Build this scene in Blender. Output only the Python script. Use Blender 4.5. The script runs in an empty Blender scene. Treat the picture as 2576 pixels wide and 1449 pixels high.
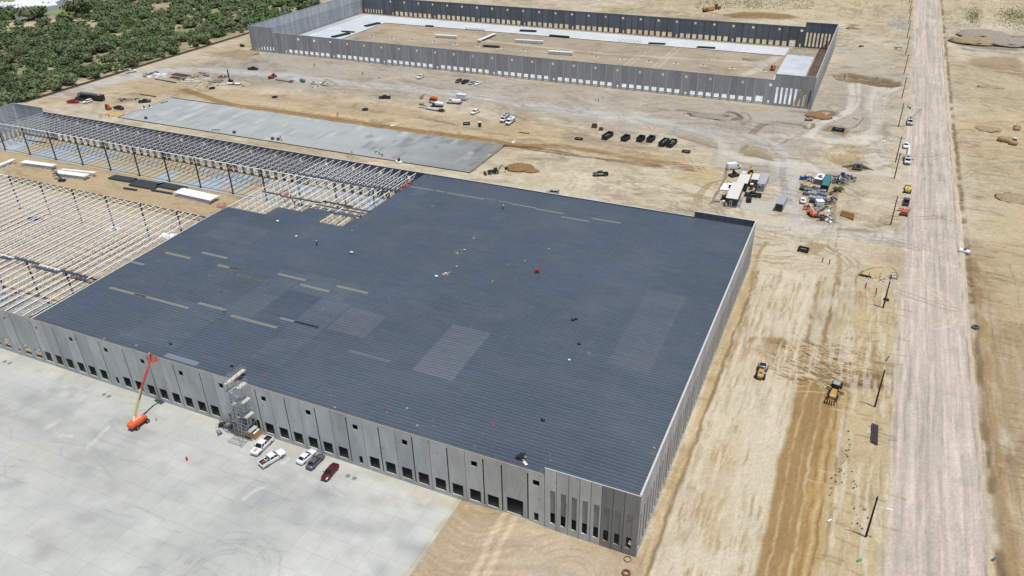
import bpy, math, random
import numpy as np
from mathutils import Vector, Matrix
random.seed(7); RNG = np.random.default_rng(7)
SC = bpy.context.scene; COL = SC.collection; R = math.radians
# ---------------- camera ----------------
CF, CYAW, CPIT, CROLL = 1964.6827, -0.4351, 0.5291, -0.0206
CAMP = Vector((21.8797, -98.5025, 115.4224))
_f = Vector((math.sin(CYAW)*math.cos(CPIT), math.cos(CYAW)*math.cos(CPIT), -math.sin(CPIT)))
_r0 = Vector((math.cos(CYAW), -math.sin(CYAW), 0)); _u0 = _r0.cross(_f)
_r = _r0*math.cos(CROLL) + _u0*math.sin(CROLL); _u = -_r0*math.sin(CROLL) + _u0*math.cos(CROLL)
cd = bpy.data.cameras.new('camera'); cam = bpy.data.objects.new('camera', cd); COL.objects.link(cam)
M4 = Matrix(((_r.x, _u.x, -_f.x, CAMP.x), (_r.y, _u.y, -_f.y, CAMP.y), (_r.z, _u.z, -_f.z, CAMP.z), (0, 0, 0, 1)))
cam.matrix_world = M4
cd.lens = 36*CF/2576; cd.sensor_width = 36; cd.clip_start = 1; cd.clip_end = 6000
SC.camera = cam
# ---------------- sky, sun, exposure ----------------
SUN = Vector((0.23, -0.06, 1)).normalized()
w = bpy.data.worlds.new('World'); SC.world = w; w.use_nodes = True
nt = w.node_tree; nt.nodes.clear()
o = nt.nodes.new('ShaderNodeOutputWorld'); b = nt.nodes.new('ShaderNodeBackground'); s = nt.nodes.new('ShaderNodeTexSky')
s.sky_type = 'NISHITA'; s.sun_disc = False
s.sun_elevation = math.asin(SUN.z); s.sun_rotation = math.atan2(SUN.x, SUN.y)
b.inputs[1].default_value = 0.11
nt.links.new(s.outputs[0], b.inputs[0]); nt.links.new(b.outputs[0], o.inputs[0])
ld = bpy.data.lights.new('sun', 'SUN'); ld.energy = 4.3; ld.angle = R(0.5); ld.color = (1, .97, .925)
lo = bpy.data.objects.new('sun', ld); COL.objects.link(lo); lo.rotation_euler = SUN.to_track_quat('Z', 'Y').to_euler(); lo.location = SUN*300
SC.view_settings.view_transform = 'Standard'; SC.view_settings.look = 'None'; SC.view_settings.exposure = -0.14; SC.view_settings.gamma = 1
SC.cycles.max_bounces = 5; SC.cycles.diffuse_bounces = 3; SC.cycles.glossy_bounces = 2; SC.cycles.transmission_bounces = 2
# ---------------- survey helpers: where things stand on the site ----------------
K0 = 1100/2571
TL = dict(a=(0, 0, K0), b=(900, 0, K0), c=(1900, 0, K0), d=(2932, 0, K0), e=(0, 550, K0), f=(900, 550, K0), g=(1900, 450, K0), h=(2932, 500, K0),
          i=(0, 1150, K0), j=(900, 1350, K0), k=(1800, 1648, K0), l=(2932, 1648, K0), m=(2932, 1100, K0),
          P=(2800, 640, .12422), Q=(3120, 670, .15184), R=(540, 260, .17857), S=(820, 1430, .24155), U=(0, 350, .24845), V=(0, 640, .21739),
          W=(3480, 380, .20704), X=(3480, 680, .13803), Y=(1620, 360, .17081), Z=(2940, 1420, .16304), N=(0, 0, .16304), A=(2932, 250, .48849), B=(2500, 400, .48849), C=(1500, 400, .75549), D=(0, 0, 4032/2576))
def at(t, x, y, z=0.0):
    x0, y0, k = TL[t]; u = (x0+x*k)/4032*2576; v = (y0+y*k)/4032*2576
    d = _f + _r*((u-1288)/CF) - _u*((v-724.5)/CF)
    return CAMP + d*((z-CAMP.z)/d.z)
def pts(s, z=0.0):
    out = []
    for q in s.split():
        x, y = q[1:].split(','); p = at(q[0], float(x), float(y), z); out.append((p.x, p.y))
    return out
# ---------------- colour ----------------
def lin(c): return ((c/255+.055)/1.055)**2.4 if c > 10 else c/255/12.92
ALB = 0.74
def pc(r, g, b): return (lin(r)*ALB, lin(g)*ALB, lin(b)*ALB)     # real base colour of a sunlit horizontal surface
MATS = {}
def mat(name, rgb, rough=.6, metal=0, var=.12, scale=1.5, streak=None, bump=0, spec=.4, var2=0, scale2=12):
    if name in MATS: return MATS[name]
    m = bpy.data.materials.new(name); m.use_nodes = True; nt = m.node_tree; N = nt.nodes; L = nt.links
    p = N['Principled BSDF']; p.inputs['Roughness'].default_value = rough; p.inputs['Metallic'].default_value = metal
    p.inputs['Specular IOR Level'].default_value = spec
    p.inputs['Base Color'].default_value = (*rgb, 1)
    if var > 0:
        tc = N.new('ShaderNodeNewGeometry'); mp = N.new('ShaderNodeMapping'); L.new(tc.outputs['Position'], mp.inputs[0])
        if streak: mp.inputs['Scale'].default_value = streak
        n = N.new('ShaderNodeTexNoise'); n.inputs['Scale'].default_value = scale; n.inputs['Detail'].default_value = 5; n.inputs['Roughness'].default_value = .65
        L.new(mp.outputs[0], n.inputs[0])
        mr = N.new('ShaderNodeMapRange'); mr.inputs[1].default_value = .3; mr.inputs[2].default_value = .7
        mr.inputs[3].default_value = 1-var; mr.inputs[4].default_value = 1+var; L.new(n.outputs['Fac'], mr.inputs[0])
        mx = N.new('ShaderNodeMix'); mx.data_type = 'RGBA'; mx.blend_type = 'MULTIPLY'; mx.inputs[0].default_value = 1
        mx.inputs[6].default_value = (*rgb, 1); L.new(mr.outputs[0], mx.inputs[7]); last = mx.outputs[2]
        if var2:
            n2 = N.new('ShaderNodeTexNoise'); n2.inputs['Scale'].default_value = scale2; n2.inputs['Detail'].default_value = 3
            L.new(tc.outputs['Position'], n2.inputs[0])
            m2 = N.new('ShaderNodeMapRange'); m2.inputs[1].default_value = .3; m2.inputs[2].default_value = .7; m2.inputs[3].default_value = 1-var2; m2.inputs[4].default_value = 1+var2
            L.new(n2.outputs['Fac'], m2.inputs[0])
            x2 = N.new('ShaderNodeMix'); x2.data_type = 'RGBA'; x2.blend_type = 'MULTIPLY'; x2.inputs[0].default_value = 1
            L.new(last, x2.inputs[6]); L.new(m2.outputs[0], x2.inputs[7]); last = x2.outputs[2]
        L.new(last, p.inputs['Base Color'])
        if bump:
            bp = N.new('ShaderNodeBump'); bp.inputs['Strength'].default_value = bump; bp.inputs['Distance'].default_value = .1
            L.new(n.outputs['Fac'], bp.inputs['Height']); L.new(bp.outputs[0], p.inputs['Normal'])
    MATS[name] = m; return m
# ---------------- objects ----------------
def link(o, parent=None):
    COL.objects.link(o)
    if parent is not None: o.parent = parent
    return o
def tag(o, label=None, cat=None, group=None, kind=None):
    if label: o['label'] = label
    if cat: o['category'] = cat
    if group: o['group'] = group
    if kind: o['kind'] = kind
    return o
def thing(name, label, cat, loc=(0, 0, 0), rz=0, group=None):
    o = bpy.data.objects.new(name, None); o.empty_display_size = .3; link(o)
    o.location = loc; o.rotation_euler = (0, 0, rz); return tag(o, label, cat, group)
def copy_tree(o, parent=None):
    c = o.copy(); COL.objects.link(c)
    if parent is not None: c.parent = parent
    for ch in o.children: copy_tree(ch, c)
    return c
def dup(o, label, loc, rz=0, group=None, sc=None):
    c = copy_tree(o); c.location = loc; c.rotation_euler = (0, 0, rz); c['label'] = label
    if group: c['group'] = group
    if sc: c.scale = sc
    return c
class MB:
    def __init__(s): s.v = []; s.f = []; s.m = []; s.mi = 0
    def add(s, V, F):
        n = len(s.v); s.v += [tuple(p) for p in V]; s.f += [tuple(i+n for i in f) for f in F]; s.m += [s.mi]*len(F); return s
    def box(s, x0, x1, y0, y1, z0, z1, tx=0, ty=0):       # tx,ty: inset of the top on each side
        return s.add([(x0, y0, z0), (x1, y0, z0), (x1, y1, z0), (x0, y1, z0), (x0+tx, y0+ty, z1), (x1-tx, y0+ty, z1), (x1-tx, y1-ty, z1), (x0+tx, y1-ty, z1)],
                     [(3, 2, 1, 0), (4, 5, 6, 7), (0, 1, 5, 4), (1, 2, 6, 5), (2, 3, 7, 6), (3, 0, 4, 7)])
    def prof(s, P, y0, y1, inset=0):                      # side profile (x,z) extruded across y
        n = len(P); A = [(x, y0, z) for x, z in P]; B = [(x, y1, z) for x, z in P]
        F = [tuple(range(n)), tuple(range(2*n-1, n-1, -1))]+[((i+1) % n, i, n+i, n+(i+1) % n) for i in range(n)]
        return s.add(A+B, F)
    def loft(s, S):                                       # S: list of closed rings of equal length
        n = len(S[0]); V = [p for r in S for p in r]; F = []
        for k in range(len(S)-1):
            for i in range(n):
                j = (i+1) % n; F.append((k*n+i, k*n+j, (k+1)*n+j, (k+1)*n+i))
        F.append(tuple(range(n-1, -1, -1))); F.append(tuple((len(S)-1)*n+i for i in range(n)))
        return s.add(V, F)
    def bar(s, a, b, w=.1, h=None, up=(0, 0, 1)):
        a = Vector(a); b = Vector(b); d = (b-a).normalized(); h = h or w; up = Vector(up)
        if abs(d.dot(up)) > .98: up = Vector((1, 0, 0))
        r = d.cross(up).normalized()*w/2; u = r.cross(d).normalized()*h/2
        return s.add([a-r-u, a+r-u, a+r+u, a-r+u, b-r-u, b+r-u, b+r+u, b-r+u], [(3, 2, 1, 0), (4, 5, 6, 7), (0, 1, 5, 4), (1, 2, 6, 5), (2, 3, 7, 6), (3, 0, 4, 7)])
    def cyl(s, a, b, r, r2=None, n=12):
        a = Vector(a); b = Vector(b); d = (b-a).normalized(); r2 = r if r2 is None else r2
        t = Vector((0, 0, 1)) if abs(d.z) < .9 else Vector((1, 0, 0)); p = d.cross(t).normalized(); q = d.cross(p)
        V = [a+(p*math.cos(2*math.pi*i/n)+q*math.sin(2*math.pi*i/n))*r for i in range(n)]+[b+(p*math.cos(2*math.pi*i/n)+q*math.sin(2*math.pi*i/n))*r2 for i in range(n)]
        return s.add(V, [tuple(range(n)), tuple(range(2*n-1, n-1, -1))]+[((i+1) % n, i, n+i, n+(i+1) % n) for i in range(n)])
    def ring(s, c, r, t, h, n=16):                        # flat ring lying down
        V = []; 
        for i in range(n):
            a = 2*math.pi*i/n; ca, sa = math.cos(a), math.sin(a)
            for rr, zz in ((r, 0), (r, h), (r-t, h), (r-t, 0)): V.append((c[0]+rr*ca, c[1]+rr*sa, c[2]+zz))
        F = []
        for i in range(n):
            j = (i+1) % n
            for k in range(4): F.append((i*4+k, i*4+(k+1) % 4, j*4+(k+1) % 4, j*4+k)[::-1])
        return s.add(V, F)
    def blob(s, c, rx, ry, rz, n=8, m=5, jit=.15, seed=0, flat=False):
        g = random.Random(seed); V = [(c[0], c[1], c[2]+rz)]; 
        for i in range(1, m):
            th = math.pi*i/m*(.5 if flat else 1)
            for j in range(n):
                a = 2*math.pi*j/n; q = 1+g.uniform(-jit, jit)
                V.append((c[0]+rx*math.sin(th)*math.cos(a)*q, c[1]+ry*math.sin(th)*math.sin(a)*q, c[2]+rz*math.cos(th)*q))
        V.append((c[0], c[1], c[2]-(0 if flat else rz)))
        F = [(0, 1+j, 1+(j+1) % n) for j in range(n)]
        for i in range(m-2):
            for j in range(n):
                a = 1+i*n; F.append((a+j, a+n+j, a+n+(j+1) % n, a+(j+1) % n))
        a = 1+(m-2)*n; F += [(a+j, len(V)-1, a+(j+1) % n) for j in range(n)]
        return s.add(V, F)
    def build(s, name, m, parent=None, smooth=False, loc=None):
        me = bpy.data.meshes.new(name); me.from_pydata(s.v, [], s.f)
        for x in (m if isinstance(m, (list, tuple)) else [m]): me.materials.append(x)
        if isinstance(m, (list, tuple)): me.polygons.foreach_set('material_index', s.m)
        if smooth: me.polygons.foreach_set('use_smooth', [True]*len(s.f))
        me.update(); o = link(bpy.data.objects.new(name, me), parent)
        if loc is not None: o.location = loc
        return o
def head(a, b): return math.atan2(b[1]-a[1], b[0]-a[0])
# ================= noise and painting of big sheets (soil colours, ruts, stains, some relief shading) =================
class Noise:
    def __init__(s, seed): s.g = np.random.default_rng(seed).random((256, 256)).astype(np.float32)
    def one(s, x, y):
        xi = np.floor(x).astype(int); yi = np.floor(y).astype(int); fx = x-xi; fy = y-yi; fx = fx*fx*(3-2*fx); fy = fy*fy*(3-2*fy)
        a = s.g[xi % 256, yi % 256]; b = s.g[(xi+1) % 256, yi % 256]; c = s.g[xi % 256, (yi+1) % 256]; d = s.g[(xi+1) % 256, (yi+1) % 256]
        return (a*(1-fx)+b*fx)*(1-fy)+(c*(1-fx)+d*fx)*fy
    def fbm(s, x, y, sc=1., oct=4):
        t = 0; a = .5; n = 0
        for k in range(oct):
            t = t+a*s.one(x/sc*2**k+17*k, y/sc*2**k+31*k); n += a; a *= .55
        return t/n
NA, NB, NC = Noise(1), Noise(2), Noise(3)
def in_poly(X, Y, P):
    r = np.zeros(X.shape, bool); n = len(P)
    for i in range(n):
        x1, y1 = P[i]; x2, y2 = P[(i+1) % n]
        if y1 == y2: continue
        c = (Y > min(y1, y2)) & (Y <= max(y1, y2)) & (X < (Y-y1)*(x2-x1)/(y2-y1)+x1); r ^= c
    return r
def seg_dist(X, Y, P, closed=False):
    d = np.full(X.shape, 1e9, np.float32); n = len(P)
    for i in range(n if closed else n-1):
        x1, y1 = P[i]; x2, y2 = P[(i+1) % n]; dx, dy = x2-x1, y2-y1; L = dx*dx+dy*dy+1e-9
        t = np.clip(((X-x1)*dx+(Y-y1)*dy)/L, 0, 1); d = np.minimum(d, np.hypot(X-x1-t*dx, Y-y1-t*dy))
    return d
def smooth_line(P, k=6):
    if len(P) < 3: return P
    o = []
    for i in range(len(P)-1):
        p0 = P[max(i-1, 0)]; p1 = P[i]; p2 = P[i+1]; p3 = P[min(i+2, len(P)-1)]
        for j in range(k):
            t = j/k; o.append(tuple(.5*((2*p1[c])+(-p0[c]+p2[c])*t+(2*p0[c]-5*p1[c]+4*p2[c]-p3[c])*t*t+(-p0[c]+3*p1[c]-3*p2[c]+p3[c])*t**3) for c in (0, 1)))
    return o+[P[-1]]
class Sheet:
    def __init__(s, xs, ys, base):
        s.xs = np.array(xs); s.ys = np.array(ys); s.X, s.Y = np.meshgrid(s.xs, s.ys)
        s.C = np.empty(s.X.shape+(3,), np.float32); s.C[:] = base; s.H = np.zeros(s.X.shape, np.float32)
    def win(s, P, pad):
        x0 = min(p[0] for p in P)-pad; x1 = max(p[0] for p in P)+pad; y0 = min(p[1] for p in P)-pad; y1 = max(p[1] for p in P)+pad
        a, b = np.searchsorted(s.xs, [x0, x1]); c, d = np.searchsorted(s.ys, [y0, y1]); return slice(c, d), slice(a, b)
    def blend(s, w, a, col, dh=0):
        if col is not None: s.C[w] += (np.array(col, np.float32)-s.C[w])*a[..., None]
        if dh: s.H[w] += dh*a
    def area(s, P, col, soft=3., alpha=1., dh=0, rag=2.):
        if isinstance(P, str): P = pts(P)
        w = s.win(P, soft+rag); X, Y = s.X[w], s.Y[w]
        if X.size == 0: return
        q = (NA.fbm(X, Y, 9)-.5)*rag*4; q2 = (NB.fbm(X, Y, 9)-.5)*rag*4
        X2, Y2 = X+q, Y+q2
        d = seg_dist(X2, Y2, P, True); sd = np.where(in_poly(X2, Y2, P), d, -d)
        s.blend(w, np.clip(sd/soft+.5, 0, 1)*alpha, col, dh)
    def line(s, P, wid, col, alpha=1., soft=.5, dh=0, rag=.3, pair=0, brk=0):
        if isinstance(P, str): P = smooth_line(pts(P))
        w = s.win(P, wid+soft+pair+1); X, Y = s.X[w], s.Y[w]
        if X.size == 0: return
        d = seg_dist(X+(NA.fbm(X, Y, 4)-.5)*rag*4, Y+(NB.fbm(X, Y, 4)-.5)*rag*4, P)
        if pair: d = np.abs(d-pair/2)
        a = np.clip((wid/2-d)/soft+.5, 0, 1)*alpha
        if brk: a = a*np.clip((NC.fbm(X, Y, 5)-.5+brk)*4, 0, 1)
        s.blend(w, a, col, dh)
    def build(s, name, m, z=0, kind='structure'):
        ny, nx = s.X.shape; me = bpy.data.meshes.new(name)
        co = np.stack([s.X, s.Y, s.H+z], -1).reshape(-1, 3).astype(np.float32)
        i = (np.arange(ny-1)[:, None]*nx+np.arange(nx-1)).reshape(-1); F = np.stack([i, i+1, i+nx+1, i+nx], 1).astype(np.int32)
        me.vertices.add(len(co)); me.vertices.foreach_set('co', co.ravel())
        me.loops.add(F.size); me.loops.foreach_set('vertex_index', F.ravel())
        me.polygons.add(len(F)); me.polygons.foreach_set('loop_start', np.arange(0, F.size, 4, dtype=np.int32)); me.polygons.foreach_set('loop_total', np.full(len(F), 4, np.int32))
        me.polygons.foreach_set('use_smooth', np.ones(len(F), bool))
        me.update(calc_edges=True)
        at_ = me.color_attributes.new('soil', 'FLOAT_COLOR', 'POINT')
        at_.data.foreach_set('color', np.concatenate([np.clip(s.C, .005, .9), np.ones(s.C.shape[:2]+(1,))], -1).reshape(-1).astype(np.float32))
        me.materials.append(m); o = link(bpy.data.objects.new(name, me)); o['kind'] = kind; return o
def sheet_mat(name, rough=.95, layers=((.25, .10), (2.2, .10)), streak=None, slabs=None, bump=.3, bscale=1.2, spec=.15):
    m = bpy.data.materials.new(name); m.use_nodes = True; nt = m.node_tree; N = nt.nodes; L = nt.links
    p = N['Principled BSDF']; p.inputs['Roughness'].default_value = rough; p.inputs['Specular IOR Level'].default_value = spec
    a = N.new('ShaderNodeAttribute'); a.attribute_name = 'soil'; last = a.outputs['Color']; g = N.new('ShaderNodeNewGeometry')
    def mul(last, f):
        x = N.new('ShaderNodeMix'); x.data_type = 'RGBA'; x.blend_type = 'MULTIPLY'; x.inputs[0].default_value = 1
        L.new(last, x.inputs[6]); L.new(f, x.inputs[7]); return x.outputs[2]
    def nz(scale, amt, st=None, lo=.3, hi=.7):
        mp = N.new('ShaderNodeMapping'); L.new(g.outputs['Position'], mp.inputs[0])
        if st: mp.inputs['Scale'].default_value = st
        n = N.new('ShaderNodeTexNoise'); n.inputs['Scale'].default_value = scale; n.inputs['Detail'].default_value = 6; n.inputs['Roughness'].default_value = .7
        L.new(mp.outputs[0], n.inputs[0]); r = N.new('ShaderNodeMapRange'); r.inputs[1].default_value = lo; r.inputs[2].default_value = hi
        r.inputs[3].default_value = 1-amt; r.inputs[4].default_value = 1+amt; L.new(n.outputs['Fac'], r.inputs[0]); return r.outputs[0], n
    for sc_, am in layers: last = mul(last, nz(sc_, am)[0])
    if streak: last = mul(last, nz(streak[0], streak[1], streak[2], .35, .65)[0])
    if slabs:
        bk = N.new('ShaderNodeTexBrick'); bk.offset = 0; bk.inputs['Scale'].default_value = 1; bk.inputs['Brick Width'].default_value = slabs[0]; bk.inputs['Row Height'].default_value = slabs[1]
        bk.inputs['Mortar Size'].default_value = .045; bk.inputs['Color1'].default_value = (1.025, 1.025, 1.025, 1); bk.inputs['Color2'].default_value = (.975, .98, .985, 1); bk.inputs['Mortar'].default_value = (.80, .79, .77, 1)
        L.new(g.outputs['Position'], bk.inputs[0]); last = mul(last, bk.outputs[0])
    L.new(last, p.inputs['Base Color'])
    if bump:
        _, n = nz(bscale, .1); bp = N.new('ShaderNodeBump'); bp.inputs['Strength'].default_value = bump; bp.inputs['Distance'].default_value = .15
        L.new(n.outputs['Fac'], bp.inputs['Height']); L.new(bp.outputs[0], p.inputs['Normal'])
    return m
def grow(a, step, end, f=1.12, mx=40):
    o = []; 
    while a < end: step = min(step*f, mx); a += step; o.append(a)
    return o
XS = [-x for x in grow(335, 1.2, 1500)][::-1]+list(np.arange(-335, -170, .9))+list(np.arange(-170, -38, .8))+list(np.arange(-38, 66, .27))+list(np.arange(66, 112, .5))+grow(112, .6, 1400)
YS = [-x for x in grow(62, .6, 500)][::-1]+list(np.arange(-62, 135, .36))+list(np.arange(135, 420, .7))+grow(420, 1.0, 2200, 1.03)
SAND = pc(206, 192, 160)
G = Sheet(XS, YS, SAND)
X, Y = G.X, G.Y
big = NA.fbm(X, Y, 60, 4)[..., None]; mid = NB.fbm(X, Y, 12, 4)[..., None]; fin = NC.fbm(X, Y, 3, 3)[..., None]
G.C *= 1+(big-.5)*.16+(mid-.5)*.34+(fin-.5)*.26
G.C += (np.array(pc(184, 162, 124))-np.array(SAND))*np.clip((NC.fbm(X, Y, 40, 4)[..., None]-.46)*2.4, 0, .65)
CREAM = pc(214, 200, 168); TAN = pc(192, 168, 128); BRN = pc(160, 134, 95); GRY = pc(176, 167, 149); LGT = pc(214, 203, 180); GRV = pc(190, 184, 170); PINK = pc(204, 189, 168); DRK = pc(120, 98, 70); OLV = pc(176, 158, 120); DGR = pc(140, 128, 110)
# -- zones
G.area("a1100,690 a1700,610 a2571,470 b700,470 c0,700 c2571,960 d600,990 d720,1449 h330,60 h430,500 h120,560 g2250,420 g1500,60 c1400,1250 c300,1000 b1500,900 b600,830 a2300,760", GRY, 8, .75, rag=4)
G.area("a1100,760 a2000,820 b300,840 b1300,930 c600,1180 c1900,1449 g2000,560 g1300,430 g300,300 b2571,1330 b1000,1130 b0,980 a1500,880 a1200,900", TAN, 6, .6, rag=3)
G.area([(3, -200), (24, -200), (20, 60), (20, 122), (4, 122)], CREAM, 2, .9, rag=.8)
G.area("h100,1449 h1000,1449 h1300,1000 h600,980 h100,870", CREAM, 5, .6)
G.area("d640,1000 d860,400 d1400,500 d1440,1449 h1100,0 h400,0", GRY, 8, .45, rag=4)
G.area("d1200,60 d1500,60 d1520,300 d1390,260 d1230,190", pc(178, 172, 158), 4, .9)
G.area("d1830,0 d2030,0 d2000,260 d1860,240", pc(186, 176, 150), 4, .8)
G.area([(60, -300), (140, -300), (150, 190), (62, 160)], pc(174, 150, 112), 6, .9, rag=4)
G.area([(66, 120), (170, 120), (240, 400), (62, 400)], pc(200, 181, 140), 8, .8, rag=5)
G.area("d1880,330 d2560,330 d2571,480 d2100,480 d1870,420", pc(152, 138, 122), 5, .85, rag=4)
G.area("c1500,0 d2571,0 d2571,200 d700,190 c2300,150", pc(206, 188, 144), 10, .6, rag=5)
G.area("c2200,140 c2400,110 c2571,110 d400,130 d520,165 d300,178 c2300,165", pc(150, 122, 82), 4, .95, rag=1)
G.area([(-900, 150), (-371, 150), (-371, 330), (-384, 450), (-384, 900), (-1500, 900)], pc(196, 176, 136), 4, .6)
# -- interior floors (soil inside the shells)
A0X, A1X, A0Y, A1Y = -321.6, -.25, .3, 119.9
G.area([(A0X, A0Y), (A1X, A0Y), (A1X, A1Y), (A0X, A1Y)], pc(194, 172, 132), .5, 1, rag=0)
G.area([(-331, 287), (0, 287), (0, 408), (-331, 408)], pc(182, 167, 140), 1, .95, rag=0)
G.area('c-700,420 c300,440 c900,500 c1700,560 c1200,480 c0,380', pc(160, 144, 116), 3, .6); G.area('b1300,230 b2200,300 b2500,400 b1900,380 b1300,300', pc(196, 178, 146), 4, .7)
G.line("c0,370 c800,460 c1500,520 c2571,580 d0,600 d250,540 d440,380", 4, LGT, .6, 1.5)
G.line("d0,690 d150,620 d330,500 d450,380", 5, LGT, .8, 1.5)
G.line("c1600,610 c1800,440", 1, LGT, .7, .6, pair=3); G.line("c1330,600 c1480,480", 1, LGT, .5, .6, pair=3)
ins = (X > A0X+.2) & (X < A1X-.2) & (Y > A0Y+.2) & (Y < A1Y-.2)
G.H[ins] += 1.0
# -- haul roads
G.line("a260,950 a700,800 a1100,650 a1700,500 a2290,330 b600,60", 7, pc(205, 190, 162), .85, 2.5)
G.line("a560,870 a1300,690 a1700,640 a2571,690 b700,730 b1500,800 b2300,880 c500,980 c1200,1070 c1900,1180 c2571,1340 h250,200 h350,330 h430,520 h470,760 h620,900 h900,960 h1350,1010", 10, pc(200, 195, 183), .92, 4)
for off in (0, 60): G.line("b0,%d b1500,%d c1000,%d c2200,%d" % (700+off, 830+off, 1060+off, 1240+off), .8, pc(174, 166, 152), .6, .6, brk=.2, pair=2.4)
G.line("h0,300 h300,300 h700,380 h1000,410 h1390,450", 5, LGT, .9, 2)
G.line("h330,200 h700,160 h1100,40 d1280,1300 d1150,1050 d1220,850", 5, LGT, .7, 2.5)
G.line("h1100,60 h1300,330", 5, LGT, .6, 2); G.line("d900,1250 d600,1230 d200,1260 h0,40", 5, GRV, .8, 2.5)
G.line("d870,340 d1200,380 d1500,420", 4, LGT, .7, 2); G.line("d1250,800 d1150,960 d950,1050 d700,1120 d600,1200", 5, LGT, .7, 2.5)
G.line("h120,900 h700,960 h1400,990 h1700,990", 9, LGT, .7, 3)
G.line("d1890,410 d2200,460 d2571,480", 4, LGT, .7, 1.5)
# -- embankment between slab and haul road
G.line("b0,900 b500,975 b1000,1062 b1800,1175 b2571,1260 c600,1270 c1300,1360 g1800,430 g2150,540", 3.2, pc(208, 184, 136), .95, 1.2)
G.line("a1700,830 b0,962 b500,1035 b1000,1110 b1800,1222 b2350,1290 c300,1340 g800,310 g1400,410 g2000,505", 4.6, pc(160, 128, 84), .95, 1.0, dh=.5)
G.line("c180,1340 g600,325 g1300,445 g2050,530", 1.0, pc(96, 74, 48), .85, .6, dh=-.5)
G.line("g800,290 g1400,395 g1800,450", 2.5, pc(196, 176, 136), .7, 1, dh=.5)
for k in range(26):
    t = k/25; p = at('b', 250+t*2000, 975+t*300); G.line([(p.x-1.2, p.y-2), (p.x+1.2, p.y+1)], 1.6, pc(150, 112, 66), .7, .8, dh=.35)
# -- road
RX0, RX1 = 41.9, 59.2
ex_ = (NA.fbm(X, Y, 6)-.5)*3.2
rd = np.clip((X-RX0+ex_)/1.4+.5, 0, 1)*np.clip((RX1-X)/1.0+.5, 0, 1)*(Y > -400)
xx = X+(NA.fbm(X, Y/8, 9)-.5)*1.6
st = .55*NB.one(xx/.9+7, Y/45)+.3*NC.one(xx/.4, Y/18)+.15*NA.one(xx/2.4, Y/70)
rc = np.array(PINK)[None, None]*(1+(st[..., None]-.5)*.52)*(1+(NC.fbm(X, Y, 5)[..., None]-.5)*.24)*(1-.10*np.exp(-((X-51.5)/2.2)**2))[..., None]
wk = rd[..., None]*.96; G.C[:] = G.C*(1-wk)+rc*wk
for x0, wd, c, a in ((58.0, .45, pc(140, 126, 108), .8), (58.9, 1.4, pc(212, 192, 150), .8), (48.6, .7, pc(172, 156, 140), .5), (50.4, .6, pc(176, 160, 142), .45), (52.8, .35, pc(220, 206, 186), .6), (54.4, .3, pc(220, 206, 186), .6), (44, .5, pc(178, 164, 148), .5), (46.2, .9, pc(180, 166, 150), .35)):
    G.line([(x0, -120), (x0+.15, 60), (x0-.2, 200), (x0+.1, 420), (x0, 700)], wd, c, a, .4, brk=.12, rag=.15)
G.line([(60.2, -120), (60.6, 0), (60, 60), (60.3, 150), (60, 300), (60.3, 600)], 1.4, pc(126, 104, 76), .8, .7, dh=-.35, brk=.2)
G.line([(61.8, -120), (62.3, 20), (61.6, 60), (62.0, 150)], 2.4, pc(168, 140, 98), .8, 1, dh=.5)
g2 = random.Random(3)
for k in range(150):
    y = g2.uniform(-20, 280); x = g2.uniform(61, 66); G.line([(x, y), (x+g2.uniform(3, 8), y+g2.uniform(-.6, .6))], .35, pc(*([136, 112, 78] if g2.random() < .6 else [206, 186, 146])), .6, .4)
for k in range(60):
    x = g2.uniform(64, 110); y = g2.uniform(-30, 130); G.line([(x, y), (x+g2.uniform(-4, 0), y+g2.uniform(20, 60))], .5, pc(*([150, 126, 88] if g2.random() < .5 else [202, 180, 138])), .4, .5)
# -- strip between the pads and the road
G.area([(28.5, -120), (41, -120), (41, 121), (31, 121), (29, 60)], pc(200, 178, 132), 1.5, .8, rag=1)
# brown cut lane and tracks
G.area([(20.6, -140), (27.4, -140), (28.6, 60), (26, 69.5), (20.2, 69), (20.6, 40)], pc(164, 132, 82), .8, .95, rag=.5, dh=-.25)
G.area([(27, -140), (30.4, -140), (30.6, 55), (29.4, 62), (27.4, 62)], pc(188, 154, 98), 1, .9, rag=.6)
for x0, c, a, wd in ((22.6, (204, 180, 132), .8, .45), (24.9, (196, 168, 116), .7, .4), (26.4, (212, 188, 138), .85, .6), (27.9, (160, 126, 76), .8, .5), (28.9, (210, 184, 132), .8, .5), (29.8, (116, 88, 54), .85, .3), (30.6, (196, 168, 116), .8, .6), (31.6, (150, 120, 78), .6, .5)):
    G.line([(x0+.3, -140), (x0, 0), (x0-.2, 40), (x0+.2, 60), (x0+.9, 76)], wd, pc(*c), a, .35, rag=.3, brk=.3)
G.line([(20.4, 68), (20.6, 90), (20, 121)], 1.0, pc(158, 130, 88), .85, .7, brk=.4); G.line([(24.4, 70), (24.6, 92), (25.2, 122)], 1.1, pc(150, 120, 76), .9, .7, brk=.5)
G.line([(27.2, 72), (27.8, 92), (28.5, 110)], 2.6, pc(210, 188, 142), .6, 1, brk=.2)
G.area("m80,540 m300,530 m560,560 m760,640 m900,640 m1000,760 m1290,860 m1290,1000 m1050,1010 m900,1000 m760,920 m480,920 m300,870 m560,820 m300,740 m120,640", pc(172, 144, 100), 2.5, .75, rag=1.2)
G.area("m700,880 m900,900 m880,1200 m700,1300 m560,1449 m480,1449 m560,1100", pc(158, 128, 84), 2, .55, rag=1)
G.line("m80,560 m300,570 m560,670 m760,760 m900,880 m1290,990", 3.4, pc(158, 126, 80), .8, 1.5, brk=.25)
G.line("m120,640 m260,740 m500,800 m800,850", 2.6, pc(170, 138, 92), .7, 1.2, brk=.25)
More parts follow.
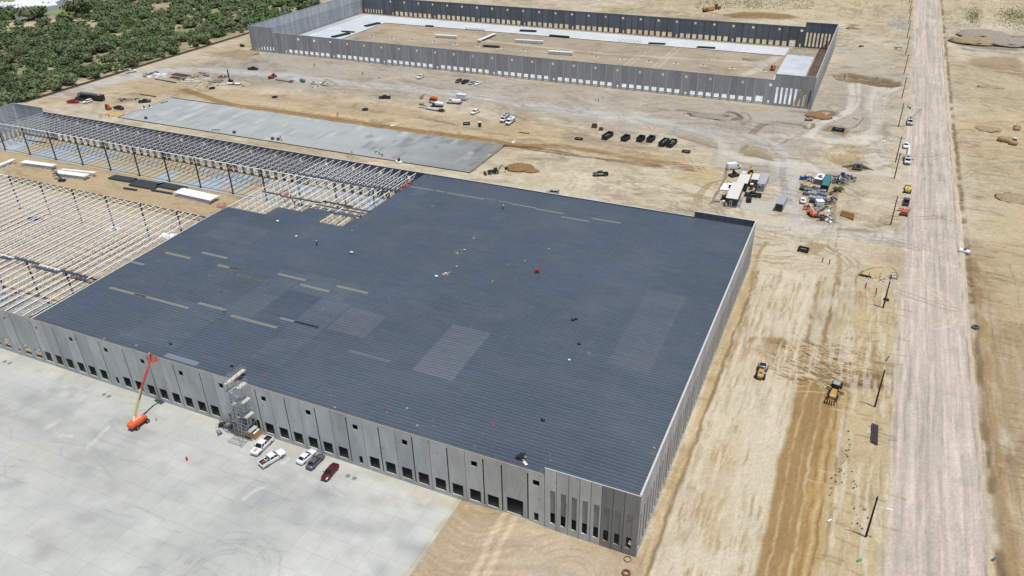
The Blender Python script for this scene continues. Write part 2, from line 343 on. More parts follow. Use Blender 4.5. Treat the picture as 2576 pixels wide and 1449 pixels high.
G.line("m300,870 m460,915 m700,920", .5, pc(120, 92, 58), .9, .3); G.line("m370,610 m460,660 m600,700", .5, pc(116, 90, 56), .9, .3)
G.area("m800,650 m900,650 m960,860 m1300,870 m1270,1000 m900,960 m800,880", pc(140, 108, 68), 1.2, .85, rag=1)
G.line("m900,960 m1150,990 m1280,985", 1.4, pc(110, 86, 60), .7, .8)
for k in range(300):
    a0 = g2.uniform(-1, 1); p = at('m', 700+g2.gauss(0, 190), 780+g2.gauss(0, 90)); an = g2.uniform(-.9, .5); L_ = g2.uniform(3, 13); cx = p.x; cy = p.y
    pl = [(cx+math.cos(an+q*a0*.08)*L_*q*.5, cy+math.sin(an+q*a0*.08)*L_*q*.5) for q in (-1, -.5, 0, .5, 1)]
    G.line(pl, .3, pc(*((220, 198, 156) if g2.random() < .5 else (122, 96, 64))), .7, .22)
for k in range(110):
    y = g2.uniform(-30, 119); x = g2.uniform(32, 41); G.line([(x, y), (x+g2.uniform(2, 6)*g2.choice((1, -1)), y+g2.uniform(-.8, .8))], .4, pc(*((148, 120, 80) if g2.random() < .6 else (220, 200, 158))), .6, .4, brk=.3)
# pad east of the near building: streaks along the grading direction
for k in range(520):
    y = g2.uniform(-60, 118); x = 3+g2.random()*17; L_ = g2.uniform(2, 15)*g2.choice((1, 1, 2.6)); G.line([(x, y), (x+g2.uniform(-.15, .15), y+L_)], g2.uniform(.15, .55), pc(*((178, 150, 106) if g2.random() < .65 else (222, 206, 172))), g2.uniform(.4, .9), .22, brk=.1, rag=.25)
G.line([(2.9, -60), (2.7, 0), (2.6, 60), (3.0, 118)], .8, pc(142, 116, 78), .85, .4, dh=-.12)
G.line([(1.6, -10), (1.5, 60), (1.5, 118)], 1.5, pc(200, 172, 122), .8, .6)
G.area([(6, 8), (12, 10), (12, 40), (7, 36)], pc(196, 170, 124), 5, .5, rag=3)
# near corner forecourt
G.area([(-36, -60), (3, -60), (2, -.1), (-36, -.1)], pc(190, 168, 134), 1, .85, rag=0)
G.area("k0,900 k400,950 k450,870 k250,810 k50,760", pc(184, 158, 118), 3, .6)
G.line("k520,880 k430,1000 k330,1200 k200,1449 k100,1700", 1.2, pc(216, 198, 162), .8, .5, pair=2.2)
G.area("k700,1120 k1000,1060 k1330,1250 k1450,1449 k900,1600 k400,1449", pc(204, 188, 158), 3, .7, rag=2)
for r0 in (3, 4.5, 6.5, 8.5, 11):
    c = at('k', 1060, 1420); G.line([(c.x+r0*math.cos(q/10), c.y+r0*.8*math.sin(q/10)) for q in range(2, 44)], .3, pc(176, 154, 118), .7, .3, brk=.15)
G.line("k800,985 k1100,1075 k1500,1220 k1700,1330", 1.6, pc(186, 156, 112), .7, .8)
G.H += np.exp(-(((X+24.2)/5)**2+((Y+2)/5)**2))*.85*(Y < .3)
# -- far piles, pits, stains
G.area("d800,690 d880,680 d1200,700 d1420,740 d1450,790 d1350,810 d1100,770 d880,740", pc(128, 106, 78), 2, .95, dh=-2.2, rag=.5)
G.area("d780,690 d950,672 d1200,700 d1000,730", pc(150, 128, 98), 2, .8, rag=.5)
G.area("d2070,540 d2200,510 d2500,520 d2571,600 d2571,700 d2300,650 d2100,590", pc(162, 140, 106), 4, .75, dh=-1, rag=2)
G.line("d2180,620 d2400,640 d2571,660", 2, pc(214, 190, 146), .8, 1)
G.area("a1900,500 a2200,460 a2350,500 a2300,540 a2400,570 a2000,530", pc(160, 138, 108), 4, .7, dh=.6)
G.area("c1960,1060 c2250,1060 c2350,1090 c2280,1115 c2050,1090", pc(128, 112, 92), 3, .8, dh=.3)
G.area("d250,1110 d500,1120 d560,1180 d450,1180", pc(140, 124, 104), 3, .7)
G.area("d900,210 d1050,230 d980,245", pc(140, 118, 92), 3, .8); G.area("h760,230 h1000,180 h1200,230 h1220,380 h1000,400 h800,300", pc(178, 150, 108), 3, .8, dh=-.8)
G.area("h500,480 h480,560 h520,800 h700,900 h820,820 h860,600 h1000,460 h700,430", pc(186, 162, 118), 3, .8)
G.line("h1010,460 h880,560 h830,700 h810,850", 1.2, pc(150, 124, 84), .8, .8, dh=.5)
G.line("h200,1060 h120,1200 h60,1449", 1.3, pc(170, 140, 94), .8, .6); G.line("h600,1070 h780,1110 h870,1230 h850,1449", 1.5, pc(166, 136, 92), .7, 1)
G.area("h480,1100 h600,1070 h780,1090 h600,1160", pc(168, 138, 96), 2, .7)
G.area("h1030,1400 h1120,1310 h1300,1280 h1400,1340 h1360,1449", pc(206, 184, 138), 2, .7)
G.line("h1010,1449 h1060,1350 h1200,1290 h1360,1300 h1410,1380", .5, pc(146, 118, 76), .8, .4)
G.line("h0,560 h60,420 h0,740 h0,800", .1, BRN, .1); G.line("P490,250 P440,540 P230,900 P0,1300", .9, pc(132, 108, 74), .85, .5, dh=.3)
for k in range(7): G.line([(p[0]+k*1.1, p[1]-k*1.7) for p in pts("P40,600 P200,640 P330,600 P420,460 P380,380")], .45, pc(160, 136, 96), .55, .4)
for k in range(620):                                   # curved ruts all over the working area
    q = g2.choice('bcgggdddhhh'); p = at(q, g2.uniform(0, 2500), g2.uniform(700 if q in 'bc' else 150, 1400))
    if p.x > 40 or (p.x < 3 and p.y < 122) or (280 < p.y < 412 and p.x < 3) or p.y < 60: continue
    an = g2.uniform(0, 3.14) if g2.random() < .4 else g2.gauss(0, .3); cv = g2.gauss(0, .05); L_ = g2.uniform(10, 45); P_ = []; x_, y_ = p.x, p.y
    for _ in range(12): P_.append((x_, y_)); x_ += math.cos(an)*L_/12; y_ += math.sin(an)*L_/12; an += cv*L_/12
    c = (150, 132, 102) if g2.random() < .55 else (222, 208, 178)
    G.line(P_, .5, pc(*c), g2.uniform(.3, .7), .5, pair=2.1, brk=.22)
# traced ruts, haul curves and spoil round the junction
G.area("A640,120 A760,120 A900,170 A1080,180 A1060,420 A960,580 A700,640 A560,600 A580,440 A560,330", pc(182, 172, 152), 5, .8, rag=3)
G.area("B300,60 B1400,60 B1400,420 B1200,480 B900,360 B600,300 B200,200", pc(184, 174, 155), 6, .75, rag=3)
GVL = pc(200, 194, 180); PAL = pc(216, 207, 186); DK1 = pc(134, 118, 94); DK2_ = pc(150, 136, 114)
G.line("A860,170 A870,260 A850,350 A780,420 A640,470 A560,540 A500,600", 3.2, PAL, .85, 1.5); G.line("A920,160 A920,300 A860,390 A740,430 A620,480", 1.4, PAL, .8, .8)
G.line("A1100,180 A1070,300 A1030,420 A1000,560 A1010,680 A1060,819", 8, PAL, .8, 3); G.line("A1020,560 A880,610 A740,630 A560,600 A400,590 A200,580 A0,600", 5, PAL, .75, 2)
G.line("A1110,240 A1200,215 A1270,190", 2, PAL, .7, 1); G.line("A1130,270 A1290,200", .7, DK2_, .7, .4, pair=1.8)
for d_ in (0, 14, 30, 44): G.line("A%d,760 A%d,660 A%d,570 A%d,500 A%d,440" % (360-d_, 300-d_, 440+d_, 560+d_, 800+d_), .6, DK2_, .5, .5, brk=.2, rag=.5)
for d_ in (0, 16, 34, 50, 70): G.line("A%d,200 A%d,330 A%d,460 A%d,600 A%d,760" % (1080+d_, 1040+d_, 1020+d_, 1000+d_, 1090+d_), .6, pc(168, 156, 134), .6, .4, brk=.2, rag=.4)
G.line("A220,465 A340,480 A470,500 A500,525 A555,500 A545,480", 1.6, DK1, .9, .7, dh=-.7); G.line("A230,485 A350,505 A460,520", 2.2, pc(160, 150, 132), .7, 1)
G.line("A530,400 A620,390 A700,395 A715,410 A640,440 A540,430", 2.6, pc(124, 104, 78), .85, 1, dh=.4); G.line("A380,385 A520,395 A525,375", 3, pc(140, 126, 106), .7, 1.5); G.line("A0,370 A80,380 A165,370", 2.6, pc(192, 164, 108), .8, 1.3)
G.area("A690,500 A820,510 A880,560 A840,585 A730,570 A640,540", pc(148, 124, 90), 2, .85, dh=-.5); G.line("A690,505 A760,495 A830,520 A920,490 A960,430", .8, DK1, .85, .5)
for k in range(7): G.line("A%d,560 A%d,530 A%d,460 A%d,400" % (850+k*12, 920+k*12, 960+k*9, 940+k*10), .5, pc(156, 142, 118), .6, .4, rag=.4)
for rr in (0, 10, 20): G.line("A%d,350 A720,%d A%d,360 A720,%d A%d,355" % (680-rr, 335-rr//2, 800+rr, 380+rr//2, 682-rr), .6, DK2_, .6, .4)
G.area("A1110,500 A1170,480 A1200,560 A1140,640 A1110,580", pc(160, 148, 128), 3, .8); G.area("A920,330 A960,320 A980,400 A940,380", pc(158, 150, 136), 2, .7)
G.area("A0,660 A80,670 A200,740 A250,780 A150,760 A0,735", pc(176, 160, 130), 2, .8); G.line("A0,735 A80,735 A160,755 A250,785", 1.0, DK1, .85, .5, dh=-.3); G.line("A60,665 A150,690 A240,740", .7, DK2_, .7, .4)
G.area("A470,720 A500,680 A560,690 A600,740 A520,760", pc(170, 156, 132), 3, .6)
for k in range(5): G.line("A%d,760 A%d,690 A%d,650 A%d,630" % (300+k*16, 330+k*22, 420+k*22, 560+k*22), .6, pc(170, 162, 146), .7, .5, brk=.15)
for k in range(6): G.line("A%d,819 A%d,720 A%d,690" % (690+k*60, 660+k*60, 740+k*60), .6, pc(170, 146, 104), .6, .5, brk=.2)
G.line("B340,75 B450,85 B520,100 B640,115 B760,120", 2.0, pc(130, 112, 88), .9, 1, dh=.6); G.line("B760,90 B820,105 B850,140 B790,150", 2.6, pc(118, 100, 76), .9, 1, dh=.6); G.line("B520,115 B640,130 B750,130", 1.6, pc(108, 92, 70), .9, .8, dh=.5)
for k in range(6): G.line("B%d,260 B%d,210 B%d,180" % (910+k*12, 970+k*12, 1020+k*12), .7, pc(146, 128, 100), .75, .4)
for k in range(4): G.line("B%d,410 B%d,375 B%d,350" % (835+k*12, 860+k*12, 890+k*8), .7, pc(150, 134, 108), .75, .4)
for rr in range(4): G.line("B%d,%d B%d,%d B%d,%d B%d,%d" % (860, 165+rr*8, 920+rr*6, 140+rr*4, 900, 100-rr*3, 850, 92), .6, DK2_, .7, .4)
G.area("B880,400 B1000,380 B1140,450 B1130,475 B1000,455 B890,425", pc(164, 146, 116), 2, .85); G.line("B890,425 B960,430 B1030,455 B1130,475", 1.2, DK1, .85, .5, dh=-.3)
G.line("B0,80 B200,150 B400,210 B560,260 B660,300 B720,360", 4.5, GVL, .8, 2); G.line("B0,140 B300,230 B420,240 B600,300", 2.5, pc(178, 170, 152), .7, 1.5); G.line("B640,240 B820,260 B1000,300 B1100,350 B1180,430 B1220,540 B1240,700 B1280,819", 6.5, GVL, .8, 2.5)
for d_ in (-22, -12, 0, 12, 24): G.line("B%d,%d B%d,%d B%d,%d B1%d,460 B1%d,620 B1%d,800" % (620, 235+d_, 840, 262+d_, 1010-d_, 310+d_, 180+d_, 190+d_, 240+d_), .6, pc(166, 158, 142), .75, .4, brk=.25, rag=.4)
for d_ in (-20, -6, 8, 22): G.line("B%d,%d B%d,%d B%d,%d B%d,%d" % (300, 190+d_, 520, 250+d_, 650-d_, 330, 640+d_*2, 480), .6, pc(168, 156, 134), .7, .4, brk=.25, rag=.4)
G.line("B720,330 B700,420 B690,520", 4, pc(206, 196, 172), .6, 2); G.line("B760,420 B900,470 B1160,500 B1433,530", 6, PAL, .7, 2.5)
G.area("B330,270 B460,270 B620,330 B660,370 B600,375 B450,310", pc(170, 152, 122), 2.5, .75, rag=1)
for k in range(12): G.line("B%d,%d B%d,%d" % (330+k*26, 275+k*8, 380+k*26, 300+k*7), .6, pc(134, 114, 86), .7, .4)
G.line("B0,210 B40,215 B150,240", .8, DK2_, .6, .5); G.line("C1040,150 C1150,170 C1250,190", .5, DK2_, .5, .4)
G.area("C930,170 C1060,160 C1300,230 C1456,240 C1456,260 C1200,240 C960,200", pc(170, 154, 128), 2.5, .7, rag=1.5)
for k in range(22): x_ = 800+k*26; G.line("C%d,%d C%d,%d C%d,%d" % (x_, 150+k*2, x_+18, 170+k*2, x_+60, 186+k*2), .6, pc(140, 124, 98), .6, .4, brk=.2)
for k in range(9): G.line("C%d,%d C%d,%d C%d,%d" % (170+k*22, 60+k*6, 210+k*26, 90+k*5, 330+k*30, 80+k*10), .6, pc(134, 108, 72), .65, .4, brk=.25)
for k in range(8): G.line("C%d,%d C%d,%d C%d,%d" % (560+k*40, 165+k*6, 640+k*40, 172+k*6, 700+k*44, 190+k*6), .5, pc(158, 138, 104), .6, .4, brk=.2)
for k in range(14): G.line("C%d,%d C%d,%d C%d,%d" % (720+k*44, 300+(k*37)%120, 860+k*44, 280+(k*31)%120, 1000+k*40, 300+(k*23)%130), .5, pc(186, 166, 128), .55, .4, brk=.15)
G.line("B230,560 B360,580 B480,590 B600,560", 1.0, pc(190, 160, 106), .7, .6); G.area("B280,600 B560,560 B650,560 B640,640 B500,640 B300,650", pc(202, 178, 124), 4, .7)
for k in range(5): G.line("B%d,819 B%d,740 B%d,660 B%d,640" % (470+k*14, 500+k*14, 590+k*10, 690), .5, pc(160, 134, 90), .65, .4)
G.line("C640,228 C800,250 C1000,280 C1200,300 C1456,335", 1.3, pc(88, 68, 44), .8, .6, dh=-.6)
for k in range(46):                                    # windrows and spoil at the junction; dark strokes also paint relief shading
    q_, xa, xb, ya, yb = g2.choice((('h', 500, 1350, 450, 1000), ('d', 700, 1400, 350, 1449), ('h', 0, 1300, 60, 420), ('d', 0, 900, 1050, 1449), ('c', 200, 2500, 850, 1250), ('b', 300, 2500, 600, 900)))
    p = at(q_, g2.uniform(xa, xb), g2.uniform(ya, yb)); an = g2.gauss(.1, .5) if q_ in 'bc' else g2.uniform(0, 3); L_ = g2.uniform(6, 22); w_ = g2.uniform(1, 3); cv = g2.gauss(0, .12); P_ = []; x_, y_ = p.x, p.y
    if 284 < p.y < 411 and p.x < 2 or p.x > 40: continue
    for _ in range(8): P_.append((x_, y_)); x_ += math.cos(an)*L_/8; y_ += math.sin(an)*L_/8; an += cv
    G.line(P_, w_, pc(*g2.choice(((142, 126, 102), (150, 132, 104), (220, 206, 176), (168, 156, 136)))), g2.uniform(.35, .75), w_*.6, dh=g2.uniform(.1, .6), rag=.8, brk=.25)
for k in range(26): G.line(pts("b%d,%d b%d,%d b%d,%d" % (200+k*60, 860+k*6, 350+k*62, 910+k*8, 520+k*60, 890+k*9)), .6, pc(158, 130, 88), .5, .5, brk=.3)
# graded and driven-over surface: long drag marks, crusts and ruts
wx = X+(NA.fbm(X, Y, 30, 3)-.5)*22; wy = Y+(NB.fbm(X, Y, 30, 3)-.5)*22
def ridge(a, b_, p_): return (1-np.abs(2*NC.one(a, b_)-1))**p_
east = 1/(1+np.exp(-(X-1)/1.5))*(Y < 122); onroad = ((X > RX0-.5)&(X < RX1+.5))
al = ridge(wx/14, wy/1.5, 5)*.5+ridge(wx/7+40, wy/.9+9, 6)*.35+ridge((wx+wy)/3+5, (wx-wy)/11, 7)*.4
ay = ridge(X/1.3, Y/13, 5)*.4+ridge(X/.8+50, Y/6, 6)*.35
msk = np.clip((NA.fbm(X, Y, 18, 3)-.40)*4, .15, 1)
t = (al*(1-east)+ay*east)*msk*np.where(onroad, .15, 1)*np.where(ins, .8, 1)*np.where((X > -40)&(X < 3)&(Y < .2), .35, 1)
G.C *= (1-.50*t)[..., None]
cr = np.clip((NC.fbm(X/.8, Y/7, 1, 3)-.56)*14, 0, 1)*np.clip((NA.fbm(X, Y, 14, 3)-.42)*5, .1, 1)*ay*0+np.clip((NC.fbm(X/.7, Y/8, 1, 3)-.57)*16, 0, 1)*np.clip((NA.fbm(X/1.5, Y/3, 9, 3)-.44)*6, 0, 1)
cw = np.clip((NC.fbm(wx/7, wy/1.0, 1, 3)-.57)*14, 0, 1)*np.clip((NB.fbm(X/2, Y, 14, 3)-.45)*6, 0, 1)
lanez = (X > 20.2)&(X < 31)&(Y < 70); fore = (X > -40)&(X < 3)&(Y < .2)
crust = np.where(onroad|ins|lanez, 0, cr*east*.9+cw*(1-east)*np.where(fore, .3, 1)); G.C += (np.array(pc(158, 136, 100), np.float32)-G.C)*(crust*.6)[..., None]
cl_ = np.clip((NA.fbm(X/.9+31, Y/9, 1, 3)-.58)*14, 0, 1)*east*(~onroad)*(~lanez)*np.where(X > 60, .3, 1); G.C += (np.array(pc(226, 214, 186), np.float32)-G.C)*(cl_*.45)[..., None]
rk = np.clip((NC.fbm(X/.55, Y/16, 1, 3)-.55)*12, 0, 1)*onroad; G.C *= (1-.20*rk*np.clip((NA.fbm(X/2, Y/10, 3)-.35)*4, 0, 1))[..., None]
rk = np.clip((NB.fbm(X/.6, Y/20, 1, 3)-.56)*12, 0, 1)*onroad; G.C *= (1+.15*rk)[..., None]
bz = (X < -371)&(Y > 120); ol = np.clip((NB.fbm(X, Y, 14, 4)-.36)*5, 0, 1)*bz; G.C += (np.array(pc(142, 140, 98), np.float32)-G.C)*(ol*.85)[..., None]
lt = ridge(wx/10+77, wy/1.1+30, 8)*(1-east)*np.clip((NB.fbm(X, Y, 25, 3)-.45)*4, 0, 1)*np.where(onroad|ins, .1, 1)
G.C *= (1+.24*lt)[..., None]
gr = RNG.random(X.shape).astype(np.float32); G.C *= (1+(gr-.5)*.22)[..., None]
rel = (NB.fbm(X, Y, 6, 4)-.5)*.8-t*.2
free = (~ins)&((X > 62)|(X < 40))&~((X < -34)&(Y > -70)&(Y < 1))&~((Y > 150)&(Y < 196)&(X > -308)&(X < -105))&~((Y > 284)&(Y < 411)&(X < 2)&(X > -334))
lane = np.where(X < 22, .12, 1.0); lane = np.where((Y > 124)&(X > 0)&(X < 40), 1.5, lane)
G.H += rel*free*lane
G.C *= np.array([.985, 1.0, 1.075], np.float32)
G.H[(X < -35.5)&(Y < .4)&(Y > -75)&(X > -345)] = -.1
G.H[(X > -304)&(X < -112)&(Y > 155)&(Y < 190.5)] -= .1
G.area("N1200,60 N1900,40 N2400,90 N1700,200 N1350,230 N1250,120", pc(168, 154, 146), 4, 1)
G.area("N1180,330 N1700,240 N1720,340 N1500,390 N700,540 N350,640 N300,520 N700,420", pc(132, 128, 122), 4, .9)
G.area("N1200,250 N1650,230 N1650,310 N1220,340", pc(150, 160, 84), 3, .8)
G.line("N380,740 N1000,570 N1500,450 N1900,390 N2250,310 N2700,170 b-150,60", 3.2, pc(216, 198, 160), .9, 1.5)
GROUND = G.build('ground', sheet_mat('soil', layers=((.35, .05), (1.6, .07), (5, .05)), bump=.5))
del X, Y
# ---------------- concrete yard ----------------
Yd = Sheet(list(np.arange(-345, -190, 2.))+list(np.arange(-190, -35.7, .35)), np.append(np.arange(-75, -.2, .35), -.02), pc(202, 202, 194))
X, Y = Yd.X, Yd.Y
Yd.C *= 1+(NA.fbm(X, Y, 25)[..., None]-.5)*.45+(NB.fbm(X/2.5, Y, 5)[..., None]-.5)*.25+(NC.fbm(X, Y, 1.6)[..., None]-.5)*.08
def yl(P, w, c, a, soft=1., brk=0, rag=.6, pair=0): Yd.line(P, w, pc(*c), a, soft, brk=brk, rag=rag, pair=pair)
yl("i-200,980 i400,1190 i1000,1449 j600,1100", 2, (170, 166, 158), .0)
Yd.area([(-345, -80), (-190, -80), (-130, -35), (-118, -22), (-170, -14), (-345, -12)], pc(200, 196, 186), 3, .5, rag=3)
for (a, b_, w_, al) in (("i700,730 i700,900 i300,1000 i0,1080", 0, 7, .35), ("i1250,1130 i1000,1250 i900,1400", 0, 5, .3), ("j100,1449 j300,1300 j420,1050", 0, 5, .3), ("j900,1330 j600,1300 j350,1449", 0, 6, .25), ("i400,1160 i900,1000 i1180,870", 0, 6, .25)):
    yl(a, w_, (160, 162, 160), al, 3, brk=.2)
for a in ("i420,1255 i560,1170", "i360,825 i480,750", "i800,1449 i1000,1240", "j150,1440 j330,1310", "j470,1110 j540,1070", "k-500,900 k-350,840", "i500,1280 i650,1330", "i170,760 i250,700"): yl(a, .9, (222, 222, 215), .8, .4, brk=.15)
for rr in (5.2, 6.0, 7.6, 8.4, 10.2):
    c = at('D', 560, 1445); Yd.line([(c.x+rr*math.cos(q/12), c.y+rr*math.sin(q/12)*.95) for q in range(-6, 40)], .22, pc(140, 140, 138), .5, .25, brk=.2)
for a in ("k0,830 k-300,690 j1700,1200", "j1750,1330 j1690,1390", "j1440,1230 j1380,1260", "i1550,1030 i1640,1060"): yl(a, 1.6, (206, 180, 140), .5, 1.5, brk=.25)
for k in range(110):
    x = g2.uniform(-185, -45); y = g2.uniform(-55, -2); Yd.line([(x, y), (x+g2.uniform(-12, 12), y+g2.uniform(-3, 3))], .25, pc(*((150, 152, 150) if g2.random() < .7 else (214, 212, 204))), .5, .3, brk=.25)
for k in range(90):
    x = g2.uniform(-185, -40); y = g2.uniform(-45, -2); Yd.line([(x, y), (x+g2.uniform(-3, 3), y+g2.uniform(-3, 3))], g2.uniform(1, 4), pc(*g2.choice(((168, 170, 168), (204, 203, 196), (180, 176, 168)))), .55, 2, brk=.2)
Yd.line([(-35.9, 0), (-36.1, -20), (-36.4, -60)], 1.6, pc(200, 182, 150), .8, 1.2, rag=.9, brk=.3)
Yd.line([(-180, -1.2), (-100, -.9), (-36, -1.0)], 1.4, pc(206, 194, 166), .55, 1.2, rag=.9, brk=.25)
for k in range(30): x = g2.uniform(-185, -40); y = g2.uniform(-50, -4); Yd.line([(x, y), (x+g2.uniform(8, 22), y+g2.uniform(2, 9))], g2.uniform(1.2, 3.4), pc(*g2.choice(((176, 180, 180), (214, 213, 206), (164, 168, 169)))), .35, 2.5, brk=.25)
for q_ in ("k-300,1300 k-420,1100 k-430,950", "k-150,1449 k-260,1250", "i300,1000 i560,900 i760,960 i700,1080", "j300,1449 j420,1300 j560,1230", "j1000,1449 j900,1380", "i1100,1449 i1250,1330 i1400,1300"): yl(q_, 4.5, (160, 164, 166), .3, 3.5, brk=.2)
YARD = Yd.build('concrete_yard', sheet_mat('yard_concrete', .8, ((.5, .05), (3, .05)), slabs=(4.6, 4.6), bump=.1), z=.004)
# ---------------- casting slab ----------------
Cs = Sheet(np.arange(-303, -113.4, .8), np.arange(155.8, 189.8, .8), pc(180, 183, 180)); X, Y = Cs.X, Cs.Y
Cs.C *= (1+(NA.fbm(X/3, Y, 6)[..., None]-.5)*.25)
Cs.C *= 1-.34*np.clip((X[..., None]+172)/50, 0, 1)
for k in range(120):
    x = -300+g2.random()*185; y = g2.uniform(157, 188); dk = (120, 122, 122) if x > -185 else (160, 163, 164)
    Cs.line([(x, y), (x+g2.uniform(-1, 1), y+g2.uniform(3, 14))], g2.uniform(.8, 4), pc(*(dk if g2.random() < .6 else (206, 208, 205))), .5, .6, brk=.2)
for k in range(20): x = -150+k*1.8; Cs.line([(x, 157), (x+1, 188)], .4, pc(128, 130, 132), .45, .4, brk=.1)
SLAB = Cs.build('casting_slab', sheet_mat('slab_concrete', .8, ((.6, .06),), bump=.1), z=.15)
mb = MB(); mb.box(-303.2, -113.3, 155.5, 155.7, -.1, .22); mb.box(-303.2, -113.3, 189.9, 190.15, -.1, .24); mb.box(-303.2, -303, 155.7, 189.9, -.1, .22); mb.box(-113.5, -113.3, 155.7, 189.9, -.1, .22)
tag(mb.build('slab_edge_form', mat('form_dark', pc(80, 72, 62), .9)), kind='structure')
# ---------------- interior floor slabs ----------------
def floor_slab(name, x0, x1, y0, y1, z, col, stain=None, sp=.8):
    S_ = Sheet(np.append(np.arange(x0, x1, sp), x1), np.append(np.arange(y0, y1, sp), y1), pc(*col)); X, Y = S_.X, S_.Y
    S_.C *= 1+(NB.fbm(X, Y, 7)[..., None]-.5)*.25
    if stain: S_.C += (np.array(pc(*stain))-S_.C)*np.clip((NA.fbm(X, Y, 13)[..., None]-.40)*5, 0, .85)
    return S_.build(name, MATS.get('slab_i') or MATS.setdefault('slab_i', sheet_mat('floor_concrete', .8, ((.7, .07),), slabs=(4, 4), bump=.05)), z=z)
floor_slab('floor_slab', -321, -1, 101, 118.5, 1.12, (176, 188, 196), (196, 178, 140))
floor_slab('floor_slab', -321, -1, 2, 19.5, 1.12, (170, 172, 168), (150, 138, 118))
floor_slab('floor_slab', -331, -25, 384, 404, .3, (222, 225, 226))
floor_slab('floor_slab', -331, -297, 305.5, 384, .3, (214, 219, 222))
floor_slab('floor_slab', -24, -9, 305.5, 387, .3, (214, 218, 220), (196, 205, 212))
floor_slab('floor_slab', -331, -9, 289, 305.5, .3, (222, 225, 226))
del X, Y
# ================= tilt-up concrete buildings =================
def conc(name, rgb, var=.14, stain=.55):
    m = mat(name, rgb, .85, 0, var, .35, streak=(1, 1, .35), var2=.06, scale2=3, spec=.2)
    nt = m.node_tree; N = nt.nodes; L = nt.links; p = N['Principled BSDF']; last = p.inputs['Base Color'].links[0].from_socket
    g = N.new('ShaderNodeNewGeometry'); mp = N.new('ShaderNodeMapping'); mp.inputs['Scale'].default_value = (1, 1, .55); L.new(g.outputs['Position'], mp.inputs[0])
    n = N.new('ShaderNodeTexNoise'); n.inputs['Scale'].default_value = .9; n.inputs['Detail'].default_value = 6; n.inputs['Roughness'].default_value = .75; L.new(mp.outputs[0], n.inputs[0])
    r = N.new('ShaderNodeMapRange'); r.inputs[1].default_value = .60; r.inputs[2].default_value = .68; r.inputs[3].default_value = 1; r.inputs[4].default_value = stain; L.new(n.outputs['Fac'], r.inputs[0])
    x = N.new('ShaderNodeMix'); x.data_type = 'RGBA'; x.blend_type = 'MULTIPLY'; x.inputs[0].default_value = 1; L.new(last, x.inputs[6]); L.new(r.outputs[0], x.inputs[7]); L.new(x.outputs[2], p.inputs['Base Color'])
    oi = N.new('ShaderNodeObjectInfo'); r3 = N.new('ShaderNodeMapRange'); r3.inputs[3].default_value = .84; r3.inputs[4].default_value = 1.08; L.new(oi.outputs['Random'], r3.inputs[0])
    x3 = N.new('ShaderNodeMix'); x3.data_type = 'RGBA'; x3.blend_type = 'MULTIPLY'; x3.inputs[0].default_value = 1; L.new(x.outputs[2], x3.inputs[6]); L.new(r3.outputs[0], x3.inputs[7]); L.new(x3.outputs[2], p.inputs['Base Color'])
    return m
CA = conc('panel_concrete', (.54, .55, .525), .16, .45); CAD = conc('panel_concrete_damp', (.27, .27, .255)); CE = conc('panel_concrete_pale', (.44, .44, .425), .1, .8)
CB = conc('panel_concrete_dark', (.40, .405, .405), .12, .6); CBE = conc('panel_concrete_bright', (.42, .43, .435), .1, .8); CBN = conc('panel_concrete_shaded', (.17, .18, .195), .1, .8)  # CBN: far walls' shade painted into the concrete colour
CBL = conc('panel_concrete_blue', (.42, .445, .47), .12, .8)
JD = mat('joint_dark', (.035, .033, .03), .9); JL = mat('joint_pale', (.62, .61, .58), .9); CAP = mat('cap_concrete', (.5, .5, .48), .9); LUM = mat('edge_lumber', (.36, .27, .19), .9)
BRC = mat('brace_steel', (.06, .045, .04), .7); BRR = mat('brace_rust', (.11, .045, .03), .8); WHT = mat('primer_white', (.80, .80, .79), .55, var=.06); GSW = mat('primer_grey_white', (.52, .53, .53), .6, var=.06)
STL = mat('steel_dark', (.045, .05, .052), .5, var=.1); STB = mat('steel_slate', (.05, .062, .075), .5, var=.15)
def frame(o, d, n): return lambda u, v, z: (o[0]+d[0]*u+n[0]*v, o[1]+d[1]*u+n[1]*v, o[2]+z)
def panel(mb, M, u0, u1, z0, z1, holes, th=.24):
    us = sorted({u0, u1}|{h[0] for h in holes}|{h[1] for h in holes}); zs = sorted({z0, z1}|{h[2] for h in holes}|{h[3] for h in holes})
    def solid(i, j):
        if i < 0 or j < 0 or i >= len(us)-1 or j >= len(zs)-1: return False
        cu = (us[i]+us[i+1])/2; cz = (zs[j]+zs[j+1])/2
        return not any(h[0] < cu < h[1] and h[2] < cz < h[3] for h in holes)
    for i in range(len(us)-1):
        for j in range(len(zs)-1):
            if not solid(i, j): continue
            a, b_, c, d = us[i], us[i+1], zs[j], zs[j+1]
            q = lambda *P: mb.add([M(*p) for p in P], [(0, 1, 2, 3)])
            q((a, 0, c), (b_, 0, c), (b_, 0, d), (a, 0, d)); q((a, th, c), (a, th, d), (b_, th, d), (b_, th, c))
            if not solid(i-1, j): q((a, 0, c), (a, 0, d), (a, th, d), (a, th, c))
            if not solid(i+1, j): q((b_, 0, c), (b_, th, c), (b_, th, d), (b_, 0, d))
            if not solid(i, j-1): q((a, 0, c), (a, th, c), (b_, th, c), (b_, 0, c))
            if not solid(i, j+1): q((a, 0, d), (b_, 0, d), (b_, th, d), (a, th, d))
def bx(mb, M, u0, u1, v0, v1, z0, z1):
    P = [M(u, v, z) for z in (z0, z1) for u, v in ((u0, v0), (u1, v0), (u1, v1), (u0, v1))]
    mb.add(P, [(3, 2, 1, 0), (4, 5, 6, 7), (0, 1, 5, 4), (1, 2, 6, 5), (2, 3, 7, 6), (3, 0, 4, 7)])
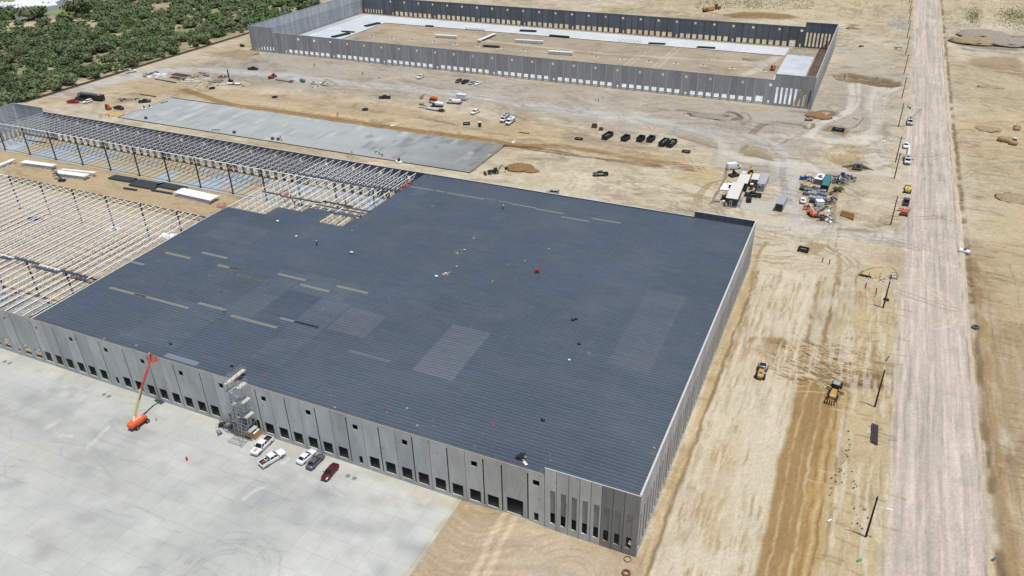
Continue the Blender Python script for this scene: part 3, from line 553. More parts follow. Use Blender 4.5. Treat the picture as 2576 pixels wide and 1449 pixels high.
def wall(root, label, M, joints, holes, top, mats, jm, wide, capmat, capw=.34, zb=0, damp=None, lowjoint=.8, infill=0, dm=None):
    dm = dm or CAD
    """joints: sorted u positions; a panel between each pair"""
    w = MB()
    tops = [top((a+b_)/2) for a, b_ in zip(joints[:-1], joints[1:])]
    a = 0
    while a < len(tops):                                       # the cap course along each run of equal height
        b_ = a
        while b_+1 < len(tops) and tops[b_+1] == tops[a]: b_ += 1
        w.mi = 1 if tops[a] > 14 else 0
        bx(w, M, joints[a], joints[b_+1], .0 if capmat is LUM else -.03, .16 if capmat is LUM else capw, tops[a], tops[a]+.07); a = b_+1
    wo = w.build('wall', [capmat, CAP if capmat is LUM else capmat], root); wo['label'] = label
    for k, (a, b_) in enumerate(zip(joints[:-1], joints[1:])):
        t = tops[k]; p = MB(); ga = .15 if wide(a) else .05; gb = .15 if wide(b_) else .05
        hs = [h for h in holes if h[0] >= a-.01 and h[1] <= b_+.01]
        panel(p, M, a+ga, b_-gb, zb, t, hs); 
        p.mi = 1; bx(p, M, b_-gb, b_+(.15 if wide(b_) else .05), .10 if jm is JD else -.03, .2, zb+(lowjoint if wide(b_) else .1), t-(.7 if wide(b_) else .05))
        p.mi = 0
        if wide(b_): bx(p, M, b_-gb, b_+gb, 0.002, .238, zb, zb+lowjoint); bx(p, M, b_-gb, b_+gb, 0.002, .238, t-.7, t)
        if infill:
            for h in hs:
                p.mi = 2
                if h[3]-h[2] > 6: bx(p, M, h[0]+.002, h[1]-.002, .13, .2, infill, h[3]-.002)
        m = mats if not (damp and damp((a+b_)/2)) else dm
        p.build('wall_panel', [m, jm, CAD], wo)
    return wo
# u runs west from the east corner for long walls
def long_layout(W, mir=False):
    """joints, holes, top for a long wall of width W (u from 0 at the east end)"""
    sl = [0, 2.78, 4.9, 7.0, 9.05, 11.2, 13.35, 15.75, 18.1]; ho = []
    for c in (1.6, 3.85, 5.95, 7.9, 10.1, 12.2, 14.35, 16.45): ho.append((c-.52, c+.52, 1.65, 10.1))
    big = [21.5, 26.9, 30.8]; u = 38.6
    while u < W-20: big.append(u); u += 7.82
    thin = [round(b_+3.9, 3) for b_ in big[2:] if b_+5 < W-18.2]
    allj = sl+big+thin
    we = [W-18.1+x for x in (0, 2.3, 4.6, 6.9, 9.2, 11.5, 13.8, 16)]+[W]
    js = sorted(set([round(x, 2) for x in allj if x < W-19.4]+[round(x, 2) for x in we]))
    for a in (W-17, W-14.7, W-12.4, W-10.1, W-7.8, W-5.5, W-3.2): ho.append((a-.45, a+.45, 1.5, 4.4))
    big = [b_ for b_ in big if b_ < W-19.4]
    # dock doors: eight, then a man door, repeating
    base = 30.1; k = 0
    while base < W-21:
        for i in range(8):
            d = base+3.905*i
            if d < W-21.5: ho.append((d-2.45, d, 1.02, 4.0))
        d = base+3.905*8-1.2
        if d < W-20: ho.append((d-.95, d, 1.05, 3.1))
        base += 35.15
    ho += [(22.5, 26.0, .95, 5.0), (19.3, 20.25, 1.0, 3.1)]
    ho.append((19.15, 20.5, 10.2, 11.5)); ho.append((32.05, 33.4, 10.2, 11.5)); u = 48.85
    while u < W-20: ho.append((u-1.3, u, 10.2, 11.5)); u += 11.77
    # holes must sit inside one panel: nudge joints off the holes
    def ok(h): return not any(h[0]-.16 < j < h[1]+.16 for j in js)
    fixed = []
    for h in ho:
        if ok(h): fixed.append(h); continue
        for s in (.15, -.15, .3, -.3, .45, -.45, .7, -.7, 1.0, -1.0):
            q = (h[0]+s, h[1]+s, h[2], h[3])
            if ok(q): fixed.append(q); break
    isbig = lambda j: any(abs(j-b_) < .02 for b_ in big)
    return js, fixed, isbig
def top_fn(W, hi, lo, w1=18.1, w2=18.1): return lambda u: hi if (u < w1 or u > W-w2) else lo
def east_layout(L):
    js = [0]+[round(2.1*k+.4, 2) for k in range(1, int(L/2.1))]
    if L-js[-1] < 1: js.pop()
    js.append(L); ho = [((a+b_)/2-.42, (a+b_)/2+.42, 1.1, 9.9) for a, b_ in zip(js[:-1], js[1:])]
    return js, ho
DECKZ = lambda y: 13.15+1.1*(1-abs(y-60)/60)
# ---- near building ----
WA_, LA = 321.8, 120.2
bA = thing('warehouse', 'near tilt-up concrete warehouse with half-finished slate blue metal roof deck', 'warehouse', (0, 0, 0))
js, ho, isb = long_layout(WA_)
wall(bA, 'grey wall of dock doors beside the concrete yard', frame((0, 0, 0), (-1, 0), (0, 1)), js, ho, top_fn(WA_, 15.2, 13.45), CA, JD, isb, LUM, damp=lambda u: u < 7, infill=4.3)
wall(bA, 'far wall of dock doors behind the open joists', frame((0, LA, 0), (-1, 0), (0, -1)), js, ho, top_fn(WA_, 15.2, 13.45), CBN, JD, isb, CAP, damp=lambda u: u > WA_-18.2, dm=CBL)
jE, hE = east_layout(LA-.5)
wall(bA, 'pale end wall with tall narrow window slots', frame((0, .25, 0), (0, 1), (-1, 0)), jE, hE, lambda u: 15.2, CE, JD, lambda j: False, CAP)
wall(bA, 'west end wall', frame((-WA_, .25, 0), (0, 1), (1, 0)), jE, [(a, b_, 1.1, 4.2) for a, b_, _, _ in hE], lambda u: 15.2, CBL, JD, lambda j: False, CAP)
# roof deck
def deck_mat(nm='roof_deck_steel', tint=(1, 1, 1)):
    if nm in MATS: return MATS[nm]
    m = bpy.data.materials.new(nm); MATS[nm] = m; m.use_nodes = True; nt = m.node_tree; N = nt.nodes; L = nt.links; p = N['Principled BSDF']
    p.inputs['Roughness'].default_value = .55; p.inputs['Metallic'].default_value = 0; p.inputs['Specular IOR Level'].default_value = .35
    g = N.new('ShaderNodeNewGeometry')
    bk = N.new('ShaderNodeTexBrick'); bk.offset = .5; bk.inputs['Scale'].default_value = 1; bk.inputs['Brick Width'].default_value = 9.6; bk.inputs['Row Height'].default_value = .9
    bk.inputs['Mortar Size'].default_value = .085; bk.inputs['Mortar Smooth'].default_value = .3; bk.inputs['Color1'].default_value = (.054, .071, .093, 1); bk.inputs['Color2'].default_value = (.060, .077, .099, 1); bk.inputs['Mortar'].default_value = (.082, .100, .122, 1)
    L.new(g.outputs['Position'], bk.inputs[0]); last = bk.outputs[0]
    wv = N.new('ShaderNodeTexWave'); wv.bands_direction = 'Y'; wv.inputs['Scale'].default_value = .314159/.9*.9*3.33/3; wv.inputs['Distortion'].default_value = 0; wv.wave_profile = 'SAW'
    wv.inputs['Scale'].default_value = .3491; L.new(g.outputs['Position'], wv.inputs[0])   # one band per 0.9 m deck sheet
    def mul(last, src, a, b_, lo=0., hi=1.):
        r = N.new('ShaderNodeMapRange'); r.inputs[1].default_value = lo; r.inputs[2].default_value = hi; r.inputs[3].default_value = a; r.inputs[4].default_value = b_; L.new(src, r.inputs[0])
        x = N.new('ShaderNodeMix'); x.data_type = 'RGBA'; x.blend_type = 'MULTIPLY'; x.inputs[0].default_value = 1; L.new(last, x.inputs[6]); L.new(r.outputs[0], x.inputs[7]); return x.outputs[2]
    last = mul(last, wv.outputs['Fac'], .74, 1.3)
    def nz(sc, st=(1, 1, 1), det=5):
        mp = N.new('ShaderNodeMapping'); mp.inputs['Scale'].default_value = st; L.new(g.outputs['Position'], mp.inputs[0])
        n = N.new('ShaderNodeTexNoise'); n.inputs['Scale'].default_value = sc; n.inputs['Detail'].default_value = det; n.inputs['Roughness'].default_value = .6; L.new(mp.outputs[0], n.inputs[0]); return n.outputs['Fac']
    last = mul(last, nz(.035), .92, 1.1, .35, .65); last = mul(last, nz(1.2, (.12, 1.6, 1)), .9, 1.1, .3, .7); last = mul(last, nz(.9), .93, 1.07, .3, .7)
    # dust: brownish film in big patches, stronger towards the middle of the roof
    d = nz(.06, (1, 1.6, 1), 8); r = N.new('ShaderNodeMapRange'); r.inputs[1].default_value = .48; r.inputs[2].default_value = .72; r.inputs[3].default_value = 0; r.inputs[4].default_value = .28; L.new(d, r.inputs[0])
    x = N.new('ShaderNodeMix'); x.data_type = 'RGBA'; L.new(r.outputs[0], x.inputs[0]); L.new(last, x.inputs[6]); x.inputs[7].default_value = (.125, .125, .13, 1); last = x.outputs[2]
    # scuffs
    s_ = nz(.55, (1, 1, 1), 10); r = N.new('ShaderNodeMapRange'); r.inputs[1].default_value = .66; r.inputs[2].default_value = .74; r.inputs[3].default_value = 0; r.inputs[4].default_value = .5; L.new(s_, r.inputs[0])
    x = N.new('ShaderNodeMix'); x.data_type = 'RGBA'; L.new(r.outputs[0], x.inputs[0]); L.new(last, x.inputs[6]); x.inputs[7].default_value = (.2, .19, .18, 1); last = x.outputs[2]
    x = N.new('ShaderNodeMix'); x.data_type = 'RGBA'; x.blend_type = 'MULTIPLY'; x.inputs[0].default_value = 1; L.new(last, x.inputs[6]); x.inputs[7].default_value = (*tint, 1); last = x.outputs[2]
    L.new(last, p.inputs['Base Color']); return m
DM = deck_mat()
def deck_piece(name, rects, m, dz=0, parent=bA, th=.08):
    mb = MB()
    for x0, x1, y0, y1 in rects:
        ys = [y0]+([60] if y0 < 60 < y1 else [])+[y1]
        for a, b_ in zip(ys[:-1], ys[1:]):
            za, zb = DECKZ(a)+dz, DECKZ(b_)+dz; n = len(mb.v)
            mb.add([(x0, a, za), (x1, a, za), (x1, b_, zb), (x0, b_, zb), (x0, a, za-th), (x1, a, za-th), (x1, b_, zb-th), (x0, b_, zb-th)], [(0, 1, 2, 3), (7, 6, 5, 4), (0, 4, 5, 1), (1, 5, 6, 2), (2, 6, 7, 3), (3, 7, 4, 0)])
    return mb.build(name, m, parent)
deck_piece('roof_deck', [(-155.8, -.26, .26, 70.6), (-140.8, -.26, 70.6, 72.4), (-140.8, -122.2, 72.4, 76.8), (-131.5, -122.2, 76.8, 80.4), (-113.4, -.26, 72.4, 79.3), (-112.2, -.26, 79.3, 119.9), (-122.2, -113.4, 79.3, 81.2)], DM)
# loose sheets and dusty bare sheets lying in the deck
PT1 = mat('deck_sheet_tan', (.185, .175, .15), .7, var=.2, scale=2); PT2 = deck_mat('deck_sheet_dusty', (1.5, 1.4, 1.3)); PT3 = deck_mat('deck_sheet_brown', (1.48, 1.33, 1.22)); PT4 = mat('deck_sheet_light', (.16, .18, .205), .6, var=.15, scale=3)
def strip(t, x0, y0, x1, y1, m, w_=1.0, n=1):
    a = at(t, x0, y0, 13.7); b_ = at(t, x1, y1, 13.7); y = (a.y+b_.y)/2; z = DECKZ(y); a = at(t, x0, y0, z); b_ = at(t, x1, y1, z); y = (a.y+b_.y)/2
    deck_piece('deck_sheet', [(min(a.x, b_.x), max(a.x, b_.x), y-w_/2, y+w_/2)], m, .03, th=.025)
for q in (('e', 1515, 1040, 1755, 1090), ('e', 1855, 1040, 2095, 1090), ('e', 2000, 1155, 2245, 1207), ('e', 2190, 1253, 2445, 1305), ('f', 80, 1250, 345, 1305), ('f', 0, 1180, 145, 1208), ('f', 455, 1238, 710, 1293), ('f', 660, 1335, 930, 1395), ('f', 990, 1350, 1280, 1408)):
    strip(*q, PT1, .95)
for q in (('f', 1675, 435, 1890, 465), ('f', 1905, 470, 1990, 483), ('f', 2010, 492, 2355, 545), ('f', 2370, 545, 2460, 556), ('f', 2480, 565, 2600, 585), ('g', 35, 773, 125, 790), ('g', 145, 797, 265, 815), ('g', 262, 825, 490, 862), ('g', 485, 872, 745, 912), ('g', 725, 943, 980, 985), ('g', 1010, 960, 1270, 1000)):
    strip(*q, PT1, .8)
for q in (('e', 1000, 1365, 1350, 1445), ('i', 1240, 15, 1730, 150), ('i', 1830, 95, 2080, 170), ('i', 2100, 235, 2571, 310), ('j', 1090, 85, 1500, 160), ('j', 1750, 230, 2080, 330)):
    strip(*q, PT1 if q[0] != 'j' else PT2, .9)
strip('i', 1525, 577, 1820, 665, PT4, 1.5); strip('e', 1200, 1125, 1330, 1150, PT4, .9); strip('f', 1800, 655, 1955, 565, PT4, .5)
deck_piece('deck_sheet', [(lambda a, b_: (a.x, b_.x, b_.y, a.y))(at('D', 1110, 828, 13.6), at('D', 1165, 940, 13.6))] and [(-57.2, -47.2, 18.5, 38.0)], PT3, .02, th=.015)
def dpatch(x0, x1, y0, y1, m): deck_piece('deck_sheet', [(x0, x1, y0, y1)], m, .014, th=.01)
dpatch(-18.6, -8.9, 37, 71.5, deck_mat('deck_sheet_faded', (1.22, 1.15, 1.10)))
DF2 = deck_mat('deck_sheet_greyed', (1.16, 1.14, 1.1))
dpatch(-113.5, -104.6, 21, 44, DF2); dpatch(-104.4, -88, 36.2, 45, DF2); dpatch(-93.8, -85, 8, 36, DF2); dpatch(-148, -131, 51.4, 62, DF2); dpatch(-108, -103, 102, 112, DF2); dpatch(-75, -71, 94, 100, DF2); dpatch(-128, -112.5, 4, 22, DF2)
dpatch(-84.5, -73.9, 24.8, 35, deck_mat('deck_sheet_dusty_brown', (1.4, 1.25, 1.15))); dpatch(-104.4, -94, 24.8, 36, deck_mat('deck_sheet_dark', (.85, .88, .92))); dpatch(-98, -86.5, 24, 24.9, PT4)
# joists
def joist_mb(y0, y1, dep, wt=.26):
    mb = MB(); n = max(4, int(round((y1-y0)/(1.25 if y1-y0 < 30 else 1.7)))); n += n % 2
    ym = [y0+(y1-y0)*i/n for i in range(n+1)]
    zt = [DECKZ(y)-.12 for y in ym]
    for i in range(n): mb.bar((0, ym[i], zt[i]), (0, ym[i+1], zt[i+1]), wt, .10)
    for i in range(2, n-2): mb.bar((0, ym[i], zt[i]-dep), (0, ym[i+1], zt[i+1]-dep), wt*.8, .10)
    mb.bar((0, ym[0], zt[0]-.1), (0, ym[2], zt[2]-dep), .10); mb.bar((0, ym[n], zt[n]-.1), (0, ym[n-2], zt[n-2]-dep), .10)
    for i in range(2, n-2): 
        mb.bar((0, ym[i], zt[i]-(dep if i % 2 == 0 else .05)), (0, ym[i+1], zt[i+1]-(.05 if i % 2 == 0 else dep)), .14)
    return mb
COLX = [-184.5-15.65*k for k in range(-9, 9)]
JX = [-155.95]+[-156.3-3.13*k for k in range(1, 53)]
rows = [(.4, 21, 1.3), (21, 62, 2.3), (102, 119.8, 1.3)]
rest = MB(); cnt = 0
proto = [joist_mb(*r, wt=(.32 if q_ != 2 else .22)) for q_, r in enumerate(rows)]; pm = [None]*3
for ri, xl in ((1, JX[:33]), (2, JX[:48]), (0, JX[:10])):
    for x in xl:
        if pm[ri] is None: pm[ri] = proto[ri].build('roof_joist', WHT if ri != 2 else GSW, bA); pm[ri].location.x = x
        elif cnt < 86: c = pm[ri].copy(); COL.objects.link(c); c.location.x = x
        cnt += 1
        if cnt > 86: rest.add([(p[0]+x, p[1], p[2]) for p in proto[ri].v], proto[ri].f)
for x in JX[10:]: rest.add([(p[0]+x, p[1], p[2]) for p in proto[0].v], proto[0].f)
for x in JX[33:]: rest.add([(p[0]+x, p[1], p[2]) for p in proto[1].v], proto[1].f)
for k in range(1, 14): rest.add([(p[0]-156.3+3.13*k, p[1], p[2]) for p in proto[2].v], proto[2].f)
ro = rest.build('roof_joist', WHT, bA); ro['kind'] = 'stuff'
jm_ = joist_mb(62, 102, 2.3); p0 = jm_.build('roof_joist', WHT, bA); p0.location.x = -155.9
for k in range(1, 14): c = p0.copy(); COL.objects.link(c); c.location.x = -155.9+3.13*k
# girders
def girder(y, x0, x1, m, dep=1.7, mats=None):
    mb = MB(); z = DECKZ(y)-.25; n = int(round((x1-x0)/1.565)); xs = [x0+(x1-x0)*i/n for i in range(n+1)]
    mb.box(x0, x1, y-.17, y+.17, z-.12, z); mb.box(x0, x1, y-.14, y+.14, z-dep-.1, z-dep)
    for i in range(n):
        mb.bar((xs[i], y, z-.1 if i % 2 else z-dep), (xs[i+1], y, z-dep if i % 2 else z-.1), .13)
        if i % 2: mb.bar((xs[i], y, z-.1), (xs[i], y, z-dep), .1)
    return mb.build('roof_girder', m, bA)
for k in range(len(COLX)-1):
    x1, x0 = COLX[k], COLX[k+1]
    if x1 > -107: continue
    girder(102, x0+.2, x1-.2, WHT)
    if x1 <= -150: 
        girder(62, x0+.2, x1-.2, STL if -240 < (x0+x1)/2 < -172 else WHT)
        girder(21, x0+.2, x1-.2, WHT)
girder(62, -168.7, -156, WHT); girder(21, -168.7, -156, WHT)
def column(x, y):
    mb = MB(); z = DECKZ(y)-.4; mb.box(x-.19, x+.19, y-.19, y+.19, 1.14, z); mb.box(x-.35, x+.35, y-.35, y+.35, 1.12, 1.2); return mb.build('column', STL, bA)
for x in COLX:
    if x > -107: continue
    column(x, 102)
    if x < -120: column(x, 62)
    if x < -150: column(x, 21)
mb = MB()
for (y0, y1, ys, x1) in ((.4, 21, (7, 14), -156), (21, 62, (25, 30, 35.5, 41.5, 47.5, 53, 58), -156), (62, 102, (70, 78, 86, 94), -112.5), (102, 120, (108, 114), -112.5)):
    for y in ys:
        z = DECKZ(y)-.2; x0 = -320 if y0 != 62 else -156
        mb.bar((x0, y, z), (x1, y, z), .08); dp = 2.3 if y1-y0 > 30 else 1.3; mb.bar((x0, y+.3, z-dep if False else z-dp), (x1, y+.3, z-dp), .09)
bo = mb.build('bridging', GSW, bA)
# slate deck bundles on the girder and walking planks on the joists
def plank(t, a, b_, w_, m, z=14.0, th=.12, name='deck_sheet', dz=0):
    p = at(t, *a, z); q = at(t, *b_, z); y = (p.y+q.y)/2; zz = DECKZ(y)-.05+dz
    p = at(t, *a, zz); q = at(t, *b_, zz); y = (p.y+q.y)/2; mb = MB(); mb.box(min(p.x, q.x), max(p.x, q.x), y-w_/2, y+w_/2, zz, zz+th); return mb.build(name, m, bA)
for q in (((0, 1080), (105, 1105)), ((130, 1090), (360, 1145)), ((310, 1165), (530, 1225)), ((550, 1205), (800, 1265)), ((680, 1270), (800, 1295))): plank('e', *q, 1.0, STB)
for q in (((315, 478), (480, 510), .8), ((480, 515), (620, 545), .8), ((620, 535), (850, 588), .9), ((860, 570), (1150, 615), .9), ((1060, 620), (1310, 665), .8), ((800, 600), (1030, 635), .6), ((1040, 640), (1250, 685), .6), ((650, 312), (930, 370), .9), ((930, 370), (1310, 440), .9), ((1310, 440), (1600, 472), .9)): plank('f', q[0], q[1], q[2], STB)
# braces
def brace_mb(): mb = MB(); mb.cyl((0, 0, 9.0), (0, -8.4, 1.15), .09, n=6); mb.box(-.16, .16, -8.6, -8.2, 1.13, 1.2); return mb
bp = brace_mb().build('brace', BRC, bA); bp.location = (-165, 119.75, 0)
for k in range(1, 64): c = bp.copy(); COL.objects.link(c); c.location.x = -165-2.42*k
for k in range(14):
    c = bp.copy(); COL.objects.link(c); c.rotation_euler.z = R(90); c.location = (-321.5, 117-2.4*k, 0)
# ---- far building ----
WB_, YB0, YB1 = 332.4, 286.0, 408.9
bB = thing('concrete_shell', 'roofless dark grey tilt-up concrete shell with interior brace poles', 'building shell', (0, 0, 0))
def mapz(h): return (h[0], h[1], *( (z*.92-.65) if z < 7 else z-1.15 for z in (h[2], h[3])))
js, ho, isb = long_layout(WB_); ho = [mapz(h) for h in ho]
wo = wall(bB, 'dark grey wall of dock openings facing the haul road', frame((0, YB0, 0), (-1, 0), (0, 1)), js, ho, top_fn(WB_, 15.0, 12.15), CB, JL, isb, CB, lowjoint=.2)
wall(bB, 'far wall coloured darker for shade, with square windows near its top', frame((0, YB1, 0), (-1, 0), (0, -1)), js, ho, top_fn(WB_, 14.8, 12.0), CBN, JD, isb, CB, lowjoint=.2)
jE, hE = east_layout(YB1-YB0-.5)
wall(bB, 'pale outer end wall', frame((0, YB0+.25, 0), (0, 1), (-1, 0)), jE, [mapz(h) for h in hE], lambda u: 15.0, CBE, JL, lambda j: False, CBE)
wall(bB, 'pale blue grey end wall with a row of brace poles', frame((-WB_, YB0+.25, 0), (0, 1), (1, 0)), jE, [(a, b_, .9, 3.4) for a, b_, _, _ in hE[-4:]], lambda u: 15.0, CBL, JL, lambda j: False, CBE)
def brace2(w, m=BRC): mb = MB(); mb.cyl((0, 0, 9.5), (0, -w, .35), .10, n=5); return mb
b1 = brace2(7.5).build('brace', BRC, bB); b1.location = (-332.1, 404, 0); b1.rotation_euler.z = R(90)
for k in range(1, 50): c = b1.copy(); COL.objects.link(c); c.location.y = 404-2.05*k
b2 = brace2(8.0).build('brace', BRR, bB); b2.location = (-.3, 404, 0); b2.rotation_euler.z = R(-90)
for k in range(1, 50): c = b2.copy(); COL.objects.link(c); c.location.y = 404-2.3*k
mb = MB()
for k in range(118):
    x = -3-2.8*k; mb.cyl((x, YB1-.3, 8.2), (x, YB1-5.5, .35), .06, n=4); mb.cyl((x-1, YB0+.3, 8.2), (x-1, YB0+6.5, .35), .07, n=4)
    if k < 10: mb.cyl((x-1.4, YB1-.3, 8.2), (x-1.4, YB1-7, .35), .07, n=4)
bo = mb.build('brace', BRC, bB); bo['kind'] = 'stuff'
# ================= shared paints =================
def paint(name, rgb, rough=.3, var=.05): return mat(name, rgb, rough, 0, var, 3, spec=.5)
GLASS = mat('tinted_glass', (.012, .014, .018), .08, var=0, spec=.6); TYRE = mat('tyre_rubber', (.022, .021, .02), .9); RIM = mat('rim_grey', (.3, .3, .3), .4, .6)
P_WHITE = paint('paint_white', (.78, .78, .78)); P_BLACK = paint('paint_black', (.018, .019, .022)); P_GREY = paint('paint_grey', (.09, .095, .11)); P_SILV = paint('paint_silver', (.34, .35, .36))
P_MAR = paint('paint_maroon', (.085, .01, .014)); P_RED = paint('paint_red', (.36, .015, .02)); P_GREEN = paint('paint_dark_green', (.02, .035, .03)); P_ORG = paint('paint_orange', (.72, .115, .035), .4, .12); P_REDM = paint('paint_faded_red', (.5, .09, .06), .5, .15)
P_YEL = paint('paint_yellow', (.46, .27, .07), .45, .1); P_YEL2 = paint('paint_bright_yellow', (.78, .6, .09), .45, .08); P_TEAL = paint('paint_teal', (.03, .22, .26), .5); P_BLUE = paint('paint_blue', (.025, .09, .25), .5); P_CREAM = paint('paint_cream', (.62, .52, .3), .5, .1)
DKM = mat('machine_dark', (.03, .03, .03), .7); GYM = mat('machine_grey', (.22, .22, .22), .6); RUST = mat('rusty_steel', (.16, .075, .04), .85, var=.3, scale=4); DRUST = mat('dark_rusty_steel', (.075, .045, .035), .85, var=.3, scale=4)
WOOD = mat('pale_lumber', (.50, .39, .25), .85, var=.2, scale=3); PLY = mat('plywood_ochre', (.42, .27, .11), .85, var=.15, scale=2); GALV = mat('galvanised_steel', (.42, .43, .44), .45, .3, .1); LENS = mat('lamp_glass', (.7, .7, .66), .15); TAIL = mat('tail_lamp_red', (.4, .02, .02), .3)
TARP = mat('white_tarp', (.78, .78, .77), .7, var=.06); BLKP = mat('black_pipe', (.022, .024, .028), .5); PLAST = mat('grey_pallet_load', (.30, .31, .33), .7, var=.2, scale=2); PLAST2 = mat('slate_pallet_load', (.16, .19, .22), .7, var=.2, scale=2)
def wheels(root, xs, hw, r=.38, w_=.26, name='wheel', rim=RIM):
    for x in xs:
        for sy in (1, -1):
            mb = MB(); mb.cyl((0, -w_/2, 0), (0, w_/2, 0), r, n=14); wo = mb.build(name, TYRE, root, loc=(x, sy*(hw-w_/2), r))
            mb = MB(); mb.cyl((0, sy*(w_/2-.02), 0), (0, sy*(w_/2+.02), 0), r*.6, n=10); mb.build('rim', rim, wo)
def ringb(x, hw, zl, zm, zt, q=.86): return [(x, -hw*.94, zl), (x, -hw, (zl+zm)/2), (x, -hw, zm), (x, -hw*q, zt), (x, hw*q, zt), (x, hw, zm), (x, hw, (zl+zm)/2), (x, hw*.94, zl)]
def ringc(x, z, hw): return (x, z, hw)
def cabin(root, base, roofp, hb, hr, zb, zr, pm):
    (bx0, bx1), (rx0, rx1) = base, roofp      # front..rear
    mb = MB(); mb.add([(bx0, -hb, zb), (bx0, hb, zb), (bx1, hb, zb), (bx1, -hb, zb), (rx0, -hr, zr-.04), (rx0, hr, zr-.04), (rx1, hr, zr-.04), (rx1, -hr, zr-.04)], [(4, 7, 6, 5), (0, 4, 5, 1), (1, 5, 6, 2), (2, 6, 7, 3), (3, 7, 4, 0)])
    mb.build('window_glass', GLASS, root)
    mb = MB(); mb.box(rx1-.05, rx0+.05, -hr-.02, hr+.02, zr-.06, zr, .06, .06)
    for sy in (-1, 1):
        mb.bar((bx0, sy*hb, zb), (rx0, sy*hr, zr-.03), .08); mb.bar((bx1, sy*hb, zb), (rx1, sy*hr, zr-.03), .10)
        m_ = (bx0+bx1)/2; mb.bar((m_, sy*(hb+.005), zb), ((rx0+rx1)/2, sy*(hr+.01), zr-.03), .09)
    mb.build('roof', pm, root)
def lamps(root, xf, xr, hw, z, zr_=None):
    for sy in (-1, 1):
        mb = MB(); mb.box(xf-.05, xf+.03, sy*hw-.2, sy*hw+.2, z-.08, z+.08); mb.build('headlight', LENS, root)
        mb = MB(); mb.box(xr-.03, xr+.05, sy*hw-.12, sy*hw+.12, (zr_ or z)-.12, (zr_ or z)+.12); mb.build('tail_light', TAIL, root)
def mirrors(root, x, hw, z, pm):
    mb = MB(); [mb.box(x-.08, x+.08, sy*(hw+.1)-.12, sy*(hw+.1)+.12, z, z+.18) for sy in (-1, 1)]; mb.build('side_mirror', pm, root)
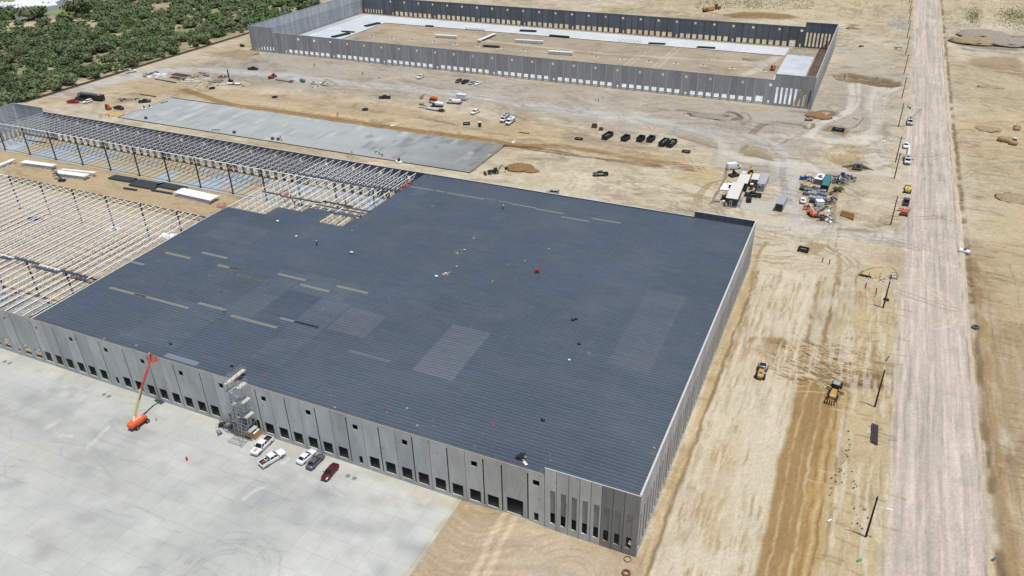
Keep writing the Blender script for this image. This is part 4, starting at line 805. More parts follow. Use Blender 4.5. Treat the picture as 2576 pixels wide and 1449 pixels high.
def vehicle(kind, pm, label, cat, loc, rz, group=None, load=None, stripe=None):
    nm = {'sedan': 'parked_sedan', 'suv': 'parked_suv', 'pickup': 'pickup_truck', 'van': 'cargo_van', 'jeep': 'off_road_car'}[kind]
    t = thing(nm, label, cat, loc, rz, group)
    if kind == 'sedan':
        mb = MB(); mb.loft([ringb(2.45, .68, .38, .52, .62), ringb(2.25, .86, .26, .62, .74), ringb(1.5, .93, .2, .72, .88), ringb(.95, .93, .2, .8, .94), ringb(-1.6, .93, .2, .84, .98), ringb(-2.2, .88, .26, .82, 1.0), ringb(-2.45, .74, .4, .76, .9)]); mb.build('body', pm, t, True)
        cabin(t, (1.0, -1.85), (.15, -1.15), .78, .62, .93, 1.44, pm); wheels(t, (1.45, -1.45), .94, .33, .22); lamps(t, 2.32, -2.4, .62, .64, .8); mirrors(t, .75, .93, .92, pm)
    elif kind == 'jeep':
        mb = MB(); mb.loft([ringb(2.0, .6, .5, .9, 1.05), ringb(.7, .72, .45, 1.0, 1.12), ringb(.65, .8, .45, 1.0, 1.14), ringb(-1.9, .8, .45, 1.0, 1.14)]); mb.build('body', pm, t); cabin(t, (.6, -1.85), (.35, -1.8), .76, .7, 1.1, 1.82, P_BLACK)
        wheels(t, (1.35, -1.3), .92, .42, .28); lamps(t, 1.98, -1.88, .5, .85); mb = MB(); mb.cyl((-1.9, 0, 1.0), (-2.15, 0, 1.0), .4, n=12); mb.build('spare_wheel', TYRE, t)
    elif kind == 'suv':
        mb = MB(); mb.loft([ringb(2.4, .75, .42, .7, .85), ringb(2.2, .9, .32, .85, .98), ringb(1.3, .96, .28, .95, 1.06), ringb(-2.1, .96, .28, .98, 1.08), ringb(-2.38, .86, .4, .9, 1.05)]); mb.build('body', pm, t, True)
        cabin(t, (1.2, -2.25), (.4, -1.95), .85, .7, 1.05, 1.74, pm); wheels(t, (1.5, -1.45), .97, .37, .25); lamps(t, 2.34, -2.32, .66, .8, .98); mirrors(t, .95, .96, 1.02, pm)
    elif kind == 'van':
        mb = MB(); mb.loft([ringb(2.95, .8, .5, .8, 1.0, .8), ringb(2.6, .96, .35, 1.1, 1.25), ringb(1.9, 1.02, .3, 1.35, 1.5), ringb(1.2, 1.03, .3, 1.6, 2.35, .82), ringb(.8, 1.03, .3, 1.7, 2.55, .84), ringb(-2.8, 1.03, .3, 1.7, 2.6, .86), ringb(-2.98, .98, .4, 1.6, 2.5, .86)]); mb.build('body', pm, t)
        mb = MB(); mb.add([(1.95, -.86, 1.5), (1.95, .86, 1.5), (1.28, .8, 2.28), (1.28, -.8, 2.28)], [(0, 1, 2, 3)]); [mb.add([(1.6, sy*1.045, 1.45), (.75, sy*1.045, 1.45), (.75, sy*1.01, 2.0), (1.3, sy*1.01, 2.0)], [(0, 1, 2, 3) if sy > 0 else (3, 2, 1, 0)]) for sy in (-1, 1)]; mb.build('window_glass', GLASS, t)
        wheels(t, (1.85, -1.75), 1.03, .37, .25); lamps(t, 2.85, -2.97, .7, .85, 1.2); mirrors(t, 1.6, 1.04, 1.3, P_BLACK)
    else:
        mb = MB(); mb.loft([ringb(2.9, .82, .5, .85, 1.02), ringb(2.7, .96, .42, .98, 1.12), ringb(1.25, 1.0, .38, 1.08, 1.2), ringb(-.95, 1.0, .38, 1.1, 1.2)]); mb.build('body', pm, t)
        mb = MB(); mb.box(-2.95, -.96, -1.0, -.84, .5, 1.18); mb.box(-2.95, -.96, .84, 1.0, .5, 1.18); mb.box(-2.97, -2.85, -.84, .84, .5, 1.16); mb.box(-2.85, -.96, -.84, .84, .5, .68); bd = mb.build('cargo_bed', pm, t)
        mb = MB(); mb.box(-2.84, -.97, -.83, .83, .681, .70); mb.box(-1.05, -.97, -.83, .83, .7, 1.15); mb.box(-2.85, -2.82, -.83, .83, .7, 1.15); mb.box(-2.82, -1.05, .80, .83, .7, 1.15); mb.box(-2.82, -1.05, -.83, -.80, .7, 1.15); mb.build('bed_liner', mat('bed_liner', (.035, .035, .035), .9), bd)
        cabin(t, (1.3, -.92), (.55, -.82), .88, .74, 1.19, 1.86, pm); wheels(t, (1.85, -1.75), 1.0, .41, .28); lamps(t, 2.82, -2.93, .74, .95, 1.0); mirrors(t, 1.05, 1.0, 1.15, P_BLACK)
        if load == 'tank': mb = MB(); mb.box(-2.6, -1.1, -.75, .75, .7, 1.6, .1, .1); mb.build('bed_load', GYM, t)
    if stripe: mb = MB(); [mb.box(1.5, 2.6, y0, y0+.2, 1.135, 1.17) for y0 in (-.3, .1)]; o = mb.build('hood_stripe', stripe, t); o.rotation_euler.y = R(0); o.location.z = .045
    return t
def V(kind, pm, label, cat, t, f, r, group=None, z=0, **k):
    a = at(t, *f, z); b_ = at(t, *r, z); return vehicle(kind, pm, label, cat, ((a.x+b_.x)/2, (a.y+b_.y)/2, z), head(b_, a), group, **k)
def VS(kind, pm, label, cat, t, fw, rw, side, hw, group=None, **k):     # visible wheel contacts, and on which side of the vehicle they are
    a = at(t, *fw); b_ = at(t, *rw); h = head(b_, a); n = Vector((-math.sin(h), math.cos(h), 0))*(-1 if side == 'L' else 1)*hw
    c = (a+b_)/2+n; return vehicle(kind, pm, label, cat, (c.x, c.y, 0), h, group, **k)
YG = 'vehicles parked on the concrete yard'
v = VS('pickup', P_WHITE, 'white pickup with two red hood stripes parked nearest the stair tower', 'pickup truck', 'j', (296, 1030), (398, 930), 'L', 1.0, YG, stripe=paint('stripe_red', (.5, .01, .04)))
v = VS('pickup', P_WHITE, 'white pickup with blue and orange cargo heaped in its open bed', 'pickup truck', 'j', (512, 1055), (352, 1152), 'R', 1.0, YG)
g3 = random.Random(5)
for k, (m_, n_) in enumerate(((P_BLUE, 'tarp_bundle'), (P_ORG, 'water_cooler'), (WOOD, 'wooden_box'), (paint('paint_sky', (.15, .4, .6)), 'blue_bucket'))):
    mb = MB(); mb.box(-2.7+k*.42, -2.35+k*.42, -.6+.25*(k % 2), .35-.2*(k % 2), .71, 1.25+.1*(k % 3), .05, .05); mb.build(n_, m_, v)
VS('sedan', P_WHITE, 'white sedan parked beside the dark grey sedan', 'car', 'j', (790, 1042), (712, 1112), 'R', .94, YG)
VS('sedan', P_GREY, 'dark grey sedan parked between white and maroon sedans', 'car', 'j', (872, 1082), (800, 1158), 'R', .94, YG)
VS('sedan', P_MAR, 'maroon sedan parked alone at the end of the row', 'car', 'j', (940, 1255), (1003, 1180), 'L', .94, YG)
WG = 'vehicles parked near the west end'
V('pickup', P_WHITE, 'white pickup driving the dirt road along the brush', 'pickup truck', 'a', (1252, 660), (1165, 675))
V('pickup', P_RED, 'bright red pickup parked beside the long black trailer', 'pickup truck', 'a', (722, 948), (630, 948), WG)
V('suv', P_GREEN, 'dark green suv parked against the long black trailer', 'suv', 'a', (775, 928), (700, 920), WG)
V('suv', P_WHITE, 'white suv parked in front of the long black trailer', 'suv', 'a', (775, 953), (845, 938), WG)
V('pickup', P_BLACK, 'black pickup hitched to a blue frame gooseneck trailer', 'pickup truck', 'a', (1392, 938), (1280, 948), WG)
V('pickup', P_MAR, 'maroon pickup parked beside the orange telehandler', 'pickup truck', 'a', (1136, 1012), (1060, 1000), WG)
V('pickup', P_BLACK, 'black pickup with tan sills below the far shell corner', 'pickup truck', 'a', (2383, 643), (2280, 643))
V('pickup', P_WHITE, 'white pickup left of the row of four parked cars', 'pickup truck', 'b', (1738, 732), (1800, 705))
FG = 'cars parked in a row before the far shell'
V('suv', P_GREY, 'charcoal suv leftmost in the row of four parked cars', 'suv', 'b', (2090, 770), (2145, 745), FG)
V('pickup', P_BLACK, 'black pickup second in the row of four parked cars', 'pickup truck', 'b', (2148, 780), (2208, 750), FG)
V('sedan', P_SILV, 'silver sedan third in the row of four parked cars', 'car', 'b', (2214, 782), (2265, 762), FG)
V('sedan', P_WHITE, 'white sedan at the right end of the row of four', 'car', 'b', (2268, 790), (2318, 762), FG)
V('pickup', P_BLACK, 'black pickup parked alone above the tan embankment', 'pickup truck', 'b', (1395, 907), (1480, 907))
V('pickup', P_WHITE, 'white pickup parked above the portable toilet', 'pickup truck', 'b', (2238, 1060), (2303, 1028))
V('pickup', P_BLACK, 'black crew cab pickup on the graded pad behind the roof', 'pickup truck', 'g', (1015, 568), (1155, 562))
V('suv', P_SILV, 'silver suv parked close behind the roof edge', 'suv', 'g', (600, 728), (692, 738))
V('van', P_WHITE, 'white high roof cargo van above the office trailer', 'van', 'P', (945, 170), (485, 225))
V('pickup', P_BLACK, 'black pickup parked beside the office trailers', 'pickup truck', 'P', (1075, 1050), (1560, 1100))
V('jeep', P_RED, 'red and black soft top off-roader on the gravel pad', 'off-roader', 'P', (1200, 1130), (1185, 1310))
V('sedan', P_WHITE, 'white sedan parked beside the salvage heap', 'car', 'Q', (275, 730), (262, 890))
V('pickup', P_WHITE, 'white pickup parked beside a utility pole on the haul road', 'pickup truck', 'W', (408, 1025), (415, 895))
V('pickup', P_GREY, 'dark grey pickup towing the red trailer lift', 'pickup truck', 'X', (650, 775), (612, 968))
# ---------------- people ----------------
SKIN = mat('skin', (.35, .2, .13), .6, var=0); HIV = mat('hi_vis_yellow', (.55, .8, .12), .7, var=0); HIO = mat('hi_vis_orange', (.85, .2, .05), .7, var=0); DEN = mat('work_trousers', (.03, .04, .06), .9, var=0); SHR = mat('work_shirt', (.06, .07, .09), .9, var=0); SHT = mat('tan_shirt', (.3, .24, .17), .9, var=0); SHW = mat('white_shirt', (.6, .6, .6), .9, var=0)
def skin_body(pose):
    J = {'hip': (0, 0, .95), 'bel': (0, 0, 1.12), 'che': (0, 0, 1.35), 'nec': (0, 0, 1.52), 'hd1': (0, .01, 1.6), 'hd2': (0, .01, 1.74)}
    for s_, n in ((1, 'l'), (-1, 'r')):
        J['h'+n] = (s_*.1, 0, .9); J['k'+n] = (s_*.12, .03, .5); J['a'+n] = (s_*.12, -.02, .09); J['t'+n] = (s_*.13, .15, .04)
        J['s'+n] = (s_*.2, 0, 1.43); J['e'+n] = (s_*.27, -.02, 1.15); J['w'+n] = (s_*.27, .1, .92); J['f'+n] = (s_*.26, .14, .84)
    if pose == 'bend':
        for k in list(J):
            if J[k][2] > 1.0 or k[0] in 'ewf': x, y, z = J[k]; a = R(65); dy, dz = y, z-.95; J[k] = (x, dy*math.cos(a)+dz*math.sin(a), .95-dy*math.sin(a)*.3+dz*math.cos(a)) if k[0] not in 'ewf' else J[k]
        for s_, n in ((1, 'l'), (-1, 'r')): J['e'+n] = (s_*.25, .48, .88); J['w'+n] = (s_*.2, .5, .62); J['f'+n] = (s_*.18, .5, .52)
    if pose == 'walk':
        for s_, n in ((1, 'l'), (-1, 'r')): J['k'+n] = (s_*.1, .14*s_+.06, .52); J['a'+n] = (s_*.1, .3*s_-.05, .1); J['t'+n] = (s_*.1, .3*s_+.1, .05); J['w'+n] = (s_*.26, -.2*s_, .95); J['f'+n] = (s_*.26, -.24*s_, .87)
    E = [('hip', 'bel'), ('bel', 'che'), ('che', 'nec'), ('nec', 'hd1'), ('hd1', 'hd2')]
    for n in 'lr': E += [('hip', 'h'+n), ('h'+n, 'k'+n), ('k'+n, 'a'+n), ('a'+n, 't'+n), ('che', 's'+n), ('s'+n, 'e'+n), ('e'+n, 'w'+n), ('w'+n, 'f'+n)]
    ks = list(J); me = bpy.data.meshes.new('b'); me.from_pydata([J[k] for k in ks], [(ks.index(a), ks.index(b_)) for a, b_ in E], [])
    ob = bpy.data.objects.new('b', me); COL.objects.link(ob); ob.modifiers.new('s', 'SKIN')
    rad = {'hip': .15, 'bel': .14, 'che': .17, 'nec': .06, 'hd1': .09, 'hd2': .08, 'h': .1, 'k': .07, 'a': .05, 't': .045, 's': .07, 'e': .05, 'w': .04, 'f': .04}
    for k, v_ in zip(ks, me.skin_vertices[0].data): r_ = rad.get(k) or rad[k[0]]; v_.radius = (r_, r_); v_.use_root = (k == 'hip')
    ob.modifiers.new('u', 'SUBSURF').levels = 1
    dg = bpy.context.evaluated_depsgraph_get(); out = bpy.data.meshes.new_from_object(ob.evaluated_get(dg)); out.name = 'person_body'; bpy.data.objects.remove(ob); out.materials.clear()
    for m_ in (SKIN, SHR, DEN): out.materials.append(m_)
    hd = Vector(J['hd1'])
    for p in out.polygons:
        c = p.center; d = (c-hd).length; p.material_index = 0 if d < .2 else (2 if c.z < .92 and abs(c.x) < .2 and c.y < .35 else 1); p.use_smooth = True
    return out, Vector(J['hd2']), Vector(J['che']), J
BODY = {p: skin_body(p) for p in ('stand', 'bend', 'walk')}
def person(label, loc, rz=0, pose='stand', vest=None, hat=None, shirt=None, group=None):
    me, h, c, J = BODY[pose]; o = link(bpy.data.objects.new('person', me)); o.location = loc; o.rotation_euler.z = rz; tag(o, label, 'person', group)
    if shirt: o.material_slots[1].link = 'OBJECT'; o.material_slots[1].material = shirt
    mb = MB(); mb.blob((h.x, h.y, h.z-.03), .14, .15, .11, 10, 4, 0, flat=True); mb.ring((h.x, h.y+.02, h.z-.04), .17, .05, .02, 10); mb.build('hard_hat', hat or P_WHITE, o, True)
    if vest:
        b_ = Vector(J['bel']); d = (c-b_); mb = MB(); mb.cyl(b_-d*.4, c+d*.25, .2, .215, 10); mb.build('safety_vest', vest, o, True)
    return o
def PT(label, t, x, y, z=0, **k): p = at(t, x, y, z); return person(label, (p.x, p.y, p.z), g3.uniform(0, 6.28), **k)
def roofz(t, x, y):
    p = at(t, x, y, 13.7)
    for _ in range(3): p = at(t, x, y, DECKZ(p.y))
    return p
def PR(label, t, x, y, **k): p = roofz(t, x, y); return person(label, (p.x, p.y, p.z+.01), g3.uniform(0, 6.28), **k)
RW = 'workers on the roof steel'
PR('worker in yellow vest and white hat bending on the far roof deck', 'f', 2525, 632, pose='bend', vest=HIV)
PR('worker in orange shirt on the planks by the roof opening', 'f', 575, 545, pose='stand', shirt=HIO, vest=HIO, group=RW)
PR('worker in dark clothes stepping down the plank below the orange one', 'f', 592, 580, pose='walk', group=RW)
PR('worker standing at the deck edge where the plank ends', 'f', 612, 606, group=RW)
PR('dark clothed worker at the raised corner of the deck edge', 'f', 652, 620, group=RW)
PR('worker standing left of the plank, by the stepped deck', 'f', 518, 585, shirt=SHT, group=RW)
PR('dark worker standing on the middle plank among white joists', 'f', 895, 600, hat=P_YEL, group=RW)
PR('worker carrying on at the right end of the upper plank', 'f', 1078, 600, group=RW)
PR('worker in tan shirt leaning over the deck above the square opening', 'f', 948, 680, pose='bend', shirt=SHT, group=RW)
PR('worker crouched at the right corner above the square opening', 'f', 1215, 712, pose='bend', group=RW)
PR('worker bending at the left edge of the square opening', 'f', 985, 695, pose='bend', shirt=SHW, group=RW)
PR('worker in black walking alone across the open roof deck', 'f', 815, 975, pose='bend', shirt=SHR, group=None)
PT('leftmost of two workers standing by the truss wall', 'a', 917, 1088, shirt=SHT); PT('right one of two workers standing by the truss wall', 'a', 937, 1084, shirt=SHT, pose='walk'); PT('worker in pale shirt beside the tan sand bed', 'a', 1004, 1078, shirt=SHT)
PT('worker in white by the small red machine on the tan track', 'b', 1002, 1070, shirt=SHW); PT('worker with orange vest on the tan track', 'b', 1008, 1060, vest=HIO, shirt=SHW)
PT('worker seen standing beyond the haul road near the far shell', 'c', 1108, 910, shirt=SHR); PT('left worker of a pair on the grey ground by far shell', 'c', 1042, 934); PT('right worker of a pair on the grey ground by far shell', 'c', 1066, 940)
for k, (x, y, l) in enumerate(((457, 1292, 'worker crouching at the edge of the casting slab, left one'), (480, 1272, 'worker in light shirt on the casting slab edge'), (486, 1300, 'worker crouching at the casting slab edge, right one'))): PT(l, 'b', x, y, pose='bend', shirt=SHT if k else SHR)
PT('lone worker on the dirt below the casting slab edge', 'b', 1138, 1412, pose='bend', shirt=SHT)
for k, (x, y) in enumerate(((1350, 1410), (1365, 1402), (1385, 1425), (1398, 1432), (1420, 1442))): PT(('leftmost', 'second from left', 'middle', 'second from right', 'rightmost')[k]+' concrete finisher kneeling on the grey casting slab', 'b', x, y, pose='bend', shirt=SHW if k % 2 else SHR)
# ---------------- boom lifts, telehandlers ----------------
def aty(t, x, y, Y):
    x0, y0, k = TL[t]; u = (x0+x*k)/4032*2576; v_ = (y0+y*k)/4032*2576
    d = _f + _r*((u-1288)/CF) - _u*((v_-724.5)/CF); return CAMP+d*((Y-CAMP.y)/d.y)
def cage(mb, c, w_=2.4, d=1.0, h=1.1):
    x, y, z = c
    for zz in (0, h/2, h):
        for a, b_ in (((x-w_/2, y-d/2), (x+w_/2, y-d/2)), ((x+w_/2, y-d/2), (x+w_/2, y+d/2)), ((x+w_/2, y+d/2), (x-w_/2, y+d/2)), ((x-w_/2, y+d/2), (x-w_/2, y-d/2))): mb.bar((*a, z+zz), (*b_, z+zz), .07)
    for i in range(5): 
        for yy in (-d/2, d/2): xx = x-w_/2+w_*i/4; mb.bar((xx, y+yy, z), (xx, y+yy, z+h), .06)
    mb.box(x-w_/2, x+w_/2, y-d/2, y+d/2, z-.06, z)
def lift_base(root, pm, L=3.4, W=2.4):
    mb = MB(); mb.box(-L/2, L/2, -W*.32, W*.32, .35, .75); mb.build('chassis', DKM, root); wheels(root, (L*.36, -L*.36), W/2, .5, .36)
c0 = at('i', 1288, 1222); ang = head(at('i', 1230, 1245), at('i', 1345, 1165))
bl = thing('boom_lift', 'orange boom lift with its long boom raised to the roof edge', 'boom lift', (c0.x, c0.y, 0), ang)
lift_base(bl, P_ORG, 3.8, 2.5)
mb = MB(); mb.loft([ringb(1.9, .5, .8, 1.3, 1.5), ringb(1.4, .8, .8, 1.5, 1.75), ringb(-1.6, .95, .8, 1.6, 1.9), ringb(-2.4, .85, .8, 1.5, 1.8), ringb(-2.6, .6, .95, 1.3, 1.5)]); mb.build('turret', P_ORG, bl)
mb = MB(); mb.box(-1.2, 1.0, -.18, .18, 1.7, 1.99); mb.build('boom_cradle', P_CREAM, bl)
inv = bl.matrix_basis.inverted() if False else Matrix.Rotation(-ang, 4, 'Z')@Matrix.Translation((-c0.x, -c0.y, 0))
P0 = at('i', 1240, 1140, 2.0); P1 = aty('i', 1300, 890, -5.2); P2 = aty('i', 1357, 712, -2.6); P3 = aty('i', 1384, 625, -1.7)
f_ = lambda p: inv@Vector(p)
mb = MB(); mb.bar(f_(P0), f_(P1), .5, .55); mb.build('boom_section', P_CREAM, bl)
mb = MB(); mb.bar(f_(P1), f_(P2), .38, .42); mb.build('boom_section', P_REDM, bl); mb = MB(); mb.bar(f_(P1*.6+P0*.4+Vector((.3, 0, .1))), f_(P1+Vector((.3, 0, .1))), .12); mb.build('hose_track', DKM, bl)
mb = MB(); mb.bar(f_(P2), f_(P3), .25); mb.bar(f_(P2+Vector((.3, 0, 0))), f_(P3+Vector((.3, 0, 0))), .12); mb.build('jib', P_ORG, bl)
cb = f_(P3); mb = MB(); q = aty('i', 1400, 622, -1.2); cage(mb, (0, 0, 0), 2.6, 1.0, 1.1); co = mb.build('basket', P_REDM, bl); co.location = f_(q); co.rotation_euler.z = -ang+R(-10)
PB = person('worker in dark clothes in the orange basket at the roof edge', (q.x-.2, q.y, q.z+.02), 2.0, 'stand')
mb = MB(); mb.bar((-1.3, -.3, 1.9), f_(P0), .4); mb.build('boom_cradle', P_CREAM, bl)
def boom_folded(label, t, ctr, tip, pm, group=None, up=1.0, bmat=None):
    a = at(t, *ctr); b_ = at(t, *tip); h = head(a, b_); L_ = (b_-a).length
    r = thing('boom_lift', label, 'boom lift', (a.x, a.y, 0), h, group); lift_base(r, pm, 3.4, 2.4)
    mb = MB(); mb.loft([ringb(1.4, .8, .8, 1.5, 1.7), ringb(-1.6, .95, .8, 1.7, 2.0), ringb(-2.0, .8, .9, 1.5, 1.8)]); mb.build('turret', pm, r)
    mb = MB(); mb.bar((-1.2, 0, 2.1), (L_*.7, 0, 1.7+up), .35); mb.build('boom_section', bmat or P_CREAM, r)
    mb = MB(); mb.bar((L_*.7, 0, 1.7+up), (L_-.6, 0, .9), .22); mb.build('jib', DKM, r); mb = MB(); cage(mb, (0, 0, 0), 2.2, .9); o = mb.build('basket', P_REDM, r); o.location = (L_, 0, .4); o.rotation_euler.z = R(90); return r
boom_folded('orange boom lift folded flat beside the lowboy trailer', 'b', (1885, 925), (1775, 908), P_ORG)
boom_folded('red boom lift with lowered basket at the salvage heap', 'Q', (500, 1190), (360, 1030), P_ORG, up=1.2)
def telehandler(label, t, f, r_, pm):
    a = at(t, *f); b_ = at(t, *r_); r = thing('telehandler', label, 'telehandler', ((a.x+b_.x)/2, (a.y+b_.y)/2, 0), head(b_, a)); wheels(r, (1.6, -1.6), 1.2, .62, .42)
    mb = MB(); mb.box(-2.4, 2.2, -.6, .6, .7, 1.2); mb.box(-2.2, .3, -1.05, -.45, 1.0, 1.7, .1, .05); mb.build('chassis', pm, r); mb = MB(); mb.box(-.7, .7, .3, 1.1, 1.0, 2.5, .15, .08); mb.build('cab', GLASS, r)
    mb = MB(); mb.bar((-2.3, -.1, 2.1), (3.0, -.1, 1.6), .4, .45); mb.build('boom_section', pm, r); mb = MB(); mb.box(3.0, 3.3, -.9, .9, .5, 1.6); [mb.box(3.3, 4.4, y, y+.12, .45, .55) for y in (-.6, .5)]; mb.build('fork', DKM, r); return r
telehandler('orange telehandler parked west of the maroon pickup', 'a', (985, 985), (1012, 1022), P_ORG)
telehandler('orange telehandler with boom lowered beside the steel laydown', 'a', (2475, 735), (2550, 700), P_ORG)
telehandler('orange telehandler standing inside the far concrete shell', 'd', (270, 620), (245, 668), P_ORG)
# ---------------- soil compactor and motor grader ----------------
a = at('Z', 395, 170); b_ = at('Z', 300, 490); r = thing('soil_compactor', 'yellow soil compactor with black canopy on the pale graded pad', 'compactor', ((a.x+b_.x)/2, (a.y+b_.y)/2, 0), head(b_, a))
mb = MB(); mb.loft([ringb(-.1, .62, .9, 1.5, 1.7, .9), ringb(-1.8, .68, .8, 1.4, 1.6, .9), ringb(-2.8, .62, .7, 1.1, 1.25, .9)]); mb.build('engine_hood', P_YEL, r); mb = MB(); mb.box(-2.0, -1.4, -.35, .35, 1.585, 1.62); mb.build('hood_vent', DKM, r)
mb = MB(); mb.cyl((2.0, -1.05, .75), (2.0, 1.05, .75), .75, n=20); mb.build('drum', GALV, r, True); mb = MB(); mb.box(1.0, 3.0, 1.06, 1.25, .5, 1.0); mb.box(1.0, 3.0, -1.25, -1.06, .5, 1.0); mb.box(2.85, 3.05, -1.25, 1.25, .5, .95); mb.build('drum_frame', DKM, r)
mb = MB(); mb.box(.0, 1.3, -.7, .7, 2.5, 2.6, .05, .05); [mb.bar((x, y, 1.2), (x, y, 2.5), .08) for x in (.05, 1.25) for y in (-.65, .65)]; mb.build('canopy', P_BLACK, r); mb = MB(); mb.box(-.1, 1.2, -.6, .6, .7, 1.2); mb.box(.2, .7, -.25, .25, 1.2, 1.7); mb.build('operator_platform', GYM, r)
for sy in (-1, 1): mb = MB(); mb.cyl((-1.7, sy*.75, .75), (-1.7, sy*1.2, .75), .75, n=16); mb.build('wheel', TYRE, r)
a = at('Z', 2190, 600); b_ = at('Z', 2000, 1090); r = thing('motor_grader', 'yellow and black motor grader working at the end of the brown cut', 'grader', ((a.x+b_.x)/2, (a.y+b_.y)/2, 0), head(b_, a))
mb = MB(); mb.bar((4.2, 0, 1.1), (1.2, 0, 1.8), .35, .4); mb.build('main_frame', DKM, r); mb = MB(); mb.loft([ringb(-.2, .6, 1.0, 1.8, 2.1, .9), ringb(-2.6, .7, 1.0, 1.8, 2.1, .9), ringb(-3.1, .6, 1.0, 1.6, 1.8, .9)]); mb.build('engine_hood', P_YEL, r)
mb = MB(); mb.box(.1, 1.7, -.8, .8, 1.1, 3.1, .12, .08); mb.build('cab', GLASS, r); mb = MB(); mb.box(.1, 1.7, -.72, .72, 3.1, 3.18); mb.build('cab_roof', mat('cab_roof_pale', (.3, .32, .34), .5), r)
mb = MB(); mb.add([(1.5, -2.1, .1), (2.3, 2.1, .1), (2.1, 2.1, .75), (1.3, -2.1, .75), (1.35, -2.1, .1), (2.15, 2.1, .1), (1.95, 2.1, .75), (1.15, -2.1, .75)], [(0, 1, 2, 3), (7, 6, 5, 4), (3, 2, 6, 7), (0, 4, 5, 1), (0, 3, 7, 4), (1, 5, 6, 2)]); mb.build('blade', P_YEL, r)
mb = MB(); mb.cyl((1.9, 0, .9), (1.9, 0, 1.1), .8, n=18); mb.build('blade_circle', DKM, r); mb = MB(); [mb.bar((1.3, sy*1.6, .8), (2.2, sy*2.0, 2.9), .07) for sy in (-1, 1)]; [mb.cyl((2.2, sy*2.0, 2.85), (2.2, sy*2.0, 3.05), .16, n=8) for sy in (-1, 1)]; mb.build('guidance_mast', P_YEL, r)
for x, hw in ((3.9, 1.15), (-1.3, 1.15), (-2.8, 1.15)):
    for sy in (-1, 1): mb = MB(); mb.cyl((x, sy*(hw-.4), .68), (x, sy*hw, .68), .68, n=16); mb.build('wheel', TYRE, r)
mb = MB(); [mb.bar((-3.2, y, .8), (-4.0, y*1.2, .4), .14) for y in (-.9, -.45, 0, .45, .9)]; mb.box(-3.4, -3.2, -1.3, 1.3, .7, .95); mb.build('ripper', P_YEL, r); mb = MB(); mb.bar((4.5, -1.1, .6), (4.5, 1.1, .6), .14); mb.box(4.0, 4.5, -.3, .3, .8, 1.3); mb.build('front_bar', DKM, r)
# small roller, trailer lift, skid steer on the road
a = at('X', 672, 440); b_ = at('X', 655, 630); r = thing('soil_compactor', 'bright yellow compactor parked on the road behind the pickup', 'compactor', ((a.x+b_.x)/2, (a.y+b_.y)/2, 0), head(b_, a))
mb = MB(); mb.loft([ringb(.1, .85, .9, 1.7, 1.9, .9), ringb(-2.2, .9, .8, 1.5, 1.7, .9)]); mb.build('engine_hood', P_YEL2, r); mb = MB(); [mb.box(x, x+.3, -.45, .45, 1.78-.0, 1.86) for x in (-1.7, -.9)]; mb.build('hood_vent', DKM, r)
mb = MB(); mb.box(1.7, 2.6, -1.0, -.08, 2.2, 2.3); mb.box(1.7, 2.6, .08, 1.0, 2.2, 2.3); [mb.bar((1.75, y, .9), (1.75, y, 2.2), .08) for y in (-.9, .9)]; mb.build('canopy', P_YEL2, r)
mb = MB(); mb.cyl((2.2, -1.05, .75), (2.2, 1.05, .75), .75, n=18); mb.build('drum', GYM, r, True); mb = MB(); mb.box(.1, 1.6, -.7, .7, .6, 1.3); mb.box(.5, .9, -.3, .3, 1.3, 1.8); mb.build('operator_platform', DKM, r)
for sy in (-1, 1): mb = MB(); mb.cyl((-1.5, sy*.8, .75), (-1.5, sy*1.25, .75), .75, n=16); mb.build('wheel', TYRE, r)
a = at('X', 560, 1230); r = thing('trailer_lift', 'red towable lift trailer hitched behind the dark pickup', 'lift trailer', (a.x, a.y+.6, 0), R(88))
mb = MB(); mb.loft([ringb(1.3, 1.0, .6, 1.4, 1.6), ringb(-1.0, 1.1, .6, 1.5, 1.7)]); mb.build('turret', P_REDM, r); mb = MB(); mb.bar((1.0, 0, 1.7), (4.2, 0, 1.3), .3); mb.build('boom_section', P_CREAM, r); mb = MB(); mb.bar((1.2, 0, .5), (5.2, 0, .5), .16); mb.build('drawbar', DKM, r)
for sy in (-1, 1): mb = MB(); cage(mb, (3.4, sy*1.05, .8), 1.0, 1.6, .8); mb.build('basket', P_REDM, r)
wheels(r, (0, -.9), 1.25, .4, .3)
# ---------------- utility and work trucks ----------------
def truck_cab(r, x0, pm, hw=1.1, hz=1.9):
    mb = MB(); mb.loft([ringb(x0+2.6, .9, .6, 1.1, 1.3), ringb(x0+1.5, hw, .55, 1.3, 1.5), ringb(x0, hw, .55, 1.4, 1.55)]); mb.build('body', pm, r); cabin(r, (x0+1.5, x0), (x0+1.0, x0+.1), hw-.12, hw-.2, 1.5, hz+.5, pm)
    for sy in (-1, 1): mb = MB(); mb.box(x0+2.58, x0+2.65, sy*.6-.2, sy*.6+.2, .95, 1.15); mb.build('headlight', LENS, r)
    mb = MB(); mb.box(x0+2.6, x0+2.66, -.35, .35, .75, 1.2); mb.build('grille', DKM, r)
def worktruck(name, label, cat, t, f, r_, L, pm=P_WHITE, hw=1.2, group=None):
    a = at(t, *f); b_ = at(t, *r_); h = head(b_, a); c = (a+b_)/2; r = thing(name, label, cat, (c.x, c.y, 0), h, group); truck_cab(r, L/2-2.7, pm); wheels(r, (L/2-1.1, -L/2+1.2), hw, .5, .35)
    mb = MB(); mb.box(-L/2, L/2-2.7, -.4, .4, .6, .85); mb.build('chassis', DKM, r); return r, L
r, L = worktruck('bucket_truck', 'white bucket truck with its white boom unfolded over the road', 'bucket truck', 'W', (475, 600), (500, 430), 7.2)
